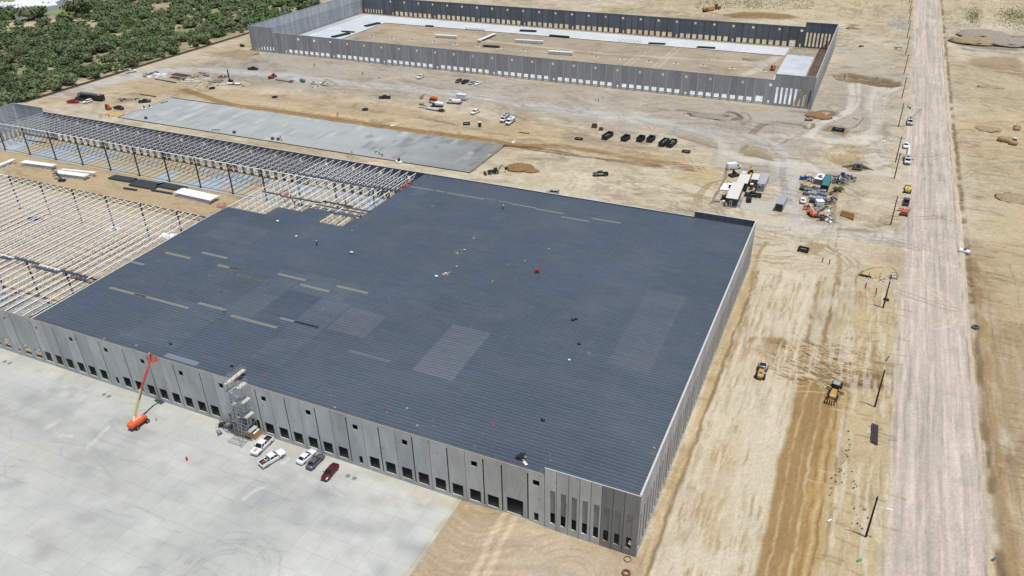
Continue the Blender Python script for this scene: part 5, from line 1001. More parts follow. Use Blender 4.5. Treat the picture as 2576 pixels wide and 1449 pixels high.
mb = MB(); mb.box(-3.6, .8, -1.15, 1.15, .85, 1.25); [mb.box(-3.4+q*1.4, -2.3+q*1.4, sy*.9-.25, sy*.9+.25, 1.25, 1.9) for q in range(3) for sy in (-1, 1)]; mb.build('utility_body', GYM, r); mb = MB(); mb.box(.9, 2.2, -.9, .9, 2.42, 2.46); mb.build('cab_panel', P_WHITE, r)
mb = MB(); mb.cyl((-2.6, 0, 1.2), (-2.6, 0, 2.6), .4, .3); mb.build('turret', DKM, r)
rm = Matrix.Rotation(-r.rotation_euler.z, 4, 'Z')@Matrix.Translation((-r.location.x, -r.location.y, 0)); lp = lambda p: rm@Vector(p)
e0 = at('W', 520, 395, 3.2); e1 = at('W', 735, 222, 8.0); e2 = at('W', 500, 212, 8.6); s0 = Vector(rm.inverted()@Vector((-2.6, 0, 2.6)))
mb = MB(); mb.bar(lp(s0), lp(e0), .3); mb.build('boom_section', GYM, r); mb = MB(); mb.bar(lp(e0), lp(e1), .42); mb.build('boom_section', P_WHITE, r); mb = MB(); mb.bar(lp(e1), lp(e2), .36); mb.build('boom_section', P_WHITE, r)
mb = MB(); c = lp(e2); [mb.box(c.x-.4+dx, c.x+.35+dx, c.y-.4, c.y+.4, c.z-.6, c.z+.4, -.03, -.03) for dx in (0,)]; mb.bar((c.x, c.y-1.0, c.z), (c.x, c.y+.2, c.z), .2); mb.build('bucket', GYM, r)
p = e2+Vector((-.9, 0, -.3)); person('line worker riding in the bucket at the boom tip', p, 1.0, 'stand', hat=P_WHITE)
r, L = worktruck('digger_truck', 'white digger derrick truck stopped between two utility poles', 'derrick truck', 'W', (432, 1345), (455, 1150), 8.0)
mb = MB(); mb.box(-4, 1.2, -1.2, 1.2, .85, 1.2); [mb.box(-3.9, 1.0, sy*.95-.22, sy*.95+.22, 1.2, 1.7) for sy in (-1, 1)]; mb.build('utility_body', GALV, r); mb = MB(); mb.cyl((-1.0, 0, 1.2), (-1.0, 0, 2.4), .45, .35); mb.build('turret', GYM, r)
mb = MB(); mb.bar((-1.0, 0, 2.4), (-6.2, -.4, 4.6), .42); mb.build('boom_section', P_WHITE, r); mb = MB(); mb.cyl((-4.6, -.9, 3.9), (-1.4, -.9, 2.8), .16, n=8); mb.build('auger', DKM, r); mb = MB(); [mb.bar((-3.2, 0, .9), (-3.2, sy*2.3, .1), .18) for sy in (-1, 1)]; mb.build('outrigger', GYM, r)
SG = 'service trucks side by side'
for q, (f, b2_, l) in enumerate((((2055, 750), (2240, 600), 'left one of two white service trucks with red striped boxes'), ((2185, 808), (2375, 660), 'right one of two white service trucks with red striped boxes'))):
    r, L = worktruck('service_truck', l, 'service truck', 'Y', f, b2_, 7.6, group=SG)
    mb = MB(); mb.box(-3.2, .9, -1.2, 1.2, .85, 2.3); mb.build('service_box', P_SILV if q == 0 else P_WHITE, r); mb = MB(); [mb.box(-2.8, .6, sy*1.2-.015, sy*1.2+.015, 1.3, 1.75) for sy in (-1, 1)]; mb.build('side_stripe', P_MAR, r); mb = MB(); mb.box(-3.9, -3.2, -1.15, 1.15, .8, 2.6); mb.box(-1.0, .2, -.5, .5, 2.3, 2.6); mb.build('rear_equipment', GYM, r)
    if q == 0: mb = MB(); mb.box(-1.2, .7, -.9, .1, 2.3, 2.36); mb.build('roof_cover', P_MAR, r)
r, L = worktruck('water_truck', 'white tank truck standing in front of a white box trailer', 'tank truck', 'Y', (870, 270), (1100, 290), 7.6)
mb = MB(); mb.loft([ringb(.8, 1.1, .9, 1.6, 2.3, .6), ringb(-3.4, 1.15, .9, 1.6, 2.3, .6)]); mb.build('tank', P_WHITE, r); mb = MB(); mb.cyl((-1, 0, 2.28), (-1, 0, 2.45), .35, n=10); mb.build('tank_hatch', GYM, r); mb = MB(); mb.box(-4.2, -3.6, -.7, .5, .7, 1.2); mb.build('rear_pump', P_RED, r)
def boxtrailer(name, label, cat, t, f, r_, W, H, pm, z0=.6, roofm=None, cnt=2, group=None, dz=0):
    a = at(t, *f); b_ = at(t, *r_); L = (a-b_).length; c = (a+b_)/2; r = thing(name, label, cat, (c.x, c.y, dz), head(b_, a), group)
    mb = MB(); mb.box(-L/2, L/2, -W/2, W/2, z0, z0+H); mb.build('body', pm, r); mb = MB(); mb.box(-L/2-.05, L/2+.05, -W/2-.05, W/2+.05, z0+H, z0+H+.08); mb.build('roof', roofm or pm, r)
    if cnt: wheels(r, [(-.5+.9*k) for k in range(cnt)], W/2-.05, .36, .22); mb = MB(); mb.bar((L/2, -.5, .5), (L/2+1.3, 0, .5), .1); mb.bar((L/2, .5, .5), (L/2+1.3, 0, .5), .1); mb.build('drawbar', DKM, r)
    for k in range(int(L/1.2)): pass
    n = int(L/.6)
    for sy in (-1, 1):
        mb = MB(); mb.box(-L/2, L/2, sy*W/2-.025, sy*W/2+.025, z0+H*.45, z0+H*.5)
        for k in range(n+1): x = -L/2+L*k/n; mb.box(x-.03, x+.03, sy*W/2-.02, sy*W/2+.02, z0+.05, z0+H-.05)
        mb.build('wall_rib', pm, r)
    return r, L
boxtrailer('box_trailer', 'white enclosed box trailer behind the tank truck', 'trailer', 'Y', (1262, 205), (1060, 185), 2.4, 2.3, mat('trailer_white', (.7, .71, .72), .5))
r, L = boxtrailer('box_trailer', 'long black enclosed trailer with a white mark on its corner', 'trailer', 'a', (955, 932), (742, 908), 2.6, 2.5, P_BLACK, roofm=mat('trailer_grey_roof', (.07, .07, .075), .6)); mb = MB(); mb.box(-L/2+.3, -L/2+1.9, -1.34, -1.325, 2.3, 2.7); mb.build('panel_mark', P_WHITE, r); mb = MB(); mb.box(L/2-3, L/2-2, -.3, .3, 3.18, 3.3); mb.build('roof_vent', P_WHITE, r)
boxtrailer('box_trailer', 'white open ended utility trailer beside the black steel rings', 'trailer', 'Q', (785, 930), (600, 930), 2.3, 1.5, P_WHITE, roofm=P_WHITE, cnt=1)
r, L = boxtrailer('box_trailer', 'silver open back trailer beside the gravel pad', 'trailer', 'h', (350, 702), (308, 783), 2.6, 2.4, P_SILV, roofm=GALV); mb = MB(); mb.box(-L/2-.08, -L/2-.06, -1.15, 1.15, .7, 2.9); mb.build('doorway_shade', P_BLACK, r)  # black sheet stands in for the shaded inside of the open end
a = at('Y', 750, 470); b_ = at('Y', 175, 365); L = (a-b_).length; r = thing('lowboy_trailer', 'empty lowboy trailer with gooseneck and tank on its neck', 'trailer', ((a.x+b_.x)/2, (a.y+b_.y)/2, 0), head(b_, a))
mb = MB(); mb.box(-L*.18, L*.32, -1.3, 1.3, .5, .7); mb.build('trailer_deck', mat('worn_deck', (.42, .4, .36), .9, var=.2), r); mb = MB(); mb.box(-L*.48, -L*.22, -.5, .5, 1.3, 1.6); mb.bar((-L*.23, 0, 1.45), (-L*.17, 0, .6), .9, .25); mb.build('gooseneck', GYM, r)
mb = MB(); mb.cyl((-L*.45, 0, 2.2), (-L*.3, 0, 2.2), .6, n=12); mb.build('tank', GALV, r); mb = MB(); mb.box(L*.32, L*.44, -1.3, 1.3, .65, .95); mb.box(L*.44, L*.5, -1.2, 1.2, .2, .5); mb.build('rear_ramp', DKM, r); wheels(r, (L*.34, L*.41, L*.27), 1.35, .42, .3)
a = at('Y', 690, 355); b_ = at('Y', 500, 345); r = thing('road_paver', 'white hooded paver with dark tracks behind the lowboy trailer', 'paver', ((a.x+b_.x)/2, (a.y+b_.y)/2, 0), head(b_, a))
mb = MB(); mb.loft([ringb(3.2, 1.0, .9, 1.8, 2.0), ringb(-.8, 1.1, .9, 2.1, 2.4)]); mb.build('engine_hood', P_WHITE, r); mb = MB(); [mb.box(-3.0, 3.0, sy*1.0-.25, sy*1.0+.25, 0, .85, .3, 0) for sy in (-1, 1)]; mb.build('track', DKM, r); mb = MB(); mb.bar((-1.0, 0, 1.2), (-4.2, 0, 2.2), .8, .4); mb.bar((-3.8, .6, .8), (-3.8, .6, 4.2), .1); mb.build('conveyor', DKM, r)
a = at('a', 1270, 940); b_ = at('a', 1090, 925); L = (a-b_).length; r = thing('flatbed_trailer', 'blue ladder frame gooseneck trailer behind the black pickup', 'trailer', ((a.x+b_.x)/2, (a.y+b_.y)/2, 0), head(b_, a)); mb = MB()
[mb.bar((-L/2, y, .9), (L/2-1.5, y, .9), .18) for y in (-1.1, 1.1)]; [mb.bar((-L/2+k*1.1, -1.1, .9), (-L/2+k*1.1, 1.1, .9), .12) for k in range(int(L/1.1)-1)]; mb.build('trailer_frame', paint('paint_frame_blue', (.05, .08, .16)), r); mb = MB(); mb.bar((L/2-1.5, 0, 1.0), (L/2-.6, 0, 1.9), .8, .3); mb.bar((L/2-.8, 0, 1.8), (L/2+1.2, 0, 1.7), .5, .3); mb.build('gooseneck', DKM, r); wheels(r, (-2.5, -3.5), 1.25, .4, .25)
a = at('b', 2450, 325); b_ = at('b', 2330, 378); L = (a-b_).length; r = thing('flatbed_trailer', 'white flatbed trailer inside the far shell', 'trailer', ((a.x+b_.x)/2, (a.y+b_.y)/2, 0), head(b_, a)); mb = MB(); mb.box(-L/2, L/2, -1.3, 1.3, 1.2, 1.35); mb.build('trailer_deck', P_WHITE, r); mb = MB(); mb.box(-L/2, L/2, -.5, .5, .8, 1.2); mb.build('trailer_frame', DKM, r); wheels(r, (-L/2+1.5, -L/2+2.6, L/2-2), 1.25, .45, .3); mb = MB(); mb.box(-L/2-4.5, -L/2-.5, -1.1, 1.1, .8, 1.6); mb.build('front_dolly', P_WHITE, r)
# scraper far away, backhoe, small machines
a = at('c', 2190, 80); b_ = at('c', 2030, 112); L = (a-b_).length; r = thing('scraper', 'yellow wheel tractor scraper driving beyond the far shell', 'scraper', ((a.x+b_.x)/2, (a.y+b_.y)/2, 0), head(b_, a))
mb = MB(); mb.box(-L*.38, L*.08, -1.7, 1.7, .8, 3.0, .6, .1); mb.build('bowl', P_YEL, r); mb = MB(); mb.loft([ringb(L*.5, .9, 1, 1.9, 2.2), ringb(L*.25, 1.1, 1, 2.3, 2.6)]); mb.build('tractor', P_YEL, r); mb = MB(); mb.box(L*.17, L*.26, -.9, .9, 2, 3.8, .1, .1); mb.build('cab', GLASS, r); mb = MB(); mb.bar((L*.2, 0, 2.8), (-L*.02, 0, 2.4), .6); mb.build('gooseneck', P_YEL, r)
mb = MB(); mb.box(-L*.5, -L*.36, -1.2, 1.2, 1.4, 2.8); mb.build('engine_hood', P_YEL, r); wheels(r, (L*.33, -L*.38), 1.9, 1.15, .8)
def backhoe(label, t, f, r_, pm=DKM, cabm=P_YEL):
    a = at(t, *f); b_ = at(t, *r_); r = thing('backhoe_loader', label, 'backhoe', ((a.x+b_.x)/2, (a.y+b_.y)/2, 0), head(b_, a)); mb = MB(); mb.box(.2, 2.4, -.55, .55, .8, 1.6, .1, .05); mb.build('engine_hood', pm, r); mb = MB(); mb.box(-1.2, .2, -.75, .75, .8, 2.6, .1, .08); mb.build('cab', GLASS, r); mb = MB(); mb.box(-1.25, .25, -.8, .8, 2.6, 2.72); mb.build('cab_roof', cabm, r)
    wheels(r, (-.9,), 1.1, .75, .45); wheels(r, (1.7,), 1.0, .5, .32, rim=P_YEL); mb = MB(); mb.box(3.2, 4.1, -1.2, 1.2, .1, .9, .2, 0); [mb.bar((1.2, sy*.7, 1.4), (3.3, sy*.7, .6), .14) for sy in (-1, 1)]; mb.build('front_bucket', pm, r)
    mb = MB(); mb.bar((-1.6, 0, 1.0), (-3.0, 0, 3.2), .25); mb.bar((-3.0, 0, 3.2), (-4.6, 0, 1.8), .22); mb.box(-5.0, -4.3, -.35, .35, 1.0, 1.9); mb.build('digging_arm', pm, r); return r
backhoe('black and yellow backhoe with raised digging arm beside brown dirt pile', 'g', (65, 550), (150, 540))
backhoe('small yellow backhoe with masts behind the office trailers', 'P', (1250, 470), (1250, 400), P_YEL)
def minimachine(label, t, x, y, pm, dk=DKM, name='ride_on_trowel', cat='power trowel', s=1.0):
    p = at(t, x, y); r = thing(name, label, cat, (p.x, p.y, .17 if name == 'ride_on_trowel' else 0), g3.uniform(0, 3)); mb = MB(); mb.box(-1.1*s, 1.1*s, -.7*s, .7*s, .1, .5*s); mb.build('trowel_base', pm, r); mb = MB(); mb.box(-.3*s, .3*s, -.3*s, .3*s, .5*s, 1.1*s); mb.box(-.35*s, -.25*s, -.3*s, .3*s, 1.1*s, 1.7*s); mb.build('seat', dk, r); return r
minimachine('white and orange ride-on machine on the casting slab corner, left one', 'a', 1330, 1008, P_WHITE); minimachine('white and black ride-on machine on the casting slab corner, right one', 'a', 1380, 997, P_WHITE, P_BLACK)
person('operator in orange standing behind the left ride-on machine', at('a', 1330, 996, .16), 1, shirt=HIO); person('operator in dark clothes behind the right ride-on machine', at('a', 1378, 984, .16), 2)
minimachine('white and black concrete buggy at the casting slab edge', 'f', 1568, 212, P_WHITE, P_BLACK, 'concrete_buggy', 'buggy', 1.3); minimachine('small dark skid machine below the white cargo van', 'P', 720, 430, DKM, DKM, 'skid_loader', 'loader', 1.7)
minimachine('white compact loader at the right road edge', 'h', 2022, 1150, P_WHITE, GYM, 'skid_loader', 'loader', 1.3)
p = at('V', 1130, 340, 1.0); r = thing('scissor_lift', 'black articulated machine on the soil between white joist stacks', 'lift', (p.x, p.y, 1.0), R(20)); mb = MB(); mb.box(-1.2, 1.2, -.7, .7, .2, .8); mb.build('chassis', DKM, r); mb = MB(); mb.bar((0, 0, .8), (-2.8, 1.8, 3.0), .5); mb.build('boom_section', DKM, r); mb = MB(); cage(mb, (-3.4, 2.2, 2.4), 1.8, .8); mb.build('basket', DKM, r); wheels(r, (.8, -.8), .9, .4, .3)
for t_, x, y, l in (('f', 512, 500, 'red and white scissor lift rising between the joists'), ('f', 1665, 415, 'red lift basket beside the deck corner'), ('f', 1612, 455, 'dark lift basket below the red one at the deck corner'), ('e', 2040, 620, 'red lift by the deck edge above the soil')):
    z0 = 13.0 if t_ == 'f' else 10; p = at(t_, x, y, z0); r = thing('scissor_lift', l, 'lift', (p.x, p.y, 1.12), .3); mb = MB(); mb.box(-1.2, 1.2, -.6, .6, .2, .9); mb.build('chassis', P_REDM, r)
    mb = MB(); n = 6; dz = (z0-1.2-.9)/n
    for k in range(n): [mb.bar((-1.0, y_, .9+k*dz), (1.0, y_, .9+(k+1)*dz), .1) or mb.bar((1.0, y_, .9+k*dz), (-1.0, y_, .9+(k+1)*dz), .1) for y_ in (-.5, .5)]
    mb.build('scissor_arms', DKM, r); mb = MB(); cage(mb, (0, 0, z0-1.2), 2.6, 1.2); mb.build('basket', P_REDM if 'red' in l else DKM, r); wheels(r, (.9, -.9), .65, .25, .2)
# ---------------- scaffold stair tower ----------------
tw = thing('stair_scaffold', 'tall galvanised scaffold stair tower against the dock wall', 'scaffold', (-89, -1.5, 0))
X0, X1, Y0_, Y1_, HT = -2.3, 2.3, -1.3, 1.1, 14.6
posts = [(x, y) for x in (X0, -.1, X1) for y in (Y0_, Y1_)]
for x, y in posts: mb = MB(); mb.cyl((x, y, 0), (x, y, HT+1.1), .05, n=6); mb.build('post', GALV, tw)
mb = MB()
for k in range(8):
    z = 2*k+.3
    if z > HT: break
    for y in (Y0_, Y1_): mb.bar((X0, y, z), (X1, y, z), .05); mb.bar((X0, y, z), (X1, y, z+2) if k % 2 else (X1, y, z+2), .04) 
    for x in (X0, -.1, X1): mb.bar((x, Y0_, z), (x, Y1_, z), .05); mb.bar((x, Y0_, z), (x, Y1_, z+1.9), .04)
    mb.bar((X0, Y0_, z+1), (X1, Y0_, z+1), .04)
mb.build('bracing', GALV, tw)
for k in range(7):
    z = .4+2*k; mb = MB(); up = k % 2; xa, xb = (1.3, -1.3) if up else (-1.3, 1.3); yy = (-.75 if up else .45)
    for j in range(9): x = xa+(xb-xa)*j/8; mb.box(x-.13, x+.13, yy-.4, yy+.4, z+2*j/8, z+2*j/8+.04)
    [mb.bar((xa, yy+s_*.42, z), (xb, yy+s_*.42, z+2), .05, .14) for s_ in (-1, 1)]; mb.build('stair_flight', GALV, tw)
    mb = MB(); xx = X1-1.0 if not up else X0; mb.box(xx, xx+1.0, Y0_, Y1_, z+2.0, z+2.06); mb.build('landing', mat('scaffold_plank', (.6, .57, .48), .8, var=.15), tw)
mb = MB(); mb.box(-2.0, -1.0, -1.4, 4.6, HT-.1, HT); mb.build('landing', mat('scaffold_plank_pale', (.62, .55, .40), .8), tw); mb = MB()
for x in (-2.05, -.95): [mb.bar((x, -1.4, HT+z), (x, 4.6, HT+z), .05) for z in (.5, 1.05)]; [mb.bar((x, -1.4+1.5*k, HT), (x, -1.4+1.5*k, HT+1.05), .05) for k in range(5)]
for z in (.5, 1.05): mb.bar((X0, Y0_, HT+z), (X1, Y0_, HT+z), .05); mb.bar((X1, Y0_, HT+z), (X1, Y1_, HT+z), .05)
mb.build('guard_rail', GALV, tw)
mb = MB(); [mb.bar((-4.4, y, z), (X0, y, z+dz_), .05) for y in (Y0_, Y1_) for z, dz_ in ((.3, 0), (3, 2), (5, 2), (7, -2), (9, 0), (7, 2))]; [mb.cyl((-4.4, y, 0), (-4.4, y, 9), .05, n=6) for y in (Y0_, Y1_)]; [mb.bar((1.5, -4.0, .1), (X1-k*1.4, Y0_, 5+k), .05) for k in range(3)]; mb.build('outrigger', GALV, tw)
r = thing('scaffold_frame', 'flat scaffold base frame and shadow grid before the stair tower', 'scaffold frame', (-89.6, -3.7, .05), R(0)); mb = MB(); [mb.bar((x, -1.4, 0), (x, 1.4, 0), .06) for x in (-2, -1.6, -1.2, -.8, -.4, 0, .4, .8, 1.2, 1.6, 2)]; [mb.bar((-2, y, .05), (2, y, .05), .07) for y in (-1.4, 0, 1.4)]; mb.build('shadow_grid_bars', GYM, r)  # flat bars stand in for the tower's shadow grid plus a base frame
r = thing('plywood_hoarding', 'ochre plywood hoarding round the foot of the stair tower', 'hoarding', (-88.2, -1.2, 0)); mb = MB(); mb.box(-1.9, 1.9, -.95, -.88, 0, 1.7); mb.build('plywood_panel', PLY, r); mb = MB(); mb.box(1.84, 1.9, -.87, 1.1, 0, 1.7); mb.build('plywood_panel', PLY, r); mb = MB(); mb.box(-3.4, -2.4, -.6, -.52, 0, 1.9); mb.build('plywood_panel', PLY, r); mb = MB(); mb.box(1.2, 1.8, -.85, 1.0, 1.5, 1.62); mb.build('ledge', P_WHITE, r)
for k, (x, y, l, m_) in enumerate(((250, 1030, 'dark generator on the yard left of the stair tower', DKM), (330, 1050, 'grey welding machine touching the plywood hoarding', GYM))):
    p = at('S', x, y); r = thing('generator', l, 'generator', (p.x, p.y, 0), .4); mb = MB(); mb.box(-.9, .9, -.5, .5, .3, 1.0, .1, .05); mb.build('housing', m_, r); mb = MB(); [mb.bar((x_, y_, .0), (x_, y_, 1.2), .06) for x_ in (-.95, .95) for y_ in (-.55, .55)]; [mb.bar((-.95, y_, 1.2), (.95, y_, 1.2), .06) for y_ in (-.55, .55)]; mb.build('frame', DKM, r); wheels(r, (0,), .7, .28, .15)
p = at('S', 185, 1150); r = thing('hand_cart', 'wheeled tool cart leftmost beside the stair tower', 'cart', (p.x, p.y, 0), -.5); mb = MB(); mb.box(-.6, .6, -.4, .4, .3, .7); mb.build('tray', GYM, r); mb = MB(); [mb.bar((-.6, y_, .3), (-.9, y_, 1.3), .05) for y_ in (-.35, .35)]; mb.bar((-.9, -.35, 1.3), (-.9, .35, 1.3), .05); mb.build('handle', DKM, r); wheels(r, (.3,), .5, .25, .1)
p = at('S', 365, 960); r = thing('plywood_stack', 'leaning ochre plywood sheets behind the generator', 'plywood', (p.x, p.y, 0)); mb = MB(); mb.box(-1.2, 1.2, -.05, .05, 0, 1.5); mb.build('plywood_panel', PLY, r)
# ---------------- poles ----------------
POLEM = mat('creosote_wood', (.035, .022, .02), .85, var=.2)
pole_px = [('l', 1112, 1095), ('m', 1197, 1175), ('m', 1273, 265), ('h', 1343, 900), ('h', 1375, 482), ('h', 1388, 325), ('d', 1415, 1165), ('d', 1445, 908), ('d', 1465, 685), ('d', 1480, 505), ('d', 1493, 348), ('d', 1507, 215), ('d', 1513, 120), ('d', 1517, 20)]
pt_ = thing('utility_pole', '', 'utility pole'); mb = MB(); mb.cyl((0, 0, -.2), (0, 0, 10.5), .21, .15, n=10); mb.build('pole_shaft', POLEM, pt_); mb = MB(); mb.box(-1.45, 1.45, -.07, .07, 9.85, 9.98); mb.build('cross_arm', mat('cross_arm_grey', (.38, .36, .34), .8), pt_)
for sx in (-1.35, 1.35): mb = MB(); mb.cyl((sx, 0, 9.98), (sx, 0, 10.2), .05, n=6); mb.build('insulator', GYM, pt_)
pl_lab = ['utility pole nearest the camera, with a white street light arm', 'utility pole right of the motor grader', 'utility pole with a white collar above the faint blue strip', 'utility pole beside the dark pickup and red trailer lift', 'utility pole left of the digger derrick truck', 'utility pole left of the lone white pickup on the road', 'utility pole left of the raised bucket truck', 'utility pole above the bucket truck, eighth from the near end', 'utility pole at the head of the long brown pit', 'utility pole beside the small pipe frame', 'fifth utility pole from the far end of the line', 'fourth utility pole from the far end of the line', 'third utility pole from the far end of the line', 'utility pole at the top edge of the photo']
for k, (t_, x, y) in enumerate(pole_px):
    p = at(t_, x, y)
    if k == 0: pt_.location = (p.x, p.y, 0); pt_['label'] = pl_lab[0]; pt_['group'] = 'utility poles along the road'; o = pt_
    else: o = dup(pt_, pl_lab[k], (p.x, p.y, 0), g3.uniform(-.06, .06))
    if k in (0,): pass
mb = MB(); mb.bar((.1, 0, 7.9), (2.0, 0, 8.3), .07); mb.box(1.9, 2.9, -.14, .14, 8.25, 8.4); mb.build('street_light_arm', P_WHITE, [q for q in bpy.data.objects if q.get('label') == pl_lab[0]][0])
o2 = [q for q in bpy.data.objects if q.get('label') == pl_lab[2]][0]; mb = MB(); mb.cyl((0, 0, 8.7), (0, 0, 9.1), .25, n=10); mb.bar((.1, 0, 7.9), (2.0, 0, 8.3), .06); mb.box(1.7, 2.5, -.12, .12, 8.25, 8.36); mb.build('street_light_arm', P_WHITE, o2)
p = at('l', 1193, 155); r = thing('steel_pole_stack', 'bundle of dark poles lying on timbers below the motor grader', 'pole stack', (p.x, p.y, 0), R(91)); 
for k in range(4): mb = MB(); mb.cyl((-3.4+.1*k, -.55+.36*k, .35), (3.4+.1*k, -.55+.36*k, .35), .17, n=8); mb.build('pole_shaft', mat('pole_dark_plum', (.06, .045, .05), .8), r)
for x in (-2.8, 0, 2.8): mb = MB(); mb.bar((x, -1.4, .1), (x, 1.4, .1), .14); mb.build('bearer', WOOD, r)
# ---------------- office compound ----------------
def cont(name, label, cat, t, fl, fr, rear, H, wallm, roofm, z0=.0, group=None, zc=0):
    """box with front-left / front-right ground corners and a rear-left ground corner in the photo"""
    a, b_, c = at(t, *fl, zc), at(t, *fr, zc), at(t, *rear, zc); ey_ = (c-a).normalized(); h = math.atan2(ey_.y, ey_.x)-math.pi/2; W = (b_-a).dot(Vector((math.cos(h), math.sin(h), 0))); L = (c-a).length; r = thing(name, label, cat, (a.x, a.y, 0), h, group)
    mb = MB(); mb.box(0, W, 0, L, z0, H); mb.build('wall', wallm, r); mb = MB(); mb.box(-.12, W+.12, -.12, L+.12, H, H+.12); mb.build('roof', roofm, r); return r, W, L
CREAMR = mat('roof_cream', (.60, .57, .50), .7, var=.06); DGW = mat('siding_charcoal', (.055, .062, .066), .8, var=.1); TANW = mat('siding_tan', (.24, .20, .15), .8); LGW = mat('siding_lilac_grey', (.36, .35, .38), .7)
def gable_free(label, wl): pass
r, W, L = cont('office_trailer', 'long office trailer with cream roof and charcoal front', 'office trailer', 'P', (478, 1110), (835, 1165), (700, 610), 3.3, DGW, CREAMR, .4, zc=3.4)
L2_ = L
mb = MB(); mb.box(W*.35, W*.55, -.06, -.02, .5, 2.5); dr = mb.build('door', P_WHITE, r); mb = MB(); mb.box(W*.39, W*.51, -.09, -.061, .7, 2.3); mb.build('door_pane', GLASS, dr)
mb = MB(); mb.box(.05, .7, -.3, -.25, .3, 1.6); mb.build('yellow_notice_board', P_YEL2, r); mb = MB(); mb.box(-.05, W+.05, -.05, L2_, .2, .38); mb.build('skirting', mat('skirting_white', (.5, .5, .5), .8), r)
for y0 in (.6, 5.2):
    mb = MB(); [mb.box(W+.1, W+1.1-.0, y0+.25*k, y0+.25*k+.25, 0, .22+.2*k) for k in range(4)]; mb.box(W+.1, W+1.2, y0+1.0, y0+2.2, .9, 1.0); [mb.bar((W+1.15, y0+.1+q*2, .3+.7*q), (W+1.15, y0+.1+q*2, 1.2+.7*q), .05) for q in (0, 1)]; mb.bar((W+1.15, y0+.1, 1.2), (W+1.15, y0+2.1, 1.9), .05); mb.build('entry_steps', GALV, r)
for y0 in (3.4, 8.5, 12.5): mb = MB(); mb.box(W+.02, W+.06, y0, y0+1.1, 1.3, 2.3); mb.build('window', GLASS, r)
ox, oy, oh = r.location.x, r.location.y, r.rotation_euler.z
r2 = thing('office_trailer', 'narrower cream roofed office unit joined behind the long one', 'office trailer', (ox+.9, oy+L2_+.1, 0), oh); mb = MB(); mb.box(0, W-.2, 0, 9, .4, 3.3); mb.build('wall', DGW, r2); mb = MB(); mb.box(-.1, W-.1, 0, 9.1, 3.3, 3.42); mb.build('roof', CREAMR, r2); mb = MB(); mb.box(W-.19, W-.15, 2, 3, 1.3, 2.3); mb.build('window', GLASS, r2)
r, W, L = cont('storage_container', 'tan container with cream roof behind the brown portable toilet', 'container', 'P', (1275, 530), (1490, 550), (1345, 350), 3.2, TANW, CREAMR, zc=3.2)
r, W, L = cont('job_trailer', 'lilac grey job trailer beside the tan container', 'job trailer', 'P', (1465, 665), (1700, 685), (1640, 330), 3.0, LGW, LGW, zc=3.0); mb = MB(); mb.box(W*.25, W*.6, -.3, -.02, 2.3, 2.8); mb.build('air_conditioner', P_WHITE, r); mb = MB(); mb.box(W*.25, W*.5, -.05, -.02, 1.5, 2.1); mb.build('window', GLASS, r)
def toilet(label, t, x, y, body, top=P_WHITE, rz=.1, s=1.0):
    p = at(t, x, y); r = thing('portable_toilet', label, 'portable toilet', (p.x, p.y, 0), rz); mb = MB(); mb.box(-.58*s, .58*s, -.58*s, .58*s, .05, 2.1, .03, .03); mb.build('cabin', body, r); mb = MB(); mb.loft([[(-.6, -.6, 2.1), (.6, -.6, 2.1), (.6, .6, 2.1), (-.6, .6, 2.1)], [(-.5, -.5, 2.32), (.5, -.5, 2.32), (.5, .5, 2.32), (-.5, .5, 2.32)]]); mb.build('roof', top, r)
    mb = MB(); mb.box(-.4, .4, -.62, -.59, .15, 1.95); mb.build('door', body, r); mb = MB(); mb.cyl((.45, .5, 2.2), (.45, .5, 2.6), .05, n=6); mb.build('vent_pipe', top, r); return r
toilet('brown portable toilet with white roof beside the tan container', 'P', 1265, 850, mat('toilet_brown', (.16, .08, .05), .6)); toilet('dark portable toilet with white roof left of the two service trucks', 'Y', 1578, 815, P_BLACK); toilet('dark portable toilet beside the tan boulders', 'd', 2478, 1318, mat('toilet_navy', (.03, .05, .07), .6))
for k, (x, y, l) in enumerate(((1035, 440, 'white water tank just behind the cream office roof'), (1130, 570, 'white tank on dark base left of the tan container'))):
    p = at('P', x, y); r = thing('water_tank', l, 'tank', (p.x, p.y, 0), .1); mb = MB(); mb.box(-.75, .75, -.9, .9, .1, .7); mb.build('tank_base', GYM, r); mb = MB(); mb.box(-.8, .8, -1.0, 1.0, .7, 1.7+.3*k, .12, .12); mb.build('tank', P_WHITE, r)
a = pts("P265,880 P530,905 P690,680 P390,680"); mb = MB(); c = (sum(q[0] for q in a)/4, sum(q[1] for q in a)/4); mb.v = []; V_ = []; n = 6
for i in range(n+1):
    for j in range(n+1):
        u_, v_ = i/n, j/n; x = (a[0][0]*(1-u_)+a[1][0]*u_)*(1-v_)+(a[3][0]*(1-u_)+a[2][0]*u_)*v_-c[0]; y = (a[0][1]*(1-u_)+a[1][1]*u_)*(1-v_)+(a[3][1]*(1-u_)+a[2][1]*u_)*v_-c[1]; V_.append((x, y, .25+g3.uniform(0, .18)))
mb.add(V_, [(i*(n+1)+j, (i+1)*(n+1)+j, (i+1)*(n+1)+j+1, i*(n+1)+j+1) for i in range(n) for j in range(n)]); mb.add([(x, y, z-.22) for x, y, z in V_], [(i*(n+1)+j, i*(n+1)+j+1, (i+1)*(n+1)+j+1, (i+1)*(n+1)+j) for i in range(n) for j in range(n)])
tag(mb.build('white_tarp', TARP, loc=(c[0], c[1], 0)), 'white tarp spread over materials left of the office trailer', 'tarp')
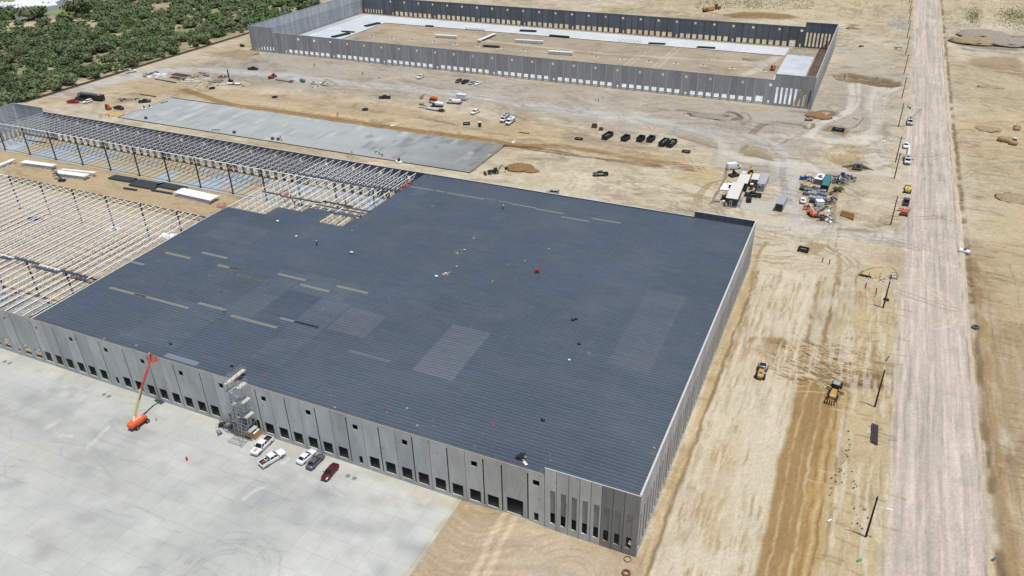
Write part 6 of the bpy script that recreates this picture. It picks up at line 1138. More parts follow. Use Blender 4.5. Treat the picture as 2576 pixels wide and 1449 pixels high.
for t_, x, y, l, sz, m_ in (('P', 420, 1180, 'black dumpster bin left of the office trailer front', (1.1, .9, 1.4), P_BLACK), ('P', 600, 820, 'small dark generator beside the white tarp', (.6, .5, 1.2), P_BLACK), ('P', 420, 1310, 'white tote by the office corner', (.7, .6, 1.1), P_WHITE), ('P', 170, 1240, 'grey flat pallet lying left of the white tote', (1.2, .5, .35), GYM)):
    p = at(t_, x, y); r = thing('site_bin', l, 'bin', (p.x, p.y, 0), .1); mb = MB(); mb.box(-sz[0], sz[0], -sz[1], sz[1], .08, sz[2], .08, .08); mb.build('bin_body', m_, r); mb = MB(); mb.box(-sz[0]-.03, sz[0]+.03, -sz[1]-.03, sz[1]+.03, sz[2], sz[2]+.06); mb.build('lid', m_, r)
p = at('P', 470, 1035); r = thing('flag_mast', 'thin dark mast standing by the office trailer', 'mast', (p.x, p.y, 0)); mb = MB(); mb.cyl((0, 0, 0), (0, 0, 5), .07, .04, n=6); mb.build('mast', DKM, r); mb = MB(); mb.box(-.3, .3, -.3, .3, 0, .1); mb.build('base_plate', DKM, r)
S_ = Sheet(np.arange(0, 1, .5), np.arange(0, 1, .5), SAND); a = pts("P925,1449 P1020,1150 P1980,1270 P1850,1660"); mb = MB(); mb.add([(x, y, .06) for x, y in a]+[(x, y, -.05) for x, y in a], [(0, 3, 2, 1)[::-1], (0, 1, 5, 4), (1, 2, 6, 5), (2, 3, 7, 6), (3, 0, 4, 7)]); o = mb.build('gravel_pad', mat('gravel_pad', pc(196, 192, 178), .95, var=.14, scale=1.2, var2=.1)); o['kind'] = 'structure'
# ---------------- salvage heap ----------------
GRN = mat('container_teal', (.045, .165, .17), .55, var=.08); GRD = mat('container_dark_green', (.015, .035, .033), .6)
r, W, L = cont('shipping_container', 'teal roofed shipping container standing in the salvage heap', 'container', 'Q', (765, 385), (935, 412), (865, 105), 2.6, GRD, GRN, zc=2.6); n = 20; [(lambda mb: ([mb.box(x_, x_+.03, L*k/n, L*k/n+.15, .1, 2.5) for k in range(n)], mb.build('wall_rib', GRD, r)))(MB()) for x_ in (-.03, W)]; mb = MB(); [mb.bar((W*q, -.03, .1), (W*q, -.03, 2.5), .06) for q in (.2, .4, .6, .8)]; mb.build('door_bar', GRD, r)
r, W, L = cont('storage_container', 'grey container with white roof piled with dark scrap', 'container', 'Q', (588, 225), (768, 248), (680, 90), 2.4, GYM, P_WHITE, zc=2.4); 
mb = MB(); [mb.box(W*.2+g3.random()*1.2, W*.2+1+g3.random(), L*.2+k*.5, L*.2+k*.5+.4, 2.33, 2.6+g3.random()*.3, .1, .1) for k in range(6)]; tag(mb.build('scrap_pile', DKM, loc=r.location+Vector((0, 0, .0))), 'dark scrap lying on the white container roof', 'scrap')
def heap(label, t, x, y, n, spread, mats, seed, sz=.7, name='scrap_pile', cat='scrap', ht=1.0):
    g = random.Random(seed); p = at(t, x, y); r = thing(name, label, cat, (p.x, p.y, 0)); gm = {}
    for k in range(n):
        m_ = g.choice(mats); mb = MB(); a = g.uniform(0, 6.28); q = g.random()**.6*spread; cx, cy = q*math.cos(a), q*math.sin(a)*1.3; s_ = sz*g.uniform(.4, 1.3); hh = ht*g.uniform(.2, 1)*(1.2-q/spread*.6)
        if g.random() < .4: b2 = g.uniform(0, 3.14); mb.bar((cx-s_*math.cos(b2)*1.6, cy-s_*math.sin(b2)*1.6, hh*.5), (cx+s_*math.cos(b2)*1.6, cy+s_*math.sin(b2)*1.6, hh), .14*g.uniform(.6, 2))
        else: mb.box(cx-s_/2, cx+s_/2, cy-s_*.6, cy+s_*.6, 0, hh, .05*s_, .12*s_)
        mb.build('scrap_piece', m_, r)
    return r
DK2 = [DKM, GYM, BLKP, PLAST, PLAST2]; heap('dark scrap and buckets between blue drums and grey container', 'Q', 490, 270, 30, 2.6, DK2+[P_WHITE], 1); heap('mixed machine scrap right of the teal container', 'Q', 1100, 260, 46, 3.4, DK2+[DRUST, P_WHITE], 2); heap('pale hoses and fittings in the upper right salvage', 'Q', 1260, 230, 30, 2.6, [P_SILV, P_WHITE, GYM, PLAST], 3, .6)
heap('long tangle of scrap at the top right tip of the salvage', 'Q', 1430, 220, 40, 3.2, DK2+[P_SILV], 4); heap('scrap pieces below the pale hoses', 'Q', 1230, 330, 30, 2.4, DK2, 5); heap('brown scrap right of the pallet loads', 'Q', 950, 850, 30, 2.0, [DRUST, RUST, DKM, GYM], 6); heap('dark scrap along the right rim of the salvage heap', 'Q', 1050, 770, 30, 1.9, DK2, 7)
heap('white wrapped bundles in a row down the lower salvage edge', 'Q', 970, 1090, 34, 2.6, [P_WHITE, PLAST, BLKP], 8, .9, ht=.7); heap('pale sheet scrap at the bottom tip of the salvage heap', 'Q', 920, 1280, 44, 2.8, [PLAST, GYM, P_WHITE, DKM], 9, .9, ht=.6); heap('silver plastic wrapped goods right of the red boom lift', 'Q', 600, 1030, 24, 1.7, [P_SILV, PLAST], 10, .8); heap('dark steel trestles below the silver bundles', 'Q', 730, 1230, 26, 1.8, [DRUST, DKM], 11)
for k, (x, y, l) in enumerate(((243, 240, 'leftmost blue drum beside the salvage heap'), (370, 235, 'second blue drum beside the salvage heap'), (1300, 150, 'blue drum at the back of the salvage heap'))):
    p = at('Q', x, y); r = thing('blue_drum', l, 'drum', (p.x, p.y, 0)); mb = MB(); mb.cyl((0, 0, 0), (0, 0, 1.3), .85, n=14); mb.build('drum_body', P_BLUE, r); mb = MB(); mb.cyl((0, 0, 1.3), (0, 0, 1.42), .35, n=10); mb.build('cap', P_WHITE if k < 2 else P_BLACK, r)
def pallet(label, t, x, y, nx, ny, m_, h=1.1, rz=-.12, group=None):
    p = at(t, x, y); r = thing('pallet_load', label, 'pallet load', (p.x, p.y, 0), rz, group); mb = MB(); mb.box(-.6*nx, .6*nx, -.55*ny, .55*ny, 0, .14); mb.build('pallet', WOOD, r)
    for i in range(nx): 
        mb = MB(); mb.box(-.6*nx+1.2*i+.05, -.6*nx+1.2*i+1.12, -.5*ny, .5*ny, .14, h+g3.uniform(-.2, .2), .04, .04); mb.build('wrapped_load', m_, r)
for k, q in enumerate(((430, 560, 3, 2, PLAST2, 'upper left'), (640, 500, 3, 1, PLAST, 'top'), (520, 640, 3, 2, PLAST, 'middle left'), (720, 600, 2, 2, PLAST2, 'upper right'), (820, 590, 1, 2, PLAST, 'far right upper'), (760, 680, 3, 2, PLAST2, 'middle right'), (560, 760, 3, 2, PLAST, 'lower left'), (700, 770, 2, 2, P_SILV, 'lower middle'), (790, 790, 2, 2, PLAST2, 'lower right'), (350, 660, 2, 1, PLAST2, 'leftmost'), (570, 850, 3, 2, BLKP, 'bottom, dark'))):
    pallet('grey wrapped pallet load at the '+q[5]+' of the pallet group', 'Q', q[0], q[1], q[2], q[3], q[4], 1.0+.2*(k % 2), group='pallet loads in the salvage heap')
for t_, a, b_, w_, m_, l in (('Q', (200, 460), (540, 520), .9, BLKP, 'black corrugated pipe coil lying above the pallet loads'),):
    p, q = at(t_, *a), at(t_, *b_); mb = MB(); [mb.cyl((p.x, p.y-.8*k, .5), (q.x, q.y-.8*k, .5), .45, n=10) for k in range(3)]; tag(mb.build('pipe_bundle', m_), l, 'pipes')
def planks(label, t, c, n, L, w_, m_, rz, gap=.1, h=.3, name='lumber_stack', cat='lumber', part='plank', jit=.3):
    p = at(t, *c); r = thing(name, label, cat, (p.x, p.y, 0), rz)
    for k in range(n): dx = g3.uniform(-jit, jit); mb = MB(); mb.box(-L/2+dx, L/2+dx, (k-n/2)*(w_+gap), (k-n/2)*(w_+gap)+w_, 0, h*g3.uniform(.8, 1.2)); mb.build(part, m_, r)
    return r
planks('orange brown boards left of the pale boards', 'Q', (285, 350), 3, 3.4, .4, PLY, R(80)); planks('pale lumber stack above the black pipe', 'Q', (370, 370), 4, 3.2, .35, WOOD, R(80)); planks('larger pale lumber stack against the grey container', 'Q', (600, 420), 7, 3.6, .38, WOOD, R(78)); planks('pale long boards right of the pallet loads', 'Q', (930, 740), 5, 4.6, .3, WOOD, R(84)); planks('yellow machine arm lying on the lumber', 'Q', (455, 425), 2, 1.6, .4, P_YEL2, R(-10), name='yellow_frame', cat='frame', part='frame_bar')
planks('long dark steel channels above the steel trestles', 'Q', (760, 1050), 3, 9, .3, DRUST, R(70), name='steel_bundle', cat='steel', part='steel_bar'); planks('rusty steel frame by the red boom lift basket', 'Q', (480, 960), 3, 4.5, .25, DRUST, R(8), name='steel_bundle', cat='steel', part='steel_bar'); planks('dark pipes beside the white bundles in the lower salvage', 'Q', (900, 1080), 3, 8, .35, BLKP, R(66), name='pipe_bundle', cat='pipes', part='pipe')
a = pts("Q1240,1165 Q1590,1290 Q1610,1140 Q1275,1045"); c = (sum(q[0] for q in a)/4, sum(q[1] for q in a)/4); mb = MB()
P4 = [at('Q', 1240, 1175, .1), at('Q', 1590, 1290, .1), at('Q', 1612, 1140, .4), at('Q', 1277, 1045, .4)]; mb.add([p for p in P4]+[p+Vector((0, 0, .12)) for p in P4], [(3, 2, 1, 0), (4, 5, 6, 7), (0, 1, 5, 4), (1, 2, 6, 5), (2, 3, 7, 6), (3, 0, 4, 7)])
for k in range(1, 8): u_ = k/8; A_ = P4[0].lerp(P4[3], u_)+Vector((0, 0, .14)); B_ = P4[1].lerp(P4[2], u_)+Vector((0, 0, .14)); mb.bar(A_, B_, .07)
for u_ in (.02, .5, .98): mb.bar(P4[0].lerp(P4[1], u_)+Vector((0, 0, .16)), P4[3].lerp(P4[2], u_)+Vector((0, 0, .16)), .1)
tag(mb.build('steel_road_plate', mat('rust_orange_plate', (.22, .105, .025), .8, var=.15, scale=1)), 'rust orange trench shield panel lying on the sand', 'steel panel')
p = at('Q', 1365, 1370); r = thing('steel_road_plate', 'smaller dark brown steel plate below the orange panel', 'steel panel', (p.x, p.y, 0), R(-12)); mb = MB(); mb.box(-2.2, 2.2, -.7, .7, .02, .2); mb.build('plate', DRUST, r); mb = MB(); mb.bar((-2.2, 0, .24), (2.2, 0, .24), .08); mb.build('stiffener', DRUST, r)
# ---------------- steel laydown yard ----------------
def lay(label, cx, cy, n, L, w_, m_, rz, h=.3, **k): return planks(label, 'R', (cx, cy), n, L, w_, m_, rz, .06, h, name=k.get('name', 'steel_bundle'), cat=k.get('cat', 'steel'), part=k.get('part', 'steel_bar'))
A_ = R(-3)
for q in ((970, 205, 7, 12, .5, DRUST, 'dark brown steel bars at the top of the laydown'), (900, 270, 6, 11, .45, DRUST, 'dark brown steel bars in the centre of the laydown'), (620, 330, 2, 16, .35, DRUST, 'long thin steel bars along the lower left of the laydown'), (760, 355, 3, 7, .4, DRUST, 'short dark steel bars at the lower middle of the laydown'), (1440, 162, 2, 5, .35, DRUST, 'isolated dark bar pair above the laydown'), (1520, 215, 3, 4.6, .5, DRUST, 'brown beams behind the pale slabs')): lay(q[6], *q[:6], R(-4))
CONW = mat('pale_forms', (.52, .5, .46), .8, var=.1)
for q in ((1160, 310, 3, 5.5, .7, 'pale form panels left of the pair of pale stacks'), (1080, 355, 3, 6, .7, 'pale form panels at the lower centre'), (1310, 350, 6, 4.2, .55, 'pale form panels in the middle of the laydown'), (1540, 295, 5, 4.6, .55, 'greenish pale form panels up the middle'), (1930, 415, 3, 5, .7, 'pale grey form panels near the blue wrapped packs')): lay(q[5], *q[:5], CONW, R(20), .35, name='form_panel_stack', cat='form panels', part='form_panel')
lay('brown and pale plank stack in right half of the laydown', 1770, 345, 9, 5.5, .5, mat('weathered_plank', (.22, .18, .15), .9, var=.3, scale=4), R(18), .5, name='lumber_stack', cat='lumber', part='plank')
for k, (x, y) in enumerate(((2070, 410), (2190, 415))): 
    p = at('R', x, y); r = thing('wrapped_pack', ('left', 'right')[k]+' one of two white topped dark blue packs', 'wrapped pack', (p.x, p.y, 0), R(15)); mb = MB(); mb.box(-2.2, 2.2, -1.0, 1.0, 0, .8); mb.build('pack', PLAST2, r); mb = MB(); mb.box(-2.25, 2.25, -1.05, 1.05, .8, .88); mb.build('top_sheet', TARP, r)
heap('white plastic wrapped materials at the laydown left end', 'R', 450, 215, 22, 4.2, [TARP], 21, 1.6, 'wrapped_pack', 'wrapped pack', .8); heap('small white bags right of the wrapped materials', 'R', 620, 265, 12, 2.2, [TARP, P_SILV], 22, 1.0, 'wrapped_pack', 'wrapped pack', .6); heap('dark scrap steel at the far left tip of the laydown', 'R', 300, 180, 30, 4.5, [DRUST, DKM, GYM], 23); heap('low rusty scrap along the laydown bottom edge', 'R', 1500, 430, 44, 7, [DRUST, WOOD, DKM, P_WHITE], 24, ht=.5); heap('dark generator set and drums near the laydown mast', 'R', 1890, 250, 20, 2.6, [DKM, GYM, P_ORG], 25); heap('rusty clutter behind the pale form panels', 'R', 1290, 225, 26, 4.2, [DRUST, WOOD], 26, ht=.5); heap('grey drums left of the pale form panels', 'R', 960, 310, 14, 2.6, [GYM, P_WHITE, DKM], 27)
p = at('R', 2065, 350); r = thing('drill_mast', 'dark upright drilling rig at the right of the laydown', 'drill rig', (p.x, p.y, 0)); mb = MB(); mb.box(-1.2, 1.2, -.8, .8, 0, 1.2, .1, .1); mb.build('tracked_base', DKM, r); mb = MB(); mb.bar((-.6, 0, 1), (-.8, 0, 6.5), .45); mb.build('mast', DKM, r)
# ---------------- rings, frames, pipes ----------------
def nring(label, t, x, y, rr, m_, h=.35, th=.35, name='steel_ring', cat='ring', n=16):
    p = at(t, x, y); r = thing(name, label, cat, (p.x, p.y, 0)); mb = MB(); mb.ring((0, 0, .02), rr, th, h, n); mb.build('ring', m_, r); mb = MB(); [mb.bar((math.cos(a)*rr*.95, math.sin(a)*rr*.95, h), (math.cos(a)*rr*.8, math.sin(a)*rr*.8, h+.1), .08) for a in (0, 2.1, 4.2)]; mb.build('lifting_lug', m_, r)
nring('black six sided ring below the steel laydown', 'R', 1655, 500, 1.8, P_BLACK, .6, .7, n=6); nring('small white ring right of the blue packs', 'R', 2335, 445, .8, GYM, .2, .15); nring('black six sided ring above the casting slab', 'b', 425, 897, 1.6, P_BLACK, .5, .6, n=6); nring('black ring beside the tan track, right of the slab', 'b', 1258, 1013, 1.7, P_BLACK, .6, .6, n=6)
nring('rust orange ring on the sand below the near building corner', 'k', 1568, 1297, .72, RUST, .15, .12, n=20); nring('rusty manhole ring at the bottom edge', 'k', 1555, 1428, .8, RUST, .35, .35, 'manhole_ring', 'manhole ring', 18)
def tframe(label, t, x, y, L, W_, m_=P_BLACK, rz=0, h=.7, name='trench_frame', cat='frame'):
    p = at(t, x, y); r = thing(name, label, cat, (p.x, p.y, 0), rz); mb = MB(); [mb.box(-L/2, L/2, s_*W_/2-.12, s_*W_/2+.12, 0, h) for s_ in (-1, 1)]; [mb.box(s_*L/2-.12, s_*L/2+.12, -W_/2+.12, W_/2-.12, 0, h) for s_ in (-1, 1)]; mb.build('side_wall', m_, r); mb = MB(); mb.box(-L*.3, L*.3, -.12, .12, h*.6, h*.8); mb.build('inner_beam', P_SILV, r)
tframe('black square frame left of the dark portable toilet', 'Y', 1272, 760, 3.0, 2.6, rz=.5); tframe('black trench frame left of the row of dumpsters', 'c', 887, 1285, 3.2, 1.7); tframe('black trench frame right of the row of dumpsters', 'c', 1873, 1402, 3.2, 2.0); tframe('black rectangular frame on the pale pad near the brown patch', 'h', 540, 1140, 3.0, 2.0, rz=-.1, h=1.0); tframe('black long trench frame on the grey mound', 'd', 860, 1203, 4.8, 2.4, rz=-.08, h=1.0)
tframe('dark box beam on the sand below the small pit', 'd', 1072, 430, 2.4, 1.2, h=.6); 
def pipe(label, t, a, b_, rr, m_, name='concrete_pipe', cat='pipe'):
    p, q = at(t, *a), at(t, *b_); r = thing(name, label, cat, ((p.x+q.x)/2, (p.y+q.y)/2, 0), head(p, q)); L = (q-p).length; mb = MB(); n = 14; V_ = []
    for x in (-L/2, L/2):
        for rad in (rr, rr*.78): V_ += [(x, rad*math.cos(6.283*i/n), rr+rad*math.sin(6.283*i/n)) for i in range(n)]
    F = []; 
    for i in range(n): j = (i+1) % n; F += [(i, j, 2*n+j, 2*n+i), (n+j, n+i, 3*n+i, 3*n+j), (j, i, n+i, n+j), (2*n+i, 2*n+j, 3*n+j, 3*n+i)]
    mb.add(V_, F); mb.build('pipe_barrel', m_, r); mb = MB(); mb.cyl((-L/2-.02, 0, rr), (-L/2+.12, 0, rr), rr*1.08, n=14); mb.cyl((L/2-.15, 0, rr), (L/2-.14, 0, rr), rr*.75, n=14); mb.build('pipe_collar', m_, r)
pipe('grey concrete pipe lying near the orange netting', 'd', (555, 1110), (625, 1110), .7, GYM); pipe('dark concrete pipe section below the fence road', 'a', (2218, 428), (2243, 433), .8, DKM); pipe('long grey pipe lying on the casting slab', 'a', (1950, 1198), (2025, 1202), .3, GYM, 'steel_pipe'); pipe('pipe pair lying at the upper corner of the casting slab', 'a', (1480, 955), (1545, 938), .25, DRUST, 'steel_pipe')
pipe('rusty beam lying above the tan track', 'c', (340, 1222), (430, 1232), .22, RUST, 'steel_beam', 'beam'); pipe('dark steel beams behind the black gooseneck trailer', 'a', (1285, 870), (1435, 893), .25, DRUST, 'steel_beam', 'beam')
for t_, x, y, L_, l in (('b', 520, 752, 14, 'rusty drawbar trailer chain left of the teal compressor'),): 
    p = at(t_, x, y); r = thing('pipe_trailer', l, 'trailer', (p.x, p.y, 0), R(-6)); mb = MB(); mb.bar((-7, 0, .3), (3.5, 0, .4), .3); mb.build('drawbar', DRUST, r); mb = MB(); [mb.bar((3+.8*k, -1, .4), (3.8+.8*k, 1, 1.2), .25) for k in range(4)]; mb.build('reel_frame', DRUST, r)
p = at('b', 683, 756); r = thing('air_compressor', 'teal towable compressor on the sand', 'compressor', (p.x, p.y, 0), R(-20)); mb = MB(); mb.loft([ringb(1.6, .8, .5, 1.2, 1.5, .8), ringb(-1.6, .9, .5, 1.3, 1.7, .8)]); mb.build('housing', P_TEAL, r); wheels(r, (0,), .95, .35, .2); mb = MB(); mb.bar((1.6, 0, .5), (2.8, 0, .5), .12); mb.build('drawbar', DKM, r)
heap('low rusty rebar scrap with a white sack right of the teal compressor', 'b', 830, 770, 30, 6, [DRUST, DKM], 31, ht=.3); p = at('b', 853, 778); r = thing('white_sack', 'white sack on the rusty rebar scrap', 'sack', (p.x, p.y, .3)); mb = MB(); mb.blob((0, 0, .4), .8, .7, .5, flat=True); mb.build('sack', TARP, r, True)
# dumpsters
def dumpster(label, t, c, L, W_, rz, fill):
    p = at(t, *c); r = thing('roll_off_dumpster', label, 'dumpster', (p.x, p.y, 0), rz, 'dumpsters in a row'); H = 1.9; m_ = paint('dumpster_navy', (.022, .032, .05), .6)
    for nm, b_ in (('side_wall', (-L/2, L/2, -W_/2, -W_/2+.12)), ('side_wall', (-L/2, L/2, W_/2-.12, W_/2)), ('end_wall', (-L/2, -L/2+.12, -W_/2+.12, W_/2-.12)), ('end_wall', (L/2-.12, L/2, -W_/2+.12, W_/2-.12))): mb = MB(); mb.box(*b_, .15, H); mb.build(nm, m_, r)
    mb = MB(); mb.box(-L/2, L/2, -W_/2, W_/2, .1, .3); mb.build('floor', RUST, r); n = int(L/.7)
    mb = MB(); [mb.box(-L/2+.35+L*k/n, -L/2+.47+L*k/n, s_*(W_/2+.04)-.04, s_*(W_/2+.04)+.04, .2, H-.1) for k in range(n) for s_ in (-1, 1)]; mb.box(-L/2-.05, L/2+.05, -W_/2-.06, -W_/2+.04, H-.1, H+.04); mb.box(-L/2-.05, L/2+.05, W_/2-.04, W_/2+.06, H-.1, H+.04); mb.build('rib', m_, r)
    mb = MB(); g = random.Random(int(c[0])); [mb.box(x, x+g.uniform(.3, 1.2), y, y+g.uniform(.2, .8), .3, fill*g.uniform(.6, 1.1), .08, .05) for x, y in [(g.uniform(-L/2+.2, L/2-1.4), g.uniform(-W_/2+.2, W_/2-1)) for _ in range(26)]]; o = mb.build('rubble', mat('rubble', (.2, .15, .11), .9, var=.5, scale=5), r)
for q in ((1150, 1268, 6.8, 'long navy dumpster at the left end of the dumpster row, full of rubble', R(82), 1.5), (1315, 1290, 4.8, 'short navy dumpster second from left in the row', R(82), .7), (1455, 1295, 4.6, 'navy dumpster third from left, rusty inside', R(85), .6), (1548, 1298, 4.8, 'navy dumpster fourth from left, rusty inside', R(85), .6), (1668, 1330, 6.8, 'left one of the closely set dumpster pair, full of rubble', R(83), 1.5), (1738, 1338, 6.8, 'rightmost dumpster of the row, full of grey rubble', R(83), 1.6)): dumpster(q[3], 'c', q[:2], q[2], 2.4, q[4], q[5])
for x, y, s_, l in ((1030, 1172, 1.1, 'rusty open crate above the dumpster row'), (1024, 1158, .7, 'tilted rusty crate behind the larger rusty crate'), (1091, 1197, .8, 'small rusty crate between big crate and dumpsters')):
    p = at('c', x, y); r = thing('rusty_crate', l, 'crate', (p.x, p.y, 0), .2); mb = MB(); [mb.box(-s_, s_, q*s_-.06, q*s_+.06, 0, s_*1.3) for q in (-1, 1)]; [mb.box(q*s_-.06, q*s_+.06, -s_+.06, s_-.06, 0, s_*1.3) for q in (-1, 1)]; mb.build('side_wall', RUST, r); mb = MB(); mb.box(-s_+.07, s_-.07, -s_+.07, s_-.07, .0, s_*.7); mb.build('rubble', RUST, r)
for t_, x, y, l in (('c', 1030, 1395, 'pale yellow bag on the embankment below the dumpsters'), ('b', 1515, 1150, 'white debris on the bank above the casting slab'), ('c', 285, 1310, 'white boards lying at the casting slab corner'), ('f', 2400, 150, 'pale boards lying right of the casting slab'), ('h', 1280, 132, 'white bag left of the lone white pickup'), ('g', 788, 760, 'white sheet beside the silver suv')):
    heap(l, t_, x, y, 7, 1.1, [TARP if 'white' in l else WOOD], int(x), .7, 'debris', 'debris', .4)
# dirt piles and boulders
def pile(label, t, c, rx, ry, h, m_, seed, rz=0):
    p = at(t, *c); mb = MB(); mb.blob((0, 0, -.05), rx, ry, h, 26, 9, .12, seed, True); o = mb.build('dirt_pile', m_, smooth=True, loc=(p.x, p.y, 0)); o.rotation_euler.z = rz; tag(o, label, 'dirt pile'); return o
DP = mat('pile_soil', pc(172, 152, 120), .95, var=.25, scale=.9, bump=.6); DP2 = mat('pile_soil_brown', pc(150, 118, 76), .95, var=.3, scale=1.0, bump=.6); DP3 = mat('pile_soil_grey', pc(166, 156, 140), .95, var=.25, scale=1, bump=.6)
pile('upper small oval dirt pile on the field right of the road', 'd', (2260, 802), 6.0, 3.4, .45, DP, 1); pile('lower small oval dirt pile on the field right of the road', 'd', (2240, 1187), 5.6, 4, .45, DP, 2); pile('oval dirt pile at the right edge below the boulders', 'h', (2478, 660), 6, 5, .45, DP, 3)
pile('brown dirt pile beside the backhoe', 'g', (340, 495), 5.5, 4.6, 1.0, DP2, 4, .4); pile('second lobe of the brown dirt pile by the backhoe', 'g', (440, 520), 3.6, 2.6, .6, DP2, 5); pile('large grey mound right of the road, uppermost', 'd', (2200, 330), 15, 12, 3.0, DP3, 6); pile('large brown mound in front of the grey mound', 'd', (2120, 392), 14, 9, 3.0, DP, 7); pile('low grey mound right of the large grey mound', 'd', (2420, 400), 16, 12, 3, DP3, 17); pile('small dirt heap inside the far shell', 'c', (2455, 545), 4, 2.4, .8, DP, 8); pile('dirt heap outside the far shell corner by the netting', 'd', (680, 1075), 6, 4, 1.2, DP2, 9); pile('dark soil heap on the haul road bend', 'c', (2130, 1078), 12, 4, .8, DP3, 10)
pile('low dirt heap outside the far left shell corner', 'a', (2270, 490), 9, 5, 1.2, DP, 11); pile('pale sand bed with wooden edge left of the casting slab', 'a', (1060, 1050), 5, 3.4, .35, mat('bed_sand', pc(206, 176, 118), .9, var=.1), 12)
pile('small sand mound beside the telehandler shell corner', 'd', (990, 265), 4, 2.5, 1, DP2, 14)
for k, (x, y, s_, l) in enumerate(((2370, 1300, 2.3, 'leftmost tan boulder of the group by the dark toilet'), (2420, 1312, 1.9, 'middle tan boulder of the group by the dark toilet'), (2432, 1290, 1.6, 'rear tan boulder of the group by the dark toilet'), (2465, 1330, 1.8, 'rightmost tan boulder of the group by the dark toilet'), (2505, 1178, 1.6, 'upper tan boulder above the dark toilet'), (2500, 1198, 1.5, 'lower tan boulder above the dark toilet'))):
    p = at('d', x, y); mb = MB(); mb.blob((0, 0, s_*.35), s_, s_*.8, s_*.6, 10, 6, .12, k); o = mb.build('boulder', mat('boulder_tan', (.33, .22, .11), .9, var=.2, bump=.5), smooth=True, loc=(p.x, p.y, 0)); tag(o, l, 'boulder')
# footings inside the far shell
FT = mat('footing_pale', (.56, .5, .4), .9)
fx = [('b', 1318, 338), ('b', 1503, 355), ('b', 1690, 372), ('b', 1895, 390), ('b', 2087, 408), ('b', 2290, 428), ('c', 155, 448), ('c', 375, 468), ('c', 1045, 525), ('c', 1285, 547), ('c', 1530, 567), ('c', 1780, 588), ('c', 2030, 607), ('c', 2297, 632), ('d', 175, 655)]
wds = 'first second third fourth fifth sixth seventh eighth ninth tenth eleventh twelfth thirteenth fourteenth last'.split()
for k, (t_, x, y) in enumerate(fx):
    p = at(t_, x, y, .1); r = thing('column_footing', wds[k]+' pale column footing from the left inside the far shell', 'footing', (p.x, p.y, 0), 0, 'footings in a line in the far shell'); mb = MB(); mb.box(-1.9, 1.9, -1.0, 1.0, .0, .14); mb.build('pad', FT, r); mb = MB(); [mb.cyl((a_, b_, .14), (a_, b_, .9), .09, n=5) for a_ in (-.25, .25) for b_ in (-.25, .25)]; mb.build('anchor_bolt', DKM, r)
# ---------------- joist bundles and column bundles ----------------
def bundle(label, t, a, b_, n, m_=WHT, z=.3, dep=1.5, w_=.34, tiers=1, group='white joist bundles on the ground'):
    p, q = at(t, *a, z), at(t, *b_, z); L = (q-p).length; r = thing('joist_bundle', label, 'joist bundle', ((p.x+q.x)/2, (p.y+q.y)/2, z), head(p, q), group)
    mb = MB(); k_ = max(6, int(L/1.4)); k_ += k_ % 2; xs = [-L/2+L*i/k_ for i in range(k_+1)]
    mb.box(-L/2, L/2, -w_*.45, w_*.45, dep, dep+.12); mb.box(xs[1], xs[-2], -w_*.4, w_*.4, 0, .12)
    for i in range(k_): mb.bar((xs[i], 0, dep if i % 2 == 0 else .06), (xs[i+1], 0, .06 if i % 2 == 0 else dep), .1)
    j0 = mb.build('roof_joist', m_, r); j0.location = (0, -(n-1)*w_/2, 0)
    for i in range(1, n): c = j0.copy(); COL.objects.link(c); c.parent = r; c.location = (g3.uniform(-.35, .35), -(n-1)*w_/2+i*w_, 0)
    return r
bundle('joist bundle cut by the left photo edge on the soil', 'U', (-150, 1330), (235, 1170), 6, z=1.05); bundle('white joist bundle left of the two overlapping ones', 'U', (375, 1205), (880, 1270), 8, z=1.05)
bundle('rear one of two overlapping white joist bundles', 'U', (1000, 1330), (1530, 1385), 4, z=1.05); bundle('front one of two overlapping white joist bundles', 'U', (880, 1365), (1400, 1430), 9, z=1.05); bundle('large white joist bundle nearest the roof deck', 'e', (1650, 500), (1985, 575), 14, z=1.05)
bundle('white joist bundle in the middle of the far shell floor', 'c', (300, 385), (560, 400), 6); bundle('white joist bundle nearest the dock wall inside the far shell', 'c', (605, 490), (830, 505), 7); bundle('white joist bundle standing on the far pale slab', 'c', (1245, 378), (1465, 392), 2); bundle('leftmost white joist bundle inside the far shell', 'b', (1905, 340), (2105, 352), 7); bundle('white joist bundle on the slab left of the flatbed trailer', 'b', (2180, 270), (2365, 282), 4)
def tubes(label, t, a, b_, n, z=.3, rr=.3, m_=BLKP, sq=True, rows=1):
    p, q = at(t, *a, z), at(t, *b_, z); L = (q-p).length; r = thing('column_bundle', label, 'column bundle', ((p.x+q.x)/2, (p.y+q.y)/2, z), head(p, q), 'dark steel column bundles')
    for i in range(n): 
        mb = MB(); y = (i-(n-1)/2)*rr*2.25; dx = g3.uniform(-.4, .4); mb.box(-L/2+dx, L/2+dx, y-rr, y+rr, .05, .05+2*rr, .03, .03); mb.build('steel_column', m_, r)
tubes('dark column bundle leftmost on the soil between joist rows', 'e', (1035, 350), (1240, 385), 5, 1.05, .32, STB); tubes('widest dark column bundle on the soil, in the middle', 'e', (1235, 400), (1460, 440), 8, 1.05, .32, STB); tubes('dark column bundle touching the large joist bundle', 'e', (1470, 420), (1700, 465), 5, 1.05, .32, STB)
tubes('thin dark steel pair left of the widest column bundle', 'e', (1140, 452), (1260, 470), 1, 1.05, .3, STB); tubes('thin dark steel pair right of the widest column bundle', 'e', (1390, 470), (1580, 502), 1, 1.05, .3, STB)
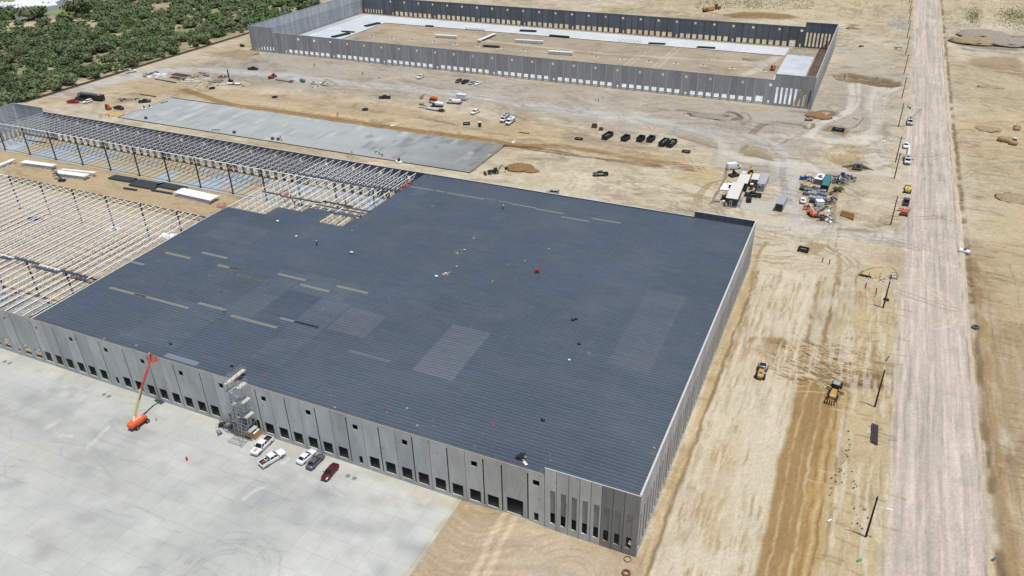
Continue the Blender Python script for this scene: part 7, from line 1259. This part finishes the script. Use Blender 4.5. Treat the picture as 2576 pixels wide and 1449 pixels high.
for q in (((345, 285), (495, 292), 5, 'c', 'dark column bundle on the far slab, left of centre'), ((615, 330), (800, 345), 3, 'c', 'long dark column bundle at the edge of the far slab'), ((1530, 402), (1680, 410), 3, 'c', 'dark column bundle at the far slab, right of centre'), ((1975, 437), (2140, 447), 3, 'c', 'dark column bundle at the right end of the far slab'), ((10, 425), (155, 435), 3, 'c', 'black column bundle in the centre left of the far shell'), ((1260, 245), (1390, 215), 5, 'b', 'dark column bundle angled across the left slab, far one'), ((960, 345), (1110, 310), 5, 'b', 'dark column bundle angled across the left slab, near one'), ((1045, 292), (1155, 300), 2, 'b', 'short black bundle crossing the near angled one'), ((1810, 240), (1885, 244), 1, 'b', 'small dark bundle at the edge of the far left slab')): tubes(q[4], q[3], q[0], q[1], q[2], .35, .33)
pipe('long dark beam on the slab near the truss columns', 'e', (262, 30), (435, 55), .2, DRUST, 'steel_beam', 'beam'); bpy.data.objects['steel_beam.002'].location.z = 1.12
p = at('V', 650, 1030, 1.0); r = thing('dark_tarp', 'black tarp heap on the soil beneath the open joists', 'tarp', (p.x, p.y, 1.0), .3); mb = MB(); mb.blob((0, 0, 0), 3.2, 1.4, .8, 12, 5, .2, 3, True); mb.build('tarp', BLKP, r)
for x, y, l in ((2050, 1200, 'white sheeting on the soil beneath joists, left one'),): p = at('V', x, y, 1.0); r = thing('white_sheeting', l, 'sheeting', (p.x, p.y, 1.0), .2); mb = MB(); mb.box(-2, 2, -1.2, 1.2, 0, .5, .3, .3); mb.build('sheet', TARP, r)
p = at('e', 1545, 890, 1.0); r = thing('white_sheeting', 'white sheeting on the soil close to the deck edge', 'sheeting', (p.x, p.y, 1.0), .2); mb = MB(); mb.box(-2.6, 2.6, -1.6, 1.6, 0, .6, .3, .3); mb.build('sheet', TARP, r)
# ---------------- things on the roof ----------------
def onroof(t, x, y): return roofz(t, x, y)+Vector((0, 0, .02))
def bag(label, t, x, y, s_, m_, name='black_bag', cat='bag', seed=0): p = onroof(t, x, y); mb = MB(); mb.blob((0, 0, s_*.1), s_, s_*.7, s_*.8, 9, 5, .2, seed, True); o = mb.build(name, m_, smooth=True, loc=p); tag(o, label, cat)
for k, (t_, x, y, s_, m_, l) in enumerate((('D', 1441, 806, .5, P_BLACK, 'left black bucket of a pair right of the roof centre'), ('D', 1449, 804, .5, P_BLACK, 'right black bucket of a pair right of the roof centre'), ('D', 1457, 866, .5, P_BLACK, 'single black bucket below the bucket pair'), ('D', 1366, 1058, .5, P_BLACK, 'black bag on the lower roof right of centre'), ('D', 430, 866, .5, P_BLACK, 'black bag near the left dock wall edge'), ('i', 2135, 685, .45, P_BLACK, 'small black bag left of the stair tower'), ('j', 35, 215, .35, P_BLACK, 'black scrap lying behind the stair platform'))): bag(l, t_, x, y, s_, m_, seed=k)
for k, (t_, x, y, s_, m_, l) in enumerate((('f', 452, 755, .55, TARP, 'white bucket near the left deck step'), ('f', 623, 893, .45, TARP, 'white bucket above the black clad roof worker'), ('D', 1432, 907, .4, TARP, 'white bucket below the single black bucket'), ('f', 1912, 1262, .5, TARP, 'white bag left of the roof debris'), ('f', 2172, 1018, .4, mat('pale_blue_box', (.45, .55, .7), .6), 'pale blue box in the middle far roof'), ('f', 2100, 1172, .35, WOOD, 'tan box above the roof debris'), ('f', 1133, 1047, .75, mat('pale_roll', (.5, .5, .48), .6), 'pale roll lying in the middle of the roof'))): bag(l, t_, x, y, s_, m_, 'white_bucket' if 'bucket' in l else 'roof_parcel', 'bucket' if 'bucket' in l else 'parcel', k)
def rheap(label, t, x, y, n, sp, ms, seed, sz=.3): r = heap(label, t, x, y, n, sp, ms, seed, sz, 'roof_debris', 'debris', .4); r.location = onroof(t, x, y)
rheap('tan and white debris in the middle of the roof', 'f', 2000, 1238, 12, .8, [WOOD, DKM, TARP], 41); rheap('scattered pale scraps beside the pale blue box', 'f', 2130, 1028, 14, 1.4, [WOOD, P_SILV], 42, .15); rheap('black bags and tools heaped near the lower roof edge', 'k', 580, 358, 12, .8, [P_BLACK, DKM], 43, .5)
p = onroof('k', 612, 395); r = thing('white_sheet', 'white plastic sheet blown out from the black tools', 'sheet', p, -.6); mb = MB(); mb.box(-1.1, 1.1, -.25, .25, 0, .08, .3, .1); mb.build('sheet', TARP, r); bag('grey bucket right of the black tools', 'k', 625, 362, .35, mat('bucket_grey', (.3, .28, .25), .7), 'grey_bucket', 'bucket')
r_ = onroof('D', 1351, 686); r = thing('seamer_cart', 'red rolling machine near the middle of the roof', 'machine', r_, .4); mb = MB(); mb.box(-.6, .6, -.4, .4, .25, .9, .08, .05); mb.build('housing', P_RED, r); wheels(r, (.4, -.4), .5, .22, .12); mb = MB(); mb.bar((-.6, 0, .8), (-1.2, 0, 1.3), .06); mb.build('handle', DKM, r)
for k, (t_, x, y, m_, l) in enumerate((('k', 855, 385, GALV, 'steel post on the roof behind the stepped parapet'), ('j', 935, 488, P_SILV, 'steel post right of the stair tower, nearest it'), ('j', 1453, 640, P_REDM, 'red topped post in the lower middle roof'), ('j', 1885, 765, P_SILV, 'steel post right of the red topped post'), ('f', 335, 1383, P_SILV, 'steel post below the upper row of tan strips'), ('i', 1120, 393, P_SILV, 'steel post nearest the left dock wall edge'), ('e', 1925, 1257, P_SILV, 'steel post left of the tan strips'), ('f', 1868, 355, WOOD, 'post at the far deck corner'), ('g', 458, 738, P_SILV, 'post on the far roof edge left of the silver suv'), ('g', 1776, 938, P_SILV, 'post on the far roof edge near the tall parapet'))):
    p = onroof(t_, x, y); r = thing('roof_post', l, 'post', p); mb = MB(); mb.cyl((0, 0, 0), (0, 0, 1.5), .08, n=6); mb.build('post', m_, r); mb = MB(); mb.box(-.2, .2, -.2, .2, 0, .06); mb.build('base_plate', GYM, r)
for k, (t_, x, y) in enumerate((('i', 1885, 608), ('j', 333, 305), ('i', 1620, 20), ('k', 335, 62), ('D', 1190, 600), ('f', 1133, 838), ('f', 2263, 907), ('i', 958, 432), ('i', 1255, 493), ('g', 612, 1240), ('g', 390, 1350), ('j', 1643, 605), ('j', 1736, 763), ('j', 978, 597), ('k', 1813, 272), ('f', 2430, 1305))):
    p = onroof(t_, x, y); w4 = (('pink scrap', 'pink_scrap', mat('scrap_pink', (.5, .05, .12), .7)) if k < 4 else ('pale offcut', 'pale_offcut', P_SILV)); mb = MB(); mb.box(-.3, .3, -.14, .14, 0, .15, .05, .03); o = mb.build(w4[1], w4[2], loc=p); o.rotation_euler.z = g3.uniform(0, 3); tag(o, 'small '+w4[0]+' lying loose on the slate roof deck', 'scrap', w4[0]+'s on the roof')
# ---------------- roadside bits ----------------
def stake(label, t, x, y, m_, h=1.6, rz=0): p = at(t, x, y); r = thing('marker_stake', label, 'stake', (p.x, p.y, 0), rz); mb = MB(); mb.bar((0, 0, 0), (0, 0, h), .09); mb.build('stake', WOOD, r); mb = MB(); mb.box(-.16, .16, -.06, .06, h*.2, h); mb.build('red_board', m_, r)
RB = mat('marker_red', (.55, .04, .02), .6)
stake('left one of two red marker boards on the pale mound', 'h', 712, 1255, RB, 2.0); stake('right one of two red marker boards on the pale mound', 'h', 775, 1272, RB, 2.0); stake('upper red marker board beside the utility pole', 'm', 1108, 88, RB, 2.0); stake('lower red marker board beside the utility pole', 'm', 1204, 135, RB, 2.0)
for t_, x, y, l, m_ in (('d', 715, 1045, 'orange safety netting on the heap by the far shell corner', HIO), ('d', 1023, 1097, 'orange safety netting on the sand near the haul road', HIO), ('k', 480, 870, 'orange cone strip left of the drive-in door', HIO), ('k', 640, 935, 'orange netting right of the drive-in door', HIO), ('m', 2225, 860, 'red barrel lying right of the road', RB), ('m', 1313, 735, 'blue pipe lying beside the road edge', P_BLUE), ('l', 1052, 1310, 'green bottle shaped tube on the sand', mat('tube_green', (.05, .3, .1), .5)), ('m', 1203, 150, 'teal strip beside the lower marker board', P_TEAL), ('l', 778, 945, 'white scrap on the brown bank', TARP), ('l', 2290, 1300, 'blue scrap at the far edge of the road', P_BLUE), ('m', 2250, 1132, 'tiny blue scrap right of the road', P_BLUE)):
    p = at(t_, x, y); mb = MB(); L_ = 1.2 if 'pipe' in l or 'netting' in l or 'strip' in l else .5; an = 1.3 if t_ == 'm' else .9 if t_ == 'l' else -.3; mb.cyl((-math.cos(an)*L_, -math.sin(an)*L_, .18), (math.cos(an)*L_, math.sin(an)*L_, .18), .17, n=8); tag(mb.build(l.split(' ')[0]+'_'+l.split(' ')[1], m_, loc=(p.x, p.y, .05)), l, l.split(' ')[1])
p = at('m', 2125, 450); r = thing('septic_tank', 'dark round tank lid right of the road', 'tank', (p.x, p.y, 0)); mb = MB(); mb.cyl((0, 0, 0), (0, 0, .6), 1.0, n=14); mb.build('tank', mat('tank_slate', (.09, .11, .13), .6), r); mb = MB(); mb.cyl((0, 0, .6), (0, 0, .75), .5, n=10); mb.build('lid', DKM, r)
p = at('m', 1300, 192); r = thing('valve_box', 'dark valve box at the foot of the collared pole', 'valve box', (p.x, p.y, 0)); mb = MB(); mb.box(-.8, .8, -.5, .5, 0, .5, .1, .1); mb.build('box', DKM, r); mb = MB(); mb.box(-1.3, -.8, -.3, .3, 0, .2); mb.build('slab', CONW, r)
p = at('h', 1372, 1385); r = thing('guard_rack', 'pale square guard frame left of the road', 'frame', (p.x, p.y, 0)); mb = MB(); [mb.bar(a_, b_, .12) for z in (.2, 1.1) for a_, b_ in (((-1, -1, z), (1, -1, z)), ((1, -1, z), (1, 1, z)), ((1, 1, z), (-1, 1, z)), ((-1, 1, z), (-1, -1, z)))]; mb.build('rail', GYM, r); mb = MB(); mb.box(-.7, .7, -.7, .7, 0, .3); mb.build('slab', CONW, r)
r = heap('straw yellow hose and tools beside the pale guard frame', 'h', 1215, 1378, 9, 2.4, [mat('straw', (.36, .31, .14), .8), WOOD], 51, .6, 'hose_coil', 'hose', .3)
p = at('h', 1108, 1375); r = thing('tool_stand', 'dark twin legged tool frame left of the yellow hose', 'tool frame', (p.x, p.y, 0)); mb = MB(); mb.bar((-1.5, 0, .3), (1.5, 0, .2), .4); [mb.bar((x, 0, .3), (x, .2, 1.6), .15) for x in (-1, 1)]; mb.build('frame_bar', DKM, r); mb = MB(); [mb.box(x-.3, x+.3, -.3, .3, 0, .3) for x in (-1.4, 1.4)]; mb.build('foot', DKM, r)
p = at('d', 1408, 462); r = thing('pipe_rack', 'dark arch shaped pipe frame beside a utility pole', 'frame', (p.x, p.y, 0)); mb = MB(); [mb.bar((x, y, 0), (x, y, 1.6), .22) for x in (-1.8, 1.8) for y in (-.8, .8)]; mb.bar((-2.1, 0, 1.6), (2.1, 0, 1.6), .35); mb.build('frame_bar', GYM, r); mb = MB(); mb.cyl((-1.0, -.2, .1), (-1.0, -.2, 1.5), .25, n=8); mb.build('valve', DKM, r)
p = at('h', 1045, 375); r = thing('culvert_headwall', 'grey concrete culvert headwall with rusty wings in the pit', 'culvert', (p.x, p.y, -.3)); mb = MB(); mb.box(-1.5, 1.5, -1.0, 1.2, 0, 2.3); mb.build('inlet_box', GYM, r); mb = MB(); [mb.add([(s_*1.4, -.3, .2), (s_*6.0, -1.6, .1), (s_*6.0, -1.4, .5), (s_*1.4, .1, 1.6), (s_*1.4, -.1, .2), (s_*6.0, -1.4, .1)], [(0, 1, 2, 3), (4, 3, 2, 5), (0, 4, 5, 1), (1, 5, 2)]) for s_ in (-1, 1)]; mb.build('wing_wall', mat('rust_grey', (.13, .1, .08), .8, var=.3), r); mb = MB(); mb.box(-.7, .7, -1.04, -1.01, .7, 1.7); mb.build('opening', DKM, r)  # dark sheet paints the shaded culvert mouth
for k, (x, y, s_) in enumerate(((835, 592, 1.2), (873, 585, 1.2), (786, 620, .9))): pass
for k, (t_, x, y, w_) in enumerate((('i', 45, 640, 'left of the far left yard pair'), ('i', 90, 655, 'right of the far left yard pair'), ('i', 958, 943, 'left of the pair near the boom lift'), ('i', 1003, 960, 'right of the pair near the boom lift'), ('j', 1097, 1226, 'left of the pair near the maroon sedan'), ('j', 1158, 1248, 'right of the pair near the maroon sedan'))):
    p = at(t_, x, y); r = thing('manhole_cover', 'round grey manhole cover in the yard, '+w_, 'manhole cover', (p.x, p.y, .004), 0, 'manhole covers in the yard'); mb = MB(); mb.cyl((0, 0, 0), (0, 0, .03), .5, n=20); mb.build('cover', mat('cover_iron', (.2, .19, .17), .7, var=.3), r); mb = MB(); mb.ring((0, 0, 0), .6, .08, .035, 20); mb.build('rim', mat('rim_pale', (.4, .39, .36), .8), r)
p = at('j', -900+1100*0+85, 0) if False else at('D', 471, 1158); r = thing('fire_hydrant', 'small red post standing alone on the yard', 'hydrant', (p.x, p.y, 0)); mb = MB(); mb.cyl((0, 0, 0), (0, 0, .9), .2, .16, 10); mb.build('barrel', RB, r); mb = MB(); mb.cyl((-.3, 0, .6), (.3, 0, .6), .1, n=8); mb.cyl((0, 0, .9), (0, 0, 1.0), .22, .1, 10); mb.build('cap', RB, r)
p = at('i', 1440, 1182); r = thing('marker_post', 'small grey post on the yard right of the boom lift', 'post', (p.x, p.y, 0)); mb = MB(); mb.cyl((0, 0, 0), (0, 0, .8), .1, n=8); mb.build('post', GYM, r); mb = MB(); mb.box(-.2, .2, -.2, .2, 0, .05); mb.build('base_plate', GYM, r)
for k in range(3):
    p = at('b', (790, 1235, 1385)[k], (610, 683, 722)[k]); r = thing('marker_post', ('dark marker post left of far dock wall', 'dark marker post above the lone white pickup', 'small dark block left of the white pickup')[k], 'post', (p.x, p.y, 0)); mb = MB(); mb.cyl((0, 0, 0), (0, 0, 1.6-.5*k), .2, n=8); mb.build('post', DRUST, r); mb = MB(); mb.box(-.35, .35, -.35, .35, 0, .12); mb.build('base_plate', DRUST, r)
for k, (x, y) in enumerate(((1345, 1095), (2158, 1227), (2510, 1285), (2563, 1290))): 
    p = at('a', x, y, .15); r = thing('blue_tote', ('blue tote alone at the left of the casting slab', 'blue tote at the near edge of the casting slab', 'dark blue tote, left of a pair on the slab edge', 'dark blue tote, right of a pair on the slab edge')[k], 'tote', (p.x, p.y, .16)); mb = MB(); mb.box(-.5, .5, -.45, .45, 0, 1.0, -.06, -.06); mb.build('tote_body', P_BLUE if k < 2 else P_GREY, r); mb = MB(); mb.box(-.58, .58, -.53, .53, 1.0, 1.08); mb.build('lid', P_BLUE if k < 2 else P_GREY, r)
# ---------------- vegetation ----------------
def leafmat(name, c, v=.3):
    m = mat(name, c, .8, 0, v, .5, spec=.1, var2=.25, scale2=2.5); nt = m.node_tree; N = nt.nodes; L = nt.links; p = N['Principled BSDF']; last = p.inputs['Base Color'].links[0].from_socket; oi = N.new('ShaderNodeObjectInfo'); r = N.new('ShaderNodeMapRange'); r.inputs[3].default_value = .7; r.inputs[4].default_value = 1.35
    L.new(oi.outputs['Random'], r.inputs[0]); x = N.new('ShaderNodeMix'); x.data_type = 'RGBA'; x.blend_type = 'MULTIPLY'; x.inputs[0].default_value = 1; L.new(last, x.inputs[6]); L.new(r.outputs[0], x.inputs[7]); L.new(x.outputs[2], p.inputs['Base Color']); return m
LM = [leafmat('leaf_olive', (.13, .16, .075)), leafmat('leaf_green', (.10, .15, .06)), leafmat('leaf_grey', (.14, .165, .09))]; BARK = mat('bark', (.14, .11, .08), .9, var=.3)
def crown(g, r_, h, n, leaf):
    mb = MB(); lob = [(g.uniform(-.55, .55)*r_, g.uniform(-.55, .55)*r_, h*g.uniform(.45, .8), r_*g.uniform(.45, .75)) for _ in range(6)]+[(0, 0, h*.6, r_*.7)]
    for c in lob[::2]: mb.blob((c[0], c[1], c[2]), c[3]*.72, c[3]*.72, c[3]*.5, 7, 4, .2, g.randrange(99))
    for _ in range(n):
        c = g.choice(lob); a = g.uniform(0, 6.28); ph = math.acos(g.uniform(-.5, 1)); q = c[3]*g.uniform(.6, 1.05)
        x = c[0]+q*math.sin(ph)*math.cos(a); y = c[1]+q*math.sin(ph)*math.sin(a); z = max(.15, c[2]+q*.75*math.cos(ph)); s_ = leaf*g.uniform(.5, 1.3)
        n_ = Vector((g.gauss(0, .6), g.gauss(0, .6), g.uniform(.2, 1))).normalized(); t = n_.orthogonal().normalized(); t.rotate(Matrix.Rotation(g.uniform(0, 6.28), 3, n_)); b_ = n_.cross(t); o = Vector((x, y, z))
        mb.add([o-t*s_, o-b_*s_*.7, o+t*s_, o+b_*s_*.7], [(0, 1, 2, 3)])
    return mb
gv = random.Random(11); protos = []
for k in range(6):
    h = gv.uniform(2.6, 3.8); mb = MB(); mb.cyl((0, 0, -.1), (.1, .1, h*.5), .16, .08, 7)
    for q in range(4): a = q*1.6+gv.random(); mb.cyl((.05, .05, h*.25), (math.cos(a)*1.1, math.sin(a)*1.1, h*.65), .07, .03, 5)
    protos.append((crown(gv, 3.1, h, 380, .36), mb, LM[k % 3]))
TLAB = ['bushy olive green mesquite tree in the dense brush', 'darker green mesquite tree in the dense brush', 'dusty grey green mesquite tree in the dense brush']; pr = []
for k in range(6):
    r = thing('mesquite_tree', TLAB[k % 3], 'tree', (0, 0, 0), 0, 'trees in the brush, '+('olive', 'dark', 'grey')[k % 3]); protos[k][1].build('trunk', BARK, r); protos[k][0].build('crown', protos[k][2], r); pr.append(r)
YARDP = pts('N-600,760 N0,720 N380,650 N1000,560 N1500,440 N1800,380 N2250,260 N2750,60 N3300,-160 N3300,-900 N-600,-600')
def inbrush(x, y):
    if x > -372-max(0, (y-325)*.11) or y < 120: return False
    if bool(in_poly(np.array([x]), np.array([y]), YARDP)[0]): return False
    cl = NA.fbm(np.array([x/1.0]), np.array([y/1.0]), 22, 3)[0]+.35*(NB.fbm(np.array([x]), np.array([y]), 7, 2)[0]-.5)
    return cl < .66
cand = []
for _ in range(15000):
    x = gv.uniform(-760, -370); y = gv.uniform(130, 900)
    dx_, dy_ = x-CAMP.x, y-CAMP.y; dd = Vector((dx_, dy_, -CAMP.z)); zz = dd.dot(_f); u = dd.dot(_r)/zz*CF; v_ = -dd.dot(_u)/zz*CF
    if u < -1340 or v_ < -760: continue
    if inbrush(x, y): cand.append((x, y, gv.choice((.5, .6, .75, .9, 1.1, 1.45))*gv.uniform(.85, 1.15), zz))
cand.sort(key=lambda c: c[3]-c[2]*120); near, far = cand[:290], cand[290:6500]
used = [False]*6
for i, (x, y, s_, _) in enumerate(near):
    k = gv.randrange(6); s_ = max(s_, .95)*1.1
    if not used[k]: o = pr[k]; o.location = (x, y, 0); used[k] = True; o.scale = (s_,)*3; o.rotation_euler.z = gv.uniform(0, 6)
    else: dup(pr[k], TLAB[k % 3], (x, y, 0), gv.uniform(0, 6), None, (s_, s_, s_*gv.uniform(.8, 1.15)))
wood = MB(); base = [crown(gv, 2.9, 3.2, 70, .75) for _ in range(5)]; VV = []; FF = []; MI = []
for i, (x, y, s_, _) in enumerate(far):
    b_ = base[i % 5]; a = gv.uniform(0, 6.28); ca, sa = math.cos(a)*s_, math.sin(a)*s_; n = len(VV); VV += [(x+p[0]*ca-p[1]*sa, y+p[0]*sa+p[1]*ca, p[2]*s_) for p in b_.v]; FF += [tuple(j+n for j in f) for f in b_.f]; MI += [gv.randrange(3)]*len(b_.f)
wood.v, wood.f, wood.m = VV, FF, MI; o = wood.build('distant_brush', LM); tag(o, 'dense green mesquite brush beyond the fence', 'brush', kind='stuff')
# low undergrowth among the trees
ug = MB()
for _ in range(9000):
    x = gv.uniform(-640, -371); y = gv.uniform(135, 640)
    if not (x < -371-max(0, (y-325)*.11)) or in_poly(np.array([x]), np.array([y]), YARDP)[0]: continue
    s_ = gv.uniform(.15, .55); n_ = Vector((gv.gauss(0, .5), gv.gauss(0, .5), 1)).normalized(); t = n_.orthogonal().normalized()*s_; b_ = n_.cross(t.normalized())*s_; o = Vector((x, y, .2)); ug.add([o-t, o-b_, o+t, o+b_], [(0, 1, 2, 3)])
tag(ug.build('undergrowth', mat('dry_grass', (.22, .2, .11), .9, var=.3)), 'dry grass and low weeds under the brush', 'grass', kind='stuff')
def big(label, x, y, s_, k=1, grp=None): o = dup(pr[k], label, (x, y, 0), gv.uniform(0, 6), grp, (s_, s_, s_)); return o
for k, (t_, x, y, s_, l) in enumerate((('N', 1900, 380, 3.6, 'large dark green tree cluster by the grey lot, left one'), ('N', 2050, 330, 3.0, 'large dark green tree cluster by the grey lot, right one'), ('N', 700, 480, 2.6, 'dense tree in front of the white roofs, left'), ('N', 850, 450, 2.6, 'dense tree in front of the white roofs, centre'), ('N', 1020, 400, 2.4, 'dense tree in front of the white roofs, right'), ('N', 120, 480, 2.6, 'tree below the white roofs at the photo edge'), ('N', 250, 460, 2.2, 'tree between photo edge and white porch'), ('N', 60, 560, 2.2, 'low tree at the left edge below the roofs'), ('N', 2330, 180, 1.8, 'pale tree right of the grey lot, upper'), ('N', 2440, 200, 1.8, 'pale tree right of the grey lot, lower'), ('N', 2380, 60, 2.0, 'tree at the top edge by the white pickup roof'))): p = at(t_, x, y); big(l, p.x, p.y, s_, k % 3, 'larger trees by the white roofs')
# little round shrubs in the heap and along the strip
SH = crown(gv, .9, 1.2, 160, .16)
def shrub(label, t, x, y, s_=1.0, grp=None): p = at(t, x, y); r = thing('small_shrub', label, 'shrub', (p.x, p.y, 0), gv.uniform(0, 6), grp); r.scale = (s_,)*3; SH.build('foliage', LM[1], r); mb = MB(); mb.cyl((0, 0, 0), (0, 0, .6), .06, n=5); mb.build('stem', BARK, r); return r
s1 = shrub('round green shrub right of the teal container, left one', 'Q', 1120, 560, 1.4); dup(s1, 'round green shrub right of the teal container, right one', at('Q', 1225, 545), 1, None, (1.4,)*3); dup(s1, 'smaller round shrub below the two by the container', at('Q', 985, 635), 1, None, (1.0,)*3)
s1_ = []
for t_, x, y in (('l', 930, 330), ('l', 935, 300), ('l', 945, 340), ('l', 960, 290), ('l', 925, 380), ('l', 915, 395), ('l', 880, 465), ('l', 890, 480), ('l', 915, 510), ('l', 870, 490), ('l', 800, 550), ('l', 835, 580), ('l', 790, 640), ('l', 800, 690), ('l', 780, 710), ('l', 840, 520), ('l', 1000, 640), ('l', 1020, 600), ('l', 985, 490), ('l', 1010, 580), ('l', 1030, 625), ('l', 895, 590), ('l', 960, 245), ('l', 965, 200), ('l', 950, 120), ('l', 1005, 830), ('l', 1090, 835), ('l', 1110, 840), ('l', 1035, 885), ('l', 1130, 915), ('l', 1085, 1018), ('l', 1060, 990), ('l', 1035, 970), ('l', 990, 965), ('l', 945, 355), ('l', 905, 410)):
    dup(s1, 'tiny dark green weed on the sandy strip beside the road', at(t_, x+gv.uniform(-4, 4), y), gv.random()*6, 'weeds on the sandy strip', (gv.uniform(.13, .25),)*3)
mb = MB()
for _ in range(3200):
    q = gv.random()
    if q < .36: p = at('d', gv.gauss(2480, 90), gv.gauss(150, 45))
    elif q < .55: p = at('d', gv.gauss(2105, 40), gv.gauss(150, 45))
    elif q < .82: p = at('c', gv.uniform(1950, 2571), gv.uniform(-20, 80))
    else: p = at('d', gv.uniform(0, 650), gv.uniform(0, 90))
    if p.y > 1500 or (RX0-2 < p.x < RX1+1): continue
    s_ = gv.uniform(.2, .5); n_ = Vector((gv.gauss(0, .6), gv.gauss(0, .6), 1)).normalized(); t = n_.orthogonal().normalized()*s_; b_ = n_.cross(t.normalized())*s_; o = Vector((p.x, p.y, .25)); mb.add([o-t, o-b_, o+t, o+b_], [(0, 1, 2, 3)])
tag(mb.build('low_scrub', mat('scrub_olive', (.17, .17, .08), .9, var=.3)), 'patchy low green scrub on the far sand', 'scrub', kind='stuff')
# fence along the brush
FM = mat('fence_fabric_black', (.03, .03, .028), .9)
r = thing('silt_fence', 'long low black silt fence between the dirt road and the brush', 'fence', (0, 0, 0)); F_ = [(-369.2, 156), (-368.6, 200), (-368.9, 240), (-368, 290), (-367.4, 325), (-371, 370), (-381, 440)]
mb = MB()
for a_, b_ in zip(F_[:-1], F_[1:]): mb.bar((*a_, .45), (*b_, .45), .06, .95); 
mb.build('fabric', FM, r); mb = MB()
for a_, b_ in zip(F_[:-1], F_[1:]): mb.add([(a_[0]-.9, a_[1], -.02), (a_[0]+.9, a_[1], -.02), (a_[0]-.1, a_[1], .45), (b_[0]-.9, b_[1], -.02), (b_[0]+.9, b_[1], -.02), (b_[0]-.1, b_[1], .45)], [(1, 4, 5, 2), (0, 2, 5, 3)])
mb.build('soil_bank', DRUST and mat('bank_dark', pc(96, 84, 64), .95, var=.3), r)
# ---------------- white roofed sheds, top left ----------------
WR = mat('white_metal_roof', (.66, .68, .69), .5, var=.08, scale=.2); WRW = mat('pale_blue_wall', (.45, .52, .58), .6)
def shed(label, t, fl, fr, bl_, h, n):
    a, b_, c = at(t, *fl), at(t, *fr), at(t, *bl_); ex = (b_-a); ey = (c-a); W = ex.length; r = thing('greenhouse_shed', label, 'shed', (0, 0, 0)); mb = MB(); a2, b2, c2 = a, b_, c; d = a+ex+ey
    mb.add([a, b_, d, c, a+Vector((0, 0, h)), b_+Vector((0, 0, h)), d+Vector((0, 0, h)), c+Vector((0, 0, h))], [(0, 1, 5, 4), (1, 2, 6, 5), (2, 3, 7, 6), (3, 0, 4, 7)]); mb.build('wall', WRW, r); mb = MB(); mb2 = MB()
    for k in range(n):
        p0 = a+ex*(k/n); p1 = a+ex*((k+1)/n); pm_ = (p0+p1)/2; H = Vector((0, 0, h)); HR = Vector((0, 0, h+1.6))
        mb.add([p0+H, pm_+HR, p1+H, p0+ey+H, pm_+ey+HR, p1+ey+H], [(0, 1, 4, 3), (1, 2, 5, 4), (0, 2, 1), (3, 4, 5)])
        if k: mb2.bar(p0+H+Vector((0, 0, .1)), p0+ey+H+Vector((0, 0, .1)), .8, .15)
    mb.build('roof', WR, r); mb2.build('gutter', GYM, r); return r
shed('long white ridged roofs at the top left corner, rear block', 'N', (-300, 60), (1310, 215), (-300, -130), 4, 9) if False else None
shed('white ridged sheds at top left, front block', 'N', (330, 330), (880, 330), (900, 240), 4, 5); shed('white ridged sheds at top left, middle block', 'N', (90, 260), (620, 280), (600, 170), 4, 6); shed('long white ridged sheds behind, at the top left corner', 'N', (330, 175), (1300, 215), (700, 20), 4, 7); shed('white shed at the extreme left, under the others', 'N', (-200, 330), (140, 330), (-60, 200), 4, 3)
r, W, L = cont('white_annex', 'small white porch building jutting from the sheds', 'shed', 'N', (390, 480), (480, 480), (300, 330), 3.5, WRW, WR)
for l, t_, x, y, L_ in (('white semi trailer parked on the far grey lot', 'N', 2060, 50, 17),): p = at(t_, x, y); r = thing('semi_trailer', l, 'trailer', (p.x, p.y, 0), R(25)); mb = MB(); mb.box(-L_/2, L_/2, -1.4, 1.4, 1.1, 3.9); mb.build('body', P_SILV, r); wheels(r, (-L_/2+1.5, -L_/2+2.8), 1.3, .5, .3)
